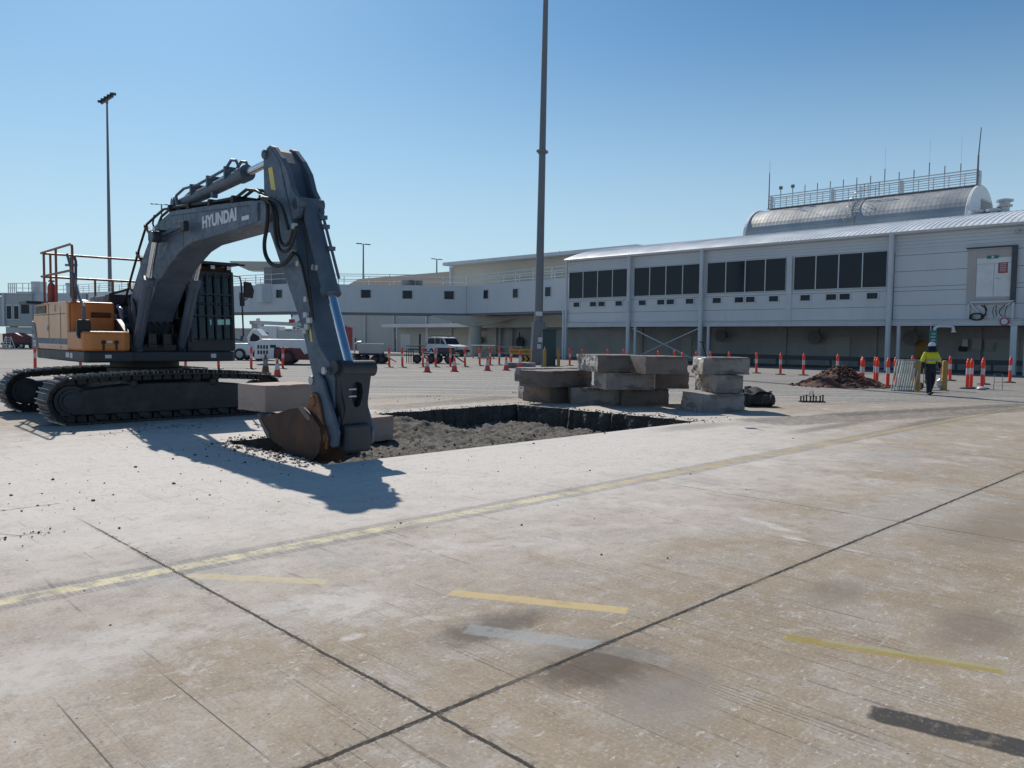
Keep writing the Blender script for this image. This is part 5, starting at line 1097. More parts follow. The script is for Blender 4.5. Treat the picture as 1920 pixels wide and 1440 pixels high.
# ------------------------------------------------------------------ raised white passenger corridor
cz0, cz1 = 4.35, 7.25
pts = [Vector((XF + 0.6, 46.9, 0)), Vector((55.0, 63.1, 0)), Vector((41.6, 76.3, 0)), Vector((33.1, 117.4, 0)), Vector((31.5, 125.0, 0))]
cor = thing('raised_corridor', 'raised white passenger corridor with small square windows bridging behind the excavator', 'walkway', (55, 63.1, 0))
Tc = Matrix.Translation((-55, -63.1, 0))
m = MB(Tc); mb = MB(Tc); mr = MB(Tc)
for i in range(len(pts) - 1):
    a, b = pts[i], pts[i + 1]; d = (b - a).normalized(); nrm = Vector((d.y, -d.x, 0))     # away from the viewer
    if nrm.dot(a) < 0: nrm = -nrm
    W = 3.0
    m.hexa([a + Vector((0, 0, cz0)), b + Vector((0, 0, cz0)), b + nrm * W + Vector((0, 0, cz0)), a + nrm * W + Vector((0, 0, cz0)), a + Vector((0, 0, cz1)), b + Vector((0, 0, cz1)), b + nrm * W + Vector((0, 0, cz1)), a + nrm * W + Vector((0, 0, cz1))])
    mb.bar(a + nrm * 0.2 + Vector((0, 0, cz0 - 0.12)), b + nrm * 0.2 + Vector((0, 0, cz0 - 0.12)), 0.25, 0.22); mb.bar(a + nrm * 2.6 + Vector((0, 0, cz0 - 0.12)), b + nrm * 2.6 + Vector((0, 0, cz0 - 0.12)), 0.25, 0.22)
    n_ = int((b - a).length / 2.6)
    for k in range(n_ + 1):
        p = a + (b - a) * k / n_ + nrm * 0.15
        mr.bar(p + Vector((0, 0, cz1)), p + Vector((0, 0, cz1 + 1.1)), 0.06); p = p + nrm * 2.7; mr.bar(p + Vector((0, 0, cz1)), p + Vector((0, 0, cz1 + 1.1)), 0.06)
    for z in (0.55, 1.1):
        for o_ in (0.15, 2.85): mr.bar(a + nrm * o_ + Vector((0, 0, cz1 + z)), b + nrm * o_ + Vector((0, 0, cz1 + z)), 0.06)
m.build('corridor_shell', M['clad'], cor); mb.build('floor_beam', M['pole'], cor); mr.build('roof_rail', M['frame'], cor)
m = MB(Tc); a = pts[1]; m.tube([(a.x - 0.06, a.y, cz0), (a.x - 0.06, a.y, cz1)], 0.1, 8); m.build('joint_cover', M['frame'], cor)
def corr_pt(px, py):       # on the corridor's near face
    r = ray(px, py)
    for i in range(len(pts) - 1):
        a, b = pts[i], pts[i + 1]; n = Vector((-(b - a).y, (b - a).x, 0)).normalized(); t = a.dot(n) / r.dot(n); p = Vector((r.x * t, r.y * t, EYE + r.z * t))
        u = (p - a).dot((b - a).normalized())
        if -0.01 <= u <= (b - a).length and t > 0: return p, (b - a).normalized(), n if n.dot(a) < 0 else -n
    return None
for px, py, w_ in ((686, 551, 1.0), (764, 552.5, 1.0), (842, 553.5, 1.0), (911.5, 552, 0.8), (967, 550, 0.8), (1028, 547, 0.8), (524, 551, 0.9), (455, 556, 1.0), (161, 557, 1.2)):
    r = corr_pt(px, py)
    if not r: continue
    p, d, n = r; hw = w_ / 2; z = p.z
    m = MB(Tc); o_ = n * 0.03; m.hexa([p - d * hw + Vector((0, 0, -0.42)), p + d * hw + Vector((0, 0, -0.42)), p + d * hw + o_ + Vector((0, 0, -0.42)), p - d * hw + o_ + Vector((0, 0, -0.42)), p - d * hw + Vector((0, 0, 0.42)), p + d * hw + Vector((0, 0, 0.42)), p + d * hw + o_ + Vector((0, 0, 0.42)), p - d * hw + o_ + Vector((0, 0, 0.42))])
    wd = m.build('window', M['window'], cor)
    m = MB(Tc)
    for s_ in (-1, 1): m.bar(p + d * (hw + 0.04) * s_ + n * 0.03 + Vector((0, 0, -0.5)), p + d * (hw + 0.04) * s_ + n * 0.03 + Vector((0, 0, 0.5)), 0.07); m.bar(p - d * (hw + 0.07) + n * 0.03 + Vector((0, 0, 0.46 * s_)), p + d * (hw + 0.07) + n * 0.03 + Vector((0, 0, 0.46 * s_)), 0.07)
    m.build('frame', M['frame'], wd)
# plant on top of the corridor left of the arm
p, d, n = corr_pt(500, 540); m = MB(Tc); q = p - n * 1.2
m.box((q.x - 0.9, q.y - 0.9, cz1), (q.x + 0.9, q.y + 0.9, cz1 + 1.9)); m.build('roof_cabinet', M['pole'], cor); m = MB(Tc); q2 = p + n * 0.25
m.box((q2.x - 0.7, q2.y - 0.7, 5.3), (q2.x + 0.5, q2.y + 0.5, 7.3)); m.build('wall_unit', M['clad'], cor)
p, d, n = corr_pt(770, 545); q = p - n * 1.0; m = MB(Tc); m.box((q.x - 0.8, q.y - 0.8, cz1), (q.x + 0.8, q.y + 0.8, cz1 + 0.55)); m.build('roof_unit', M['pole'], cor)
for px, lab in ((886, None), (462, None)):
    base = Vector((55.9, 62.6, 0)) if px == 886 else (lambda r: r[0] - r[2] * 1.5)(corr_pt(462, 560))
    m = MB(Tc); m.lathe([(0.7, 0), (0.7, 0.05), (0.66, 3.0), (0.85, 3.02), (0.9, 3.4)], (base.x, base.y, 0), 24)
    d = (pts[1] - pts[0]).normalized() if px == 886 else (pts[3] - pts[2]).normalized(); n = Vector((-d.y, d.x, 0))
    e = Vector((0.714, -0.7, 0)); L = 4.5 if px == 886 else 2.8
    f = Vector((0.7, 0.714, 0))
    P0 = [base + e * a_ + f * b_ + Vector((0, 0, z)) for z, s_, in ((3.1, 0.25), (4.0, 1.0), (4.12, 1.0)) for a_, b_ in ((-L * s_ + 0, -0.8), (L * s_, -0.8), (L * s_, 0.8), (-L * s_, 0.8))]
    m.hexa(P0[:8]); m.hexa(P0[4:12]); m.build('hammerhead_pier', M['beige'], cor)

# ------------------------------------------------------------------ main terminal behind
mt = thing('rear_terminal', 'big beige terminal hall behind the corridor with a shallow sloping roof', 'building', (60, 70, 0))
Tm = Matrix.Translation((-60, -70, 0)); XM = 60.5
q = GX(846, 505, XM); y_k = q.y
top = GX(835, 497, XM - 1.2); y_e = top.y
yl0 = GX(604, 620, XM).y
m = MB(Tm); m.box((XM, 46.8, 0), (XM + 30, y_k, top.z - 0.1)); m.build('upper_wall', M['beige'], mt)
m = MB(Tm); m.box((XM - 1.6, 44.0, top.z - 0.1), (XM + 31, y_e, top.z + 0.25)); m.bar((XM - 0.1, y_k - 0.1, 4), (XM - 0.1, y_k - 0.1, top.z - 0.1), 0.3); m.build('roof_edge', M['clad_col'], mt)
zl = GX(640, 586, XM).z + 1.2
m = MB(Tm); m.box((XM, y_k + 0.01, 0), (XM + 30, yl0, zl))
m.build('wall', M['grey_wall'], mt)
m = MB(Tm)
for px in (632, 686, 740, 801, 848): y = GX(px, 640, XM).y; m.tube([(XM - 0.15, y, 0), (XM - 0.15, y, zl)], 0.13, 10)
m.build('downpipe', M['clad_col'], mt)
zr = GX(846, 506, XM + 6).z; yr0 = GX(600, 524, XM + 6).y
m = MB(Tm); m.hexa([(XM - 0.5, y_k + 0.02, zl), (XM + 30, y_k + 0.02, zl), (XM + 30, yl0 + 2, zl), (XM - 0.5, yl0 + 2, zl), (XM + 7.5, y_k + 0.02, zr), (XM + 22, y_k + 0.02, zr), (XM + 22, yl0 + 2, zr), (XM + 7.5, yl0 + 2, zr)]); m.build('low_roof', M['roof_brown'], mt)
a = GX(715, 612, XM - 2.5); b = GX(885, 612, XM - 2.5)
m = MB(Tm); m.box((XM - 2.5, b.y, 3.0), (XM - 0.01, a.y, 3.42))
for px in (744, 801): y = GX(px, 640, XM - 2.3).y; m.bar((XM - 2.3, y, 0), (XM - 2.3, y, 3.0), 0.12)
m.build('awning', M['clad_col'], mt)
a = GX(885, 600, XM - 2.0); 
m = MB(Tm); m.box((XM - 2.0, 46.9, 2.95), (XM - 0.01, a.y, 4.34)); m.box((XM - 2.05, a.y - 0.35, 2.6), (XM - 0.02, a.y + 0.01, 4.33)); m.build('fascia_box', M['beige'], mt)
m = MB(Tm); m.box((XM - 0.08, 46.9, 0.02), (XM - 0.01, a.y, 2.94)); 
for px in (930, 938, 1000, 960): y = GX(px, 640, XM - 0.4).y; m.bar((XM - 0.4, y, 0), (XM - 0.4, y, 2.94), 0.25)
m.build('undercroft_wall', M['dark_wall'], mt)
m = MB(Tm); q = GX(974, 641, XM - 0.6); m.tube([(q.x, q.y, q.z), (q.x + 0.15, q.y, q.z)], 0.55, 20); m.bar((q.x, q.y, q.z), (q.x, q.y, q.z + 1.0), 0.1); m.cut(); q = GX(900, 638, XM - 0.6); m.tube([(q.x, q.y, q.z), (q.x + 0.15, q.y, q.z)], 0.45, 20); m.bar((q.x, q.y, q.z), (q.x, q.y, q.z + 1.0), 0.1); m.build('wall_fan', M['black'], mt)
for px in (742, 667): 
    y = GX(px, 650, XM - 1).y; m = MB(Tm); m.tube([(XM - 1, y, 0), (XM - 1, y, 1.6)], 0.09, 8); m.build('guard_post', M['maroon'], mt)
m = MB(Tm); q = GX(758, 648, XM - 0.2); m.box((XM - 0.04, q.y - 1.0, 0.02), (XM - 0.012, q.y + 1.0, 2.2)); m.build('door', M['clad'], mt)
m = MB(Tm); q0 = GX(1030, 476, XM + 3); 
for k in range(7): m.bar((XM + 3, q0.y + 0.5 * (k - 3), top.z), (XM + 3, q0.y + 0.5 * (k - 3), top.z + 1.0 - 0.05 * k), 0.05)
m.bar((XM + 3, q0.y + 1.5, top.z + 1.0), (XM + 3, q0.y - 1.5, top.z + 0.7), 0.05); m.build('roof_ladder', M['pole'], mt)
# ------------------------------------------------------------------ light masts
def mast(name, label, base, H, r0, r1, group, head=True, arms=None):
    t = thing(name, label, 'light mast', base, 0, group)
    m = MB(); m.tube([(0, 0, 0), (0, 0, 0.05)], r0 * 1.9, 16); n_ = 6
    m.tube([(0, 0, H * i / n_) for i in range(n_ + 1)], r0, 16, r1); m.build('shaft', M['pole'], t, smooth=True)
    if head:
        m = MB(); m.tube([(0, 0, H - 0.1), (0, 0, H + 0.5)], r1 * 1.4, 12)
        e = Vector((0.714, -0.7, 0)) * 0.8; m.bar(-e + Vector((0, 0, H - 0.1)), e + Vector((0, 0, H + 0.9)), 0.35, 0.25); hd = m.build('head_frame', M['pole'], t)
        for k in range(5):
            p = e * (k - 2) / 2; z = H + 0.4 + 0.5 * (k - 2) / 2 + 0.15
            m = MB(); f = Vector((-0.7, -0.714, 0)) * 0.45; s_ = Vector((0.714, -0.7, 0)) * 0.2
            m.hexa([p - s_ + Vector((0, 0, z)) - f, p + s_ + Vector((0, 0, z)) - f, p + s_ + f + Vector((0, 0, z - 0.15)), p - s_ + f + Vector((0, 0, z - 0.15)), p - s_ + Vector((0, 0, z + 0.35)) - f, p + s_ + Vector((0, 0, z + 0.35)) - f, p + s_ + f + Vector((0, 0, z + 0.15)), p - s_ + f + Vector((0, 0, z + 0.15))])
            m.build('floodlight', M['paint_black'], t)
    if arms:
        m = MB(); e = Vector((0.714, -0.7, 0)) * arms; m.bar(-e + Vector((0, 0, H + 0.1)), e + Vector((0, 0, H - 0.1)), 0.12); m.build('cross_arm', M['pole'], t)
        for k in (-1, -0.5, 0.5, 1): p = e * k; m = MB(); m.box((p.x - 0.25, p.y - 0.25, H - 0.05 - 0.1 * k), (p.x + 0.25, p.y + 0.25, H + 0.12 - 0.1 * k)); m.build('floodlight', M['paint_black'], t)
    return t
b = G(1008, 684); big = mast('light_mast', 'tall grey light mast in the middle standing beside the dark green cabinet', b, 33, 0.3, 0.125, 'apron light masts')
big.rotation_euler = (0, radians(0.7), 0)
m = MB(); z = 14.2; m.tube([(0, 0, z), (0, 0, z + 0.25)], 0.29, 14); m.box((-0.36, -0.2, z + 0.06), (0.36, 0.2, z + 0.22)); m.build('shaft_collar', M['pole'], big)
m = MB(); m.tube([(0, 0, 0), (0, 0, 1.6)], 0.6, 8, 0.5); m.tube([(0, 0, 1.6), (0, 0, 2.9)], 0.5, 8, 0.45); m.build('mast_foot', M['pole'], big, smooth=True)
e = Vector((-0.7, -0.714, 0)); sx = Vector((0.714, -0.7, 0))
def plate(par, c, w_, h_, mt, name):
    m = MB(); c = Vector(c); m.hexa([c - sx * w_ / 2 + Vector((0, 0, -h_ / 2)), c + sx * w_ / 2 + Vector((0, 0, -h_ / 2)), c + sx * w_ / 2 + e * 0.03 + Vector((0, 0, -h_ / 2)), c - sx * w_ / 2 + e * 0.03 + Vector((0, 0, -h_ / 2)), c - sx * w_ / 2 + Vector((0, 0, h_ / 2)), c + sx * w_ / 2 + Vector((0, 0, h_ / 2)), c + sx * w_ / 2 + e * 0.03 + Vector((0, 0, h_ / 2)), c - sx * w_ / 2 + e * 0.03 + Vector((0, 0, h_ / 2))]); return m.build(name, M[mt], par)
plate(big, e * 0.55 + Vector((0, 0, 3.45)), 0.44, 0.28, 'sticker', 'number_plate'); plate(big, e * 0.62 + sx * 0.12 + Vector((0, 0, 1.7)), 0.3, 0.32, 'sticker', 'notice'); plate(big, e * 0.66 + sx * 0.05 + Vector((0, 0, 1.25)), 0.26, 0.3, 'frame', 'meter_box')
far_d = 110.0
def at_depth(px, depth): r = ray(px, 640); k_ = depth / FPX; return Vector((r.x * k_, r.y * k_, 0))
def z_at(py, px, depth): r = ray(px, py); return EYE + r.z * depth / FPX
b = at_depth(208, 105); mast('light_mast', 'tall dark light mast on the left rising behind the excavator handrail', b, z_at(200, 208, 105), 0.3, 0.11, 'apron light masts')
b = at_depth(681, 170); mast('light_mast', 'short light mast with a cross arm above the corridor, right of the excavator arm', b, z_at(459, 681, 170), 0.28, 0.14, 'apron light masts', False, 1.2)
b = at_depth(818, 210); mast('light_mast', 'smallest light mast, its cross arm peeking over the left end of the hall roof', b, z_at(487, 818, 210), 0.28, 0.16, 'apron light masts', False, 1.15)
b = at_depth(306, 190); mast('light_mast', 'far light mast whose cross arm shows just left of the boom knee', b, z_at(386, 306, 190), 0.3, 0.15, 'apron light masts', False, 2.3)
# cabinet, posts and road-work sign at the mast
c = G(1029, 688)
cb = thing('electrical_cabinet', 'tall dark green electrical cabinet beside the middle light mast', 'cabinet', c, radians(-44.4))
m = MB(); m.box((-0.42, 0, 0.1), (0.42, 0.6, 2.3)); m.build('cabinet_body', M['green_box'], cb, bevel=0.02); m = MB(); m.box((-0.5, -0.05, 0), (0.5, 0.65, 0.1)); m.build('plinth', M['conc'], cb); m = MB(); m.box((-0.46, -0.04, 2.3), (0.46, 0.66, 2.36)); m.build('cap', M['green_box'], cb); m = MB(); m.box((-0.38, -0.02, 0.2), (0.38, -0.002, 2.2)); dr = m.build('door', M['green_box'], cb); m = MB(); m.box((-0.3, -0.05, 1.1), (-0.26, -0.021, 1.3)); m.build('handle', M['steel'], dr)
m = MB(); m.box((-1.2, -0.5, 0), (0.6, 0.3, 0.32)); o = m.build('concrete_plinth', M['conc2'], None, bevel=0.02); o.location = G(985, 690); o.rotation_euler = (0, 0, radians(-44)); tag(o, 'low grey concrete plinth at the foot of the middle light mast', 'plinth')
def ypost(px, py, h, lab):
    t = thing('yellow_bollard', lab, 'bollard', G(px, py), 0, 'fixed yellow steel bollards'); m = MB(); m.lathe([(0.1, 0), (0.1, h - 0.06), (0.07, h - 0.01), (0.03, h)], (0, 0, 0), 16); m.build('post', M['post_yellow'], t, smooth=True); m = MB(); m.lathe([(0.17, 0), (0.17, 0.015)], (0, 0, 0), 16); m.build('base_plate', M['post_yellow'], t)
ypost(1021, 690, 1.15, 'mustard steel bollard left of the dark green cabinet door'); ypost(1047, 689, 1.2, 'mustard steel bollard right of the dark green cabinet')
ypost(1719, 733, 1.12, 'mustard steel post to the left of the walking worker'); ypost(1770, 732, 1.12, 'mustard steel post to the right of the walking worker')
t = thing('road_works_sign', 'amber road works board on a frame with black and yellow chevrons below', 'sign', G(975, 684), radians(-44.4))
m = MB(); m.box((-0.75, -0.02, 0.72), (0.75, 0.02, 1.05)); m.build('board', M['sign_orange'], t)
m = MB()
for x in (-0.7, 0.7): m.box((x - 0.02, 0.02, 0), (x + 0.02, 0.06, 1.0)); m.box((x - 0.02, -0.3, 0), (x + 0.02, 0.35, 0.04))
m.build('stand', M['pole'], t)
lettering('board_text', 'ROAD CLOSED', 0.19, t, M['black'], (0, -0.023, 0.885), (pi / 2, 0, 0), 0.004, 0.95)
m = MB(); m.box((-0.1, -0.05, 0.2), (0.72, -0.02, 0.6)); ch = m.build('chevron_board', M['sign_orange'], t)
m = MB()
for k in range(2): x = 0.05 + k * 0.33; m.prism([(x, 0.2), (x + 0.16, 0.2), (x + 0.3, 0.4), (x + 0.16, 0.6), (x, 0.6), (x + 0.14, 0.4)], -0.056, -0.051)
m.build('chevron', M['black'], ch)

# ------------------------------------------------------------------ orange bollards and cones
def bollard_proto():
    t = thing('orange_bollard', 'x', 'bollard', (0, 0, -50))
    m = MB(); m.lathe([(0.066, 0.03), (0.066, 0.52), (0.063, 0.53), (0.063, 0.83), (0.068, 0.84), (0.07, 1.06), (0.058, 1.08), (0.042, 1.09), (0.048, 1.14), (0.025, 1.17)], (0, 0, 0), 16); m.build('post', M['bollard'], t, smooth=True)
    m = MB(); m.lathe([(0.068, 0.56), (0.068, 0.8)], (0, 0, 0), 16); m.build('reflective_band', M['band'], t, smooth=True)
    m = MB(); m.lathe([(0.27, 0), (0.27, 0.03), (0.22, 0.045), (0.1, 0.06)], (0, 0, 0), 8); m.build('rubber_base', M['rubber'], t)
    return t
def cone_proto():
    t = thing('traffic_cone', 'x', 'traffic cone', (0, 0, -50))
    m = MB(); m.lathe([(0.155, 0.04), (0.035, 0.75), (0.02, 0.76)], (0, 0, 0), 20); m.build('cone_body', M['cone_red'], t, smooth=True)
    f = lambda z: 0.155 - 0.12 * (z - 0.04) / 0.71 + 0.002
    m = MB(); m.lathe([(f(0.3), 0.3), (f(0.55), 0.55)], (0, 0, 0), 20); m.build('reflective_band', M['band'], t, smooth=True)
    m = MB(); m.prism([(0.2, 0.1), (0.1, 0.2), (-0.1, 0.2), (-0.2, 0.1), (-0.2, -0.1), (-0.1, -0.2), (0.1, -0.2), (0.2, -0.1)], 0, 0.04, 'z'); m.build('rubber_base', M['rubber'], t)
    return t
GB = 'orange and white bollards fencing the work area'
bpr = bollard_proto(); first = True
def put_bollard(px, py, label, tilt=0):
    global first
    t = bpr if first else copy_tree(bpr); first = False
    p = G(px, py); t.location = p; t.rotation_euler = (radians(random.uniform(-1.5, 1.5)), radians(random.uniform(-1.5, 1.5)) + tilt, random.uniform(0, 3)); t['label'] = label; t['group'] = GB
for a in ((66, 693, 'bollard below the tail of the excavator behind its left track'), (151, 692, 'bollard showing under the excavator left of its slew ring'),
          (348, 691, 'bollard showing under the excavator cab right of its slew ring'), (410, 691.5, 'bollard under the front corner of the excavator cab'),
          (471, 691.5, 'bollard beside the dark dirty cone, in front of the white tug'), (530, 691, 'bollard right of the bright cone, before the white and red tractor'), (586, 690, 'bollard showing at the left edge of the excavator arm'),
          (729.8, 688.6, 'bollard right of the excavator linkage, before the baggage cart'), (754.6, 689, 'bollard in the gap between the baggage cart and the flat dolly'), (793, 688.6, 'bollard in front of the left wheel of the flat dolly'),
          (817, 688.3, 'bollard in front of the middle of the flat dolly'), (844, 688, 'bollard in front of the right wheels of the flat dolly'), (872, 688, 'bollard in front of the big four-wheel-drive car, right of the flat dolly'),
          (899.6, 686, 'bollard in front of the hammerhead pier'), (919, 685, 'bollard just right of the hammerhead pier'), (936, 684.7, 'bollard midway between the hammerhead pier and the amber sign'), (958.5, 683, 'bollard touching the left end of the amber sign'),
          (1068, 686, 'bollard by the left end column of the terminal wing'), (1091.5, 687, 'bollard top peeping over the left end of the top slab'), (1138.7, 688, 'bollard top over the top slab, left of the first round column'),
          (1168.6, 689, 'bollard top over the top slab beside the first round column'), (1233.6, 692, 'bollard top over the right top slab, under the crossing of the brace'), (1264, 693, 'bollard top over the right top slab, right of the brace crossing'),
          (1280, 703, 'lower bollard top at the right end of the right top slab'), (1306, 696, 'bollard top over the left end of the pale stack'), (1332, 697, 'bollard top beside the second round column above the pale stack'), (1366, 698, 'bollard top above the right part of the pale stack'),
          (1418, 700, 'first free standing bollard right of the pale stack'), (1463, 702.6, 'second free standing bollard right of the pale stack'), (1506, 703.8, 'free standing bollard left of the red soil heap'), (1569, 706, 'bollard rising behind the peak of the soil heap'),
          (1614, 722, 'rear bollard of the close pair at the soil heap'), (1617, 726, 'front bollard of the close pair at the soil heap'), (1640, 722, 'rear bollard of the second pair right of the soil heap'), (1643, 725, 'front bollard of the second pair right of the soil heap'),
          (1664, 727.5, 'nearest bollard left of the leaning mesh panels'), (1679, 724, 'bollard touching the left edge of the leaning mesh panels'), (1710.5, 713, 'bollard whose head shows over the leaning mesh panels'), (1781, 714, 'bollard just right of the walking worker'),
          (1813, 729, 'left one of the twin bollards right of the worker'), (1820, 728, 'right one of the twin bollards right of the worker'), (1841, 729, 'bollard with a pale sandbag at its foot near the wire frame'), (1844, 721, 'bollard hidden behind the one with the sandbag'), (1893, 717.5, 'last bollard at the right edge of the picture')):
    put_bollard(*a[:2], 'orange and white ' + a[2])
cpr = cone_proto(); first_c = True
for px, py, lab in ((520, 706, 'red and white traffic cone beside the right track end of the excavator'), (694, 701, 'red and white traffic cone just right of the excavator arm'), (801, 698, 'red and white traffic cone in front of the flat dolly'),
                    (852, 696.8, 'red and white traffic cone right of the flat dolly wheels'), (914, 695.2, 'red and white traffic cone in front of the hammerhead pier'), (949, 694.6, 'red and white traffic cone left of the amber sign')):
    t = cpr if first_c else copy_tree(cpr); first_c = False
    t.location = G(px, py); t['label'] = lab; t['group'] = 'traffic cones on the apron'
t = copy_tree(cpr); t.location = G(498, 701); t['label'] = 'dirty brown traffic cone on two black bases behind the right track end'; t['group'] = 'traffic cones on the apron'; t.scale = (1.15, 1.15, 1.2)
for ch in t.children:
    n_ = ch.name.split('.')[0]
    if n_ in ('cone_body', 'reflective_band'): ch.data = ch.data.copy(); ch.data.materials[0] = M['dirty_cone'] if n_ == 'cone_body' else M['dirty_band']
t = copy_tree(cpr); t.location = G(975, 697); t['label'] = 'cone with an orange top standing in front of the amber sign, by the left slab'; t['group'] = 'traffic cones on the apron'; t.scale = (1, 1, 1.5)
m = MB(); m.ball((0, 0, 0.06), 0.16, sc=(1.4, 1, 0.45)); m.ball((0.3, 0.1, 0.05), 0.14, sc=(1.2, 1.1, 0.4)); o = m.build('sandbag', M['band'], None, smooth=True); o.location = G(1840, 731); tag(o, 'pale sandbag lying on the base of a bollard by the wire frame', 'sandbag')

# ------------------------------------------------------------------ small things on the right
CAMZ = radians(-44.45)          # things turned square to the viewer
t = thing('mesh_panel_stack', 'grey wire fence panels leaning in a slanted stack by the mustard post', 'fence panels', G(1700, 733.5), CAMZ)
for k in range(3):
    m = MB(); o_ = 0.1 * k
    A = lambda u, v: (u * 0.62 - 0.36 + v * 0.3 - 0.058 * k, o_ + 0.25 * v, 1.12 * v + 0.02)
    for i in range(8): u = i / 7; m.tube([A(u, 0), A(u, 1)], 0.017 if i not in (0, 7) else 0.024, 6)
    for v in (0, 0.12, 0.97, 1): m.tube([A(0, v), A(1, v)], 0.016, 6)
    m.build('mesh_panel', M['wire'], t)
t = thing('trolley', 'two-wheeled hand trolley with hoses and a silver drum behind the worker', 'trolley', G(1745, 731), CAMZ)
m = MB()
for x in (-0.28, 0.36): m.tube([(x, 0, 0.12), (x, 0.05, 1.2)], 0.02, 8)
for z in (0.3, 0.7, 1.18): m.tube([(-0.28, 0.02, z), (0.36, 0.02, z)], 0.016, 6)
m.box((-0.32, -0.25, 0.08), (0.4, 0.1, 0.12)); m.build('trolley_frame', M['steel'], t)
m = MB()
for x in (-0.36, 0.44): m.tube([(x - 0.03, 0.05, 0.14), (x + 0.03, 0.05, 0.14)], 0.14, 16)
m.build('wheel', M['rubber'], t)
m = MB(); m.lathe([(0.1, 0.13), (0.13, 0.15), (0.13, 0.36), (0.08, 0.4), (0.04, 0.44)], (0.3, -0.1, 0), 16); m.build('drum', M['steel'], t, smooth=True)
m = MB()
for k in range(3): m.tube([(-0.16 + 0.11 * cos(a * 0.5), -0.08, 0.32 + 0.16 * k * 0.9 + 0.11 * sin(a * 0.5)) for a in range(13)], 0.018, 6)
m.build('hose', M['rubber'], t)
t = thing('wire_frame', 'small thin wire hoop frame standing right of the sandbag', 'frame', G(1871, 731), CAMZ)
m = MB(); m.tube([(-0.17, 0, 0), (-0.15, 0, 0.62), (0.15, 0, 0.62), (0.17, 0, 0)], 0.012, 6); m.tube([(-0.16, 0, 0.3), (0.16, 0, 0.3)], 0.01, 6); m.build('hoop', M['pole'], t)
t = thing('drill_tray', 'low black tray of stubby core bits with cables on the slab', 'tool tray', G(1522, 754), CAMZ)
m = MB(); m.box((-0.36, -0.1, 0), (0.36, 0.1, 0.035)); m.build('tray', M['black'], t)
for k in range(8):
    x = -0.33 + k * 0.093; h = 0.14 + 0.05 * ((k * 37) % 5) / 5
    m = MB(); m.lathe([(0.022, 0.035), (0.022, h), (0.036, h + 0.005), (0.036, h + 0.03)], (x, 0.03 * ((k % 3) - 1), 0), 10); m.build('core_bit', M['black'], t)
m = MB(); m.tube([(-0.1, 0, 0.15), (-0.05, 0, 0.3), (0.02, 0, 0.34), (0.06, 0, 0.2)], 0.008, 6); m.tube([(-0.05, 0.02, 0.2), (0.0, 0.02, 0.28), (0.08, 0.02, 0.15)], 0.008, 6); m.build('cable', M['black'], t)
# white standpipe with a green sign, in front of the undercroft
q = G(1748, 700); t = thing('water_standpipe', 'white goose-neck filling pipe with a green sign, behind the worker', 'standpipe', q, CAMZ); dd = (q - Vector((0, 0, 0))).dot(cf) / FPX
m = MB(); z1 = 2.8; m.tube([(0, 0, 0), (0, 0, z1 - 0.3), (0.06, 0, z1 - 0.1), (0.25, 0, z1), (0.95, 0, z1), (1.1, 0, z1 - 0.06), (1.16, 0, z1 - 0.3)], 0.09, 12); m.tube([(1.16, 0, z1 - 0.3), (1.16, 0, z1 - 0.36)], 0.14, 12); m.build('pipe', M['white'], t, smooth=True)
m = MB(); m.box((-0.32, -0.12, 1.3), (0.12, -0.1, z1 - 0.25)); sg = m.build('sign', M['sign_green'], t)
m = MB()
for k in range(6): m.box((-0.26 + 0.05 * (k % 2), -0.126, 1.4 + k * 0.18), (0.03, -0.1215, 1.45 + k * 0.18))
m.build('sign_lines', M['sticker'], sg)
m = MB(); m.tube([(-0.2, 0.0, 0), (-0.2, 0, z1 + 0.1), (0.2, 0, z1 + 0.1), (0.2, 0, z1)], 0.03, 8); m.build('support', M['steel'], t)
# shovel tools lying on the pale stack
t = thing('shovel', 'shovel with a dark handle standing on top of the pale stack', 'shovel', G(1322, 673.5, 1.34), CAMZ)
m = MB(); m.tube([(0.06, 0.1, 0.02), (-0.03, 0.16, 0.36)], 0.014, 8); m.tube([(-0.09, 0.16, 0.37), (0.03, 0.16, 0.36)], 0.014, 6); m.build('handle', M['black'], t)
m = MB(); m.hexa([(-0.1, 0, 0.0), (0.1, 0.0, 0.02), (0.1, 0.25, 0.02), (-0.1, 0.25, 0.0), (-0.08, 0, 0.015), (0.1, 0, 0.05), (0.1, 0.25, 0.05), (-0.08, 0.25, 0.015)]); m.build('blade', M['steel'], t)

# ------------------------------------------------------------------ the worker
P_ = G(1742.5, 740.5); per = thing('person', 'worker in a yellow hi-vis shirt, navy trousers and white hard hat walking towards us', 'person', P_, CAMZ)
# local: +x = viewer's right, -y = towards the viewer
def skin(name, chain, m, parent, sub=2):
    """chain: list of (list of (x,y,z,rx,ry)), branches joined at shared first points by index"""
    vs, es, rs, idx = [], [], [], {}
    for br in chain:
        prev = None
        for p in br:
            key = tuple(round(c, 4) for c in p[:3])
            if key not in idx: idx[key] = len(vs); vs.append(p[:3]); rs.append(p[3:5] if len(p) > 4 else (p[3], p[3]))
            i = idx[key]
            if prev is not None: es.append((prev, i))
            prev = i
    me = bpy.data.meshes.new(name); me.from_pydata(vs, es, []); me.materials.append(m)
    o = bpy.data.objects.new(name, me); C.objects.link(o); o.parent = parent
    sk = o.modifiers.new('skin', 'SKIN'); sk.use_smooth_shade = True
    for i, v in enumerate(me.skin_vertices[0].data): v.radius = rs[i]; v.use_root = (i == 0)
    ss_ = o.modifiers.new('sub', 'SUBSURF'); ss_.levels = sub; ss_.render_levels = sub
    return o
root = (0.0, 0.0, 0.93, 0.13, 0.1); chest = (0.0, 0.01, 1.28, 0.155, 0.11); neck = (0.01, 0.0, 1.46, 0.06, 0.06)
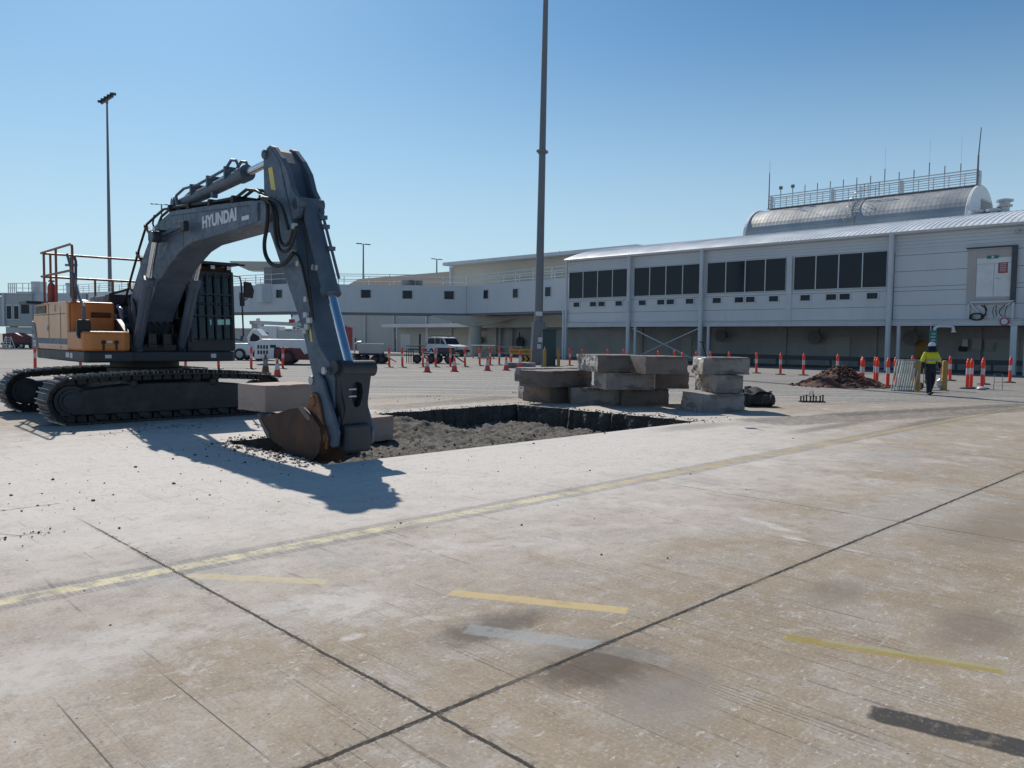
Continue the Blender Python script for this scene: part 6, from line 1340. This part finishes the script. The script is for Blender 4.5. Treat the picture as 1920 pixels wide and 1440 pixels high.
body = skin('body', [[root, (0, 0.0, 1.1, 0.125, 0.095), chest, neck, (0.01, -0.03, 1.56, 0.085, 0.095), (0.01, -0.03, 1.66, 0.085, 0.095), (0.01, -0.02, 1.72, 0.05, 0.06)],
                     [root, (-0.1, -0.02, 0.84, 0.09, 0.09), (-0.1, -0.1, 0.49, 0.06, 0.062), (-0.09, -0.12, 0.11, 0.042, 0.045), (-0.1, -0.23, 0.04, 0.04, 0.03)],
                     [root, (0.1, 0.02, 0.84, 0.09, 0.09), (0.1, 0.0, 0.49, 0.06, 0.062), (0.09, 0.16, 0.14, 0.042, 0.045), (0.1, 0.06, 0.04, 0.04, 0.03)],
                     [chest, (-0.19, 0.0, 1.39, 0.06, 0.06), (-0.27, 0.02, 1.14, 0.045, 0.045), (-0.26, -0.06, 0.93, 0.032, 0.034), (-0.25, -0.09, 0.86, 0.02, 0.036)],
                     [chest, (0.19, 0.0, 1.39, 0.06, 0.06), (0.29, 0.04, 1.14, 0.045, 0.045), (0.31, -0.02, 0.93, 0.032, 0.034), (0.31, -0.04, 0.86, 0.02, 0.036)]], M['skin'], per)
for sd in (-1, 1):
    hx, hy = (-0.25, -0.09) if sd < 0 else (0.31, -0.04)
    for k, L in enumerate((0.07, 0.078, 0.074, 0.06)):
        y = hy - 0.032 + k * 0.021; skin('finger', [[(hx, y, 0.83, 0.009), (hx + 0.004 * sd, y - 0.004, 0.83 - L * 0.5, 0.008), (hx - 0.008 * sd, y - 0.012, 0.83 - L, 0.007)]], M['skin'], per, 1)
    skin('thumb', [[(hx, hy - 0.035, 0.87, 0.01), (hx - 0.01 * sd, hy - 0.06, 0.845, 0.009), (hx - 0.012 * sd, hy - 0.07, 0.81, 0.008)]], M['skin'], per, 1)
sc_ = (0.0, 0.01, 1.28, 0.185, 0.135)
shirt = skin('hi_vis_shirt', [[(0, 0, 1.0, 0.165, 0.125), (0, 0.0, 1.12, 0.17, 0.125), sc_, (0.005, 0.0, 1.43, 0.09, 0.08), (0.01, 0, 1.47, 0.072, 0.07)],
                              [sc_, (-0.2, 0.0, 1.39, 0.085, 0.085), (-0.26, 0.015, 1.2, 0.075, 0.075), (-0.285, 0.02, 1.1, 0.07, 0.07)], [sc_, (0.2, 0.0, 1.39, 0.085, 0.085), (0.275, 0.03, 1.2, 0.075, 0.075), (0.3, 0.04, 1.1, 0.07, 0.07)]], M['hivis'], per)
m = MB(); m.lathe([(0.196, 1.15), (0.2, 1.16), (0.2, 1.2), (0.196, 1.21)], (0, 0, 0), 24); o = m.build('reflective_tape', M['reflect'], shirt, smooth=True); o.scale = (1, 0.78, 1)
m = MB(); m.lathe([(0.172, 0.96), (0.176, 1.06)], (0, 0, 0), 24); o = m.build('shirt_hem', M['navy'], shirt, smooth=True); o.scale = (1, 0.8, 1)
tr_ = (0, 0, 0.95, 0.16, 0.125)
skin('trousers', [[(0, 0, 1.03, 0.15, 0.12), tr_], [tr_, (-0.1, -0.02, 0.82, 0.115, 0.115), (-0.1, -0.1, 0.49, 0.085, 0.085), (-0.09, -0.12, 0.14, 0.075, 0.08), (-0.09, -0.12, 0.08, 0.075, 0.08)], [tr_, (0.1, 0.02, 0.82, 0.115, 0.115), (0.1, 0.0, 0.49, 0.085, 0.085), (0.09, 0.15, 0.17, 0.075, 0.08), (0.09, 0.16, 0.11, 0.075, 0.08)]], M['navy'], per)
for sd, y, z in ((-1, -0.12, 0), (1, 0.14, 0.02)):
    skin('boot', [[(0.09 * sd, y + 0.02, 0.2 + z, 0.058, 0.062), (0.09 * sd, y + 0.02, 0.07 + z, 0.055, 0.062), (0.1 * sd, y - 0.1, 0.05 + z, 0.052, 0.045), (0.1 * sd, y - 0.17, 0.045 + z, 0.045, 0.036)]], M['leather'], per)
for sd, x0, y0, x1, y1 in ((-1, -0.275, 0.015, -0.262, -0.05), (1, 0.295, 0.035, 0.312, -0.02)):
    skin('sleeve', [[(x0, y0, 1.12, 0.066), (x1, y1, 0.95, 0.052), (x1, y1 - 0.01, 0.91, 0.045)]], M['navy'], per)
m = MB(); m.lathe([(0.03, 1.8), (0.07, 1.785), (0.105, 1.74), (0.12, 1.68), (0.122, 1.655)], (0, 0, 0), 24); hh = m.build('hard_hat', M['hat'], per, smooth=True); hh.location = (0.01, -0.02, 0); hh.scale = (0.95, 1.12, 1)
m = MB(); m.lathe([(0.118, 1.665), (0.19, 1.642), (0.2, 1.63), (0.118, 1.652)], (0.01, -0.03, 0), 24); m.build('hat_brim', M['navy'], hh, smooth=True)
m = MB(); m.lathe([(0.135, 1.64), (0.17, 1.56), (0.19, 1.47), (0.18, 1.465), (0.12, 1.62)], (0.01, 0.045, 0), 24); m.build('neck_flap', M['navy'], hh, smooth=True)
m = MB(); m.ball((-0.022, -0.128, 1.615), 0.012); m.ball((0.042, -0.128, 1.615), 0.012); m.build('eye', M['black'], per)
m = MB(); m.prism([(-0.135, 1.57), (-0.118, 1.61), (-0.118, 1.57)], -0.004, 0.024, 'x'); m.box((-0.02, -0.124, 1.535), (0.04, -0.118, 1.543)); m.build('nose_and_mouth', M['skin'], per, bevel=0.004)

# ------------------------------------------------------------------ vehicles
def wheel(par, x, y, r, w_=0.22, rimm='grey_wall'):
    m = MB(); m.tube([(x, y - w_ / 2, r), (x, y + w_ / 2, r)], r, 24); wh = m.build('wheel', M['rubber'], par, bevel=0.02)
    m = MB(); m.tube([(x, y - w_ / 2 - 0.01, r), (x, y + w_ / 2 + 0.01, r)], r * 0.58, 18); m.build('rim', M[rimm], wh)
def wheels(par, xs_, ys_, r, **k):
    for x in xs_:
        for y in ys_: wheel(par, x, y, r, **k)
# four-wheel-drive car, side on, nose to the right
q = at_depth(838, 77); car = thing('parked_car', 'white boxy four-wheel-drive car with roof racks parked under the corridor', 'car', q, radians(-90)); car.scale = (0.95, 0.95, 0.98)
m = MB(); sidep = [(-2.3, 0.5), (-2.35, 0.95), (-2.25, 1.08), (-2.05, 1.82), (-1.9, 1.9), (0.2, 1.9), (0.45, 1.82), (0.95, 1.18), (2.15, 1.05), (2.35, 0.95), (2.38, 0.5), (1.9, 0.42), (-1.9, 0.42)]
m.prism(sidep, -0.9, 0.9); m.build('body', M['white'], car, bevel=0.05, seg=3)
m = MB()
for y0, y1 in ((-0.908, -0.902), (0.902, 0.908)):
    m.prism([(-2.05, 1.2), (-1.9, 1.76), (-0.85, 1.76), (-0.85, 1.2)], y0, y1); m.prism([(-0.78, 1.2), (-0.78, 1.76), (0.0, 1.76), (0.0, 1.2)], y0, y1); m.prism([(0.06, 1.2), (0.06, 1.76), (0.34, 1.74), (0.76, 1.22)], y0, y1)
m.hexa([(0.55, -0.78, 1.72), (0.55, 0.78, 1.72), (0.56, 0.78, 1.74), (0.56, -0.78, 1.74), (0.97, -0.82, 1.2), (0.97, 0.82, 1.2), (0.99, 0.82, 1.21), (0.99, -0.82, 1.21)])
m.build('window', M['window'], car)
wheels(car, (-1.4, 1.45), (-0.82, 0.82), 0.38)
m = MB(); 
for y in (-0.7, 0.7): m.bar((-1.8, y, 1.98), (0.1, y, 1.98), 0.05)
for x in (-1.5, -0.2): m.bar((x, -0.72, 1.96), (x, 0.72, 1.96), 0.05)
m.build('roof_rack', M['black'], car)
m = MB(); m.box((2.3, -0.95, 0.42), (2.5, 0.95, 0.68)); m.box((-2.48, -0.9, 0.42), (-2.3, 0.9, 0.65)); m.build('bumper', M['paint_dark'], car, bevel=0.03)
m = MB(); m.box((-2.38, -0.86, 1.0), (-2.29, -0.72, 1.25)); m.build('tail_light', M['red'], car); m = MB(); m.box((2.3, -0.85, 0.78), (2.39, -0.6, 0.95)); m.box((2.3, 0.6, 0.78), (2.39, 0.85, 0.95)); m.build('headlight', M['steel'], car)
m = MB(); m.box((0.55, -1.08, 1.18), (0.65, -0.92, 1.36)); m.build('wing_mirror', M['black'], car)
# white work bench / ramp with a sunlit top right of the car
q = G(900, 672); t = thing('work_table', 'white topped folding table in front of the four-wheel-drive car', 'table', q, CAMZ)
m = MB(); m.box((-0.8, -0.6, 1.12), (1.3, 0.6, 1.17)); m.build('table_top', M['white'], t)
m = MB()
for x in (-0.6, 1.2, 2.6, 3.6): m.bar((x, 0, 0), (x, 0, 1.12), 0.1)
m.bar((1.25, 0, 1.05), (3.7, 0, 1.05), 0.12); m.bar((1.2, 0, 0.5), (3.6, 0, 0.5), 0.08); m.bar((-0.6, 0, 0.5), (1.2, 0, 0.5), 0.08); m.box((-0.2, -0.4, 0.05), (1.0, 0.4, 0.9)); m.build('trestle', M['timber'], t)
# flat dolly
q = G(826, 681.5); t = thing('flat_dolly', 'dark flatbed dolly with big wheels behind the row of bollards', 'dolly', q, CAMZ)
m = MB(); m.box((-1.4, -0.5, 0.62), (1.0, 0.8, 0.72)); m.box((-0.2, -0.3, 0.72), (0.95, 0.6, 1.1)); m.box((-2.2, -0.4, 0.9), (-1.0, 0.6, 1.0)); m.box((-2.3, -0.4, 1.15), (-1.05, 0.6, 1.23)); m.build('deck', M['paint_dark'], t, bevel=0.02)
m = MB()
for x in (-2.3, -2.15, -2.0, -1.85): m.bar((x, -0.2, 0), (x, -0.2, 1.0), 0.05)
m.bar((-1.4, 0, 0.62), (-0.9, 0, 0.3), 0.1); m.bar((0.6, 0, 0.62), (0.2, 0, 0.3), 0.1); m.bar((1.0, 0, 0.5), (1.6, 0, 0.1), 0.08); m.tube([(-1.5, 0.6, 0.6), (-1.5, 0.6, 2.0)], 0.07, 8); m.build('frame', M['paint_black'], t)
wheels(t, (-1.55, -0.62), (-0.45,), 0.3, w_=0.18, rimm='paint_dark'); wheels(t, (-0.2, 0.6), (0.7, -0.45), 0.3, w_=0.18, rimm='paint_dark')
# baggage cart (left)
q = G(690, 681); t = thing('baggage_cart', 'grey box baggage cart on two axles, right of the excavator arm', 'baggage cart', q, CAMZ)
m = MB(); m.box((-0.9, -0.5, 0.55), (1.15, 0.7, 0.66)); m.build('deck', M['paint_black'], t, bevel=0.02); m = MB(); m.box((-0.55, -0.45, 0.66), (1.0, 0.6, 1.32)); m.build('load_box', M['grey_wall'], t, bevel=0.03)
m = MB(); m.tube([(-0.9, 0, 0.7), (-0.9, 0, 1.25), (-0.7, 0, 1.4), (-0.45, 0, 1.42)], 0.05, 8); m.cut(); m.bar((1.1, 0, 0.55), (1.9, 0, 0.1), 0.08); m.build('drawbar', M['steel'], t, smooth=True)
wheels(t, (-0.75, -0.2, 0.55, 1.0), (-0.5, 0.6), 0.27, w_=0.16, rimm='paint_dark')
# pushback tractor: white front, red rear
q = G(568, 683); t = thing('aircraft_tractor', 'low aircraft tractor with a white grilled nose and dark red rear', 'tractor', q, CAMZ + radians(6))
m = MB(); m.prism([(-2.75, 0.35), (-2.7, 1.35), (-2.3, 1.55), (0.2, 1.55), (0.45, 1.35), (0.0, 1.0), (-0.35, 1.0), (-0.7, 1.05), (-1.55, 1.05), (-1.6, 0.35)], -1.0, 1.0)
m.prism([(0.0, 1.02), (0.25, 0.62), (0.55, 0.75), (0.35, 1.3)], -1.02, 1.02); m.build('nose_body', M['white'], t, bevel=0.04, seg=2)
m = MB(); m.prism([(-1.5, 0.3), (-1.5, 1.0), (0.3, 1.0), (0.5, 1.45), (2.6, 1.55), (2.8, 1.2), (2.8, 0.3)], -0.98, 0.98); m.build('rear_body', M['maroon'], t, bevel=0.04, seg=2)
m = MB(); m.box((0.7, -0.8, 1.55), (1.8, 0.8, 1.62)); m.bar((0.4, -0.4, 1.5), (0.9, -0.4, 2.0), 0.1); m.box((0.8, -0.7, 1.9), (1.9, 0.7, 2.0)); m.build('seat_deck', M['black'], t)
m = MB()
for r in range(2):
    for k in range(4): m.box((-2.55 + k * 0.17, -1.006, 0.95 - r * 0.32), (-2.44 + k * 0.17, -1.001, 1.18 - r * 0.32))
m.box((-1.8, -1.006, 1.02), (-1.45, -1.001, 1.2)); m.build('grille', M['black'], t)
wheels(t, (-0.8, 1.9), (-0.92, 0.92), 0.45, w_=0.3, rimm='maroon')
m = MB(); m.ball((2.0, -1.02, 0.9), 0.17, sc=(1, 0.3, 1)); m.build('headlight', M['steel'], t)
# white tow tug left of it
q = G(466, 675); t = thing('baggage_tug', 'white baggage tug with a slanted glass cab, right beside the cab of the excavator', 'tug', q, CAMZ)
m = MB(); m.prism([(-1.9, 0.55), (-1.8, 0.85), (-1.1, 0.9), (-0.7, 1.2), (0.2, 1.2), (0.5, 0.95), (1.5, 0.9), (1.6, 0.4), (0.3, 0.35), (-1.0, 0.35)], -0.8, 0.8); m.build('body', M['white'], t, bevel=0.04, seg=2)
m = MB(); m.prism([(0.2, 0.9), (0.15, 1.6), (0.5, 2.2), (0.75, 2.25), (1.25, 1.75), (1.3, 0.9)], -0.7, 0.7); cb = m.build('cab', M['white'], t, bevel=0.04, seg=2)
m = MB(); m.prism([(0.35, 1.35), (0.35, 1.6), (0.55, 1.95), (1.0, 1.7), (1.05, 1.35)], -0.708, -0.702); m.build('window', M['window'], cb)
m = MB(); m.hexa([(0.12, -0.62, 1.62), (0.12, 0.62, 1.62), (0.14, 0.62, 1.6), (0.14, -0.62, 1.6), (0.46, -0.62, 2.2), (0.46, 0.62, 2.2), (0.48, 0.62, 2.18), (0.48, -0.62, 2.18)]); m.build('windscreen', M['chrome'], cb)
wheels(t, (-0.35, 1.0), (-0.75, 0.75), 0.42, w_=0.25); m = MB(); m.box((1.3, -0.5, 0.9), (2.1, 0.5, 1.5)); m.build('engine_cover', M['post_yellow'], t, bevel=0.03)
# white box truck with a boom, behind
q = at_depth(545, 66); t = thing('box_truck', 'white service truck with a box body and long pale boom behind the tractor', 'truck', q, CAMZ)
dx = lambda px: (px - 545) * 66 / FPX
m = MB(); m.box((dx(494), -1.2, 1.0), (dx(527), 1.2, 2.55)); m.build('box_body', M['white'], t, bevel=0.03); m = MB(); m.box((dx(527) + 0.02, -1.15, 0.9), (dx(640), 1.15, 2.15)); m.build('side_body', M['haze_white'], t, bevel=0.03)
m = MB(); m.bar((dx(480), -0.3, 2.85), (dx(655), -0.3, 2.6), 0.35, 0.3); m.bar((dx(480), 0.5, 3.2), (dx(490), 0.5, 1.2), 0.25); m.build('boom', M['haze_white'], t)
m = MB(); m.box((dx(640), -1.15, 0.6), (dx(656), 1.15, 2.6)); m.build('cab', M['red'], t, bevel=0.05); m = MB(); m.box((dx(545), -0.5, 2.85), (dx(552), 0.2, 3.15)); m.build('beacon_box', M['red'], t)
lettering('body_letter', 'C', 0.7, t, M['navy'], (dx(507), -1.21, 1.75), (pi / 2, 0, 0), 0.01)
m = MB(); m.box((dx(528), -1.156, 1.4), (dx(537), -1.151, 1.5)); m.box((dx(526), -1.156, 1.15), (dx(540), -1.151, 1.25)); m.build('side_stripe', mat('purple_vinyl', (0.3, 0.2, 0.4), 0.5), t)
wheels(t, (dx(505), dx(600), dx(630)), (-1.0, 1.0), 0.5, w_=0.3)
# aircraft tail, maintenance stairs and far hall under the corridor
q = at_depth(556, 150); t = thing('parked_aircraft', 'teal tail fin of a parked airliner showing beneath the corridor', 'aircraft', q, CAMZ)
u = lambda px: (px - 556) * 150 / FPX
zz = lambda py: z_at(py, 556, 150)
m = MB(); m.prism([(u(543), zz(575)), (u(553), zz(575)), (u(580), zz(640)), (u(552), zz(628))], -0.3, 0.3); m.build('tail_fin', M['teal'], t, bevel=0.1)
m = MB(); m.tube([(u(556), -0.31, zz(597)), (u(556), -0.33, zz(597))], 0.75, 20); m.tube([(u(553), -0.31, zz(588)), (u(553), -0.33, zz(588))], 0.45, 16); m.build('tail_emblem', M['sticker'], t)
m = MB(); m.tube([(u(548), 0, zz(632)), (u(600), 0, zz(634)), (u(760), 0, zz(636))], 0.7, 16, 2.0); m.build('fuselage', M['white'], t, smooth=True)
q = at_depth(562, 100); t = thing('service_stairs', 'white latticed service stairs under the aircraft tail', 'stairs', q, CAMZ)
m = MB(); v_ = lambda px: (px - 562) * 100 / FPX; zq = lambda py: z_at(py, 562, 100)
for k in range(5):
    x = v_(549 + k * 6); m.bar((x, 0, 0.3), (x, 0, zq(612 + 3 * k)), 0.09); m.bar((x, 0, zq(640)), (x + 0.5, 0, zq(614 + 3 * k)), 0.07)
for py in (612, 622, 632, 640): m.bar((v_(549), 0, zq(py)), (v_(576), 0, zq(py + 6)), 0.1)
m.build('lattice', M['white'], t)
m = MB(); m.box((v_(548), -1, 0.4), (v_(578), 1, 1.0)); m.build('chassis', M['haze_white'], t); wheels(t, (v_(552), v_(574)), (-0.9, 0.9), 0.35)
q = at_depth(490, 140); t = thing('far_hall', 'long low white hall with dark louvres far off under the corridor', 'building', q, CAMZ)
v_ = lambda px: (px - 490) * 140 / FPX; zq = lambda py: z_at(py, 490, 140)
m = MB(); m.box((v_(432), 0, 0), (v_(640), 12, zq(618.5))); m.build('wall', M['haze_white'], t)
m = MB(); m.box((v_(428), -0.8, zq(618.4)), (v_(642), 13, zq(615.8))); m.build('roof', M['clad_col'], t)
for px in (471, 485, 500, 514): m = MB(); m.box((v_(px), -0.06, zq(627)), (v_(px + 11.5), -0.01, zq(622.5))); m.build('louvre', M['pole'], t)
m = MB(); m.box((v_(451), -0.05, zq(640)), (v_(456), -0.01, zq(630))); m.build('door', M['pole'], t)
# ------------------------------------------------------------------ far left: boarding bridge and gear under it
q = at_depth(30, 95); t = thing('boarding_bridge', 'grey boarding bridge cab with double doors at the far left edge', 'boarding bridge', q, CAMZ + radians(-6))
v_ = lambda px: (px - 30) * 95 / FPX; zq = lambda py: z_at(py, 30, 95)
m = MB(); m.box((v_(6), 0, zq(612)), (v_(64), 3.2, zq(552))); m.box((v_(-40), 0.4, zq(612)), (v_(6), 3.0, zq(556))); m.build('bridge_cab', M['grey_wall'], t, bevel=0.05)
m = MB(); m.box((v_(-42), -0.1, zq(552)), (v_(66), 3.4, zq(549.5))); m.box((v_(26), 0.5, zq(549.5)), (v_(56), 2.5, zq(546.5))); m.build('roof', M['clad_col'], t)
for a_, b_ in ((12, 23.5), (27, 38)):
    m = MB(); m.box((v_(a_), -0.06, zq(600)), (v_(b_ + 1), -0.01, zq(571))); d_ = m.build('door', M['clad'], t); m = MB(); m.box((v_(a_ + 1.5), -0.08, zq(598)), (v_(b_ - 1), -0.062, zq(574))); m.build('door_glass', M['window'], d_)
m = MB(); m.box((v_(42), -0.05, zq(588)), (v_(58), -0.01, zq(571))); m.build('window', M['window'], t, bevel=0.01)
m = MB(); m.box((v_(5), -0.2, zq(612)), (v_(10), -0.01, zq(550))); m.box((v_(0), 0.8, zq(626)), (v_(60), 2.5, zq(613))); m.tube([(v_(8), 1.5, 0), (v_(8), 1.5, zq(612))], 0.45, 12); m.build('support', M['clad_col'], t)
m = MB()
for px in (11, 15, 19, 23, 27): m.bar((v_(px), 0.5, zq(550)), (v_(px), 0.5, zq(531)), 0.08)
for py in (531, 540): m.bar((v_(11), 0.5, zq(py)), (v_(74), 0.5, zq(py)), 0.06)
for px in (40, 52, 64, 74): m.bar((v_(px), 0.5, zq(550)), (v_(px), 0.5, zq(531)), 0.06)
m.build('roof_rail', M['frame'], t)
m = MB(); m.box((v_(53), 0.8, zq(549)), (v_(69), 2.2, zq(527))); m.build('air_unit', M['clad'], t)
for px in (86, 120): m = MB(); m.tube([(v_(px), 1.5, zq(549)), (v_(px), 1.5, zq(533))], 0.22, 14); m.tube([(v_(px), 1.5, zq(533)), (v_(px), 1.5, zq(529))], 0.32, 14, 0.26); m.build('vent_stack', M['clad'], t)
m = MB(); m.box((v_(64), 0.3, zq(612)), (v_(140), 3.0, zq(549))); m.build('tunnel', M['clad'], t)
q = G(32, 645.5); q = at_depth(32, 90); t = thing('maroon_trailer', 'maroon ground equipment trailer under the boarding bridge', 'trailer', q, CAMZ)
v_ = lambda px: (px - 32) * 90 / FPX; zq = lambda py: z_at(py, 32, 90)
m = MB(); m.prism([(v_(14), 0.6), (v_(14), zq(626)), (v_(36), zq(624)), (v_(56), zq(633)), (v_(60), 0.6)], -0.9, 0.9); m.build('body', M['maroon'], t, bevel=0.05); m = MB(); m.box((v_(12), -1, 0.4), (v_(64), 1, 0.62)); m.build('chassis', M['paint_black'], t); wheels(t, (v_(20), v_(50)), (-0.9, 0.9), 0.32)
q = at_depth(12, 82); t = thing('step_ladder', 'pale step ladder standing in front of the maroon trailer', 'ladder', q, CAMZ)
m = MB()
for x in (-0.55, 0.35): m.bar((x, 0, 0), (x * 0.55, 0.4, 1.4), 0.06); m.bar((x, 0.9, 0), (x * 0.55, 0.42, 1.4), 0.05)
for k in range(5): z = 0.25 + k * 0.25; m.bar((-0.5 + 0.05 * k, 0.28 * z, z), (0.32 - 0.04 * k, 0.28 * z, z), 0.05)
m.build('steps', M['frame'], t)
# low kerb of the far apron strip
m = MB(); k0 = at_depth(-400, 84); k1 = at_depth(960, 84); m.bar(k0 + Vector((0, 0, 0.03)), k1 + Vector((0, 0, 0.03)), 0.5, 0.06); tag(m.build('kerb', M['paint_dark'], None), kind='structure')
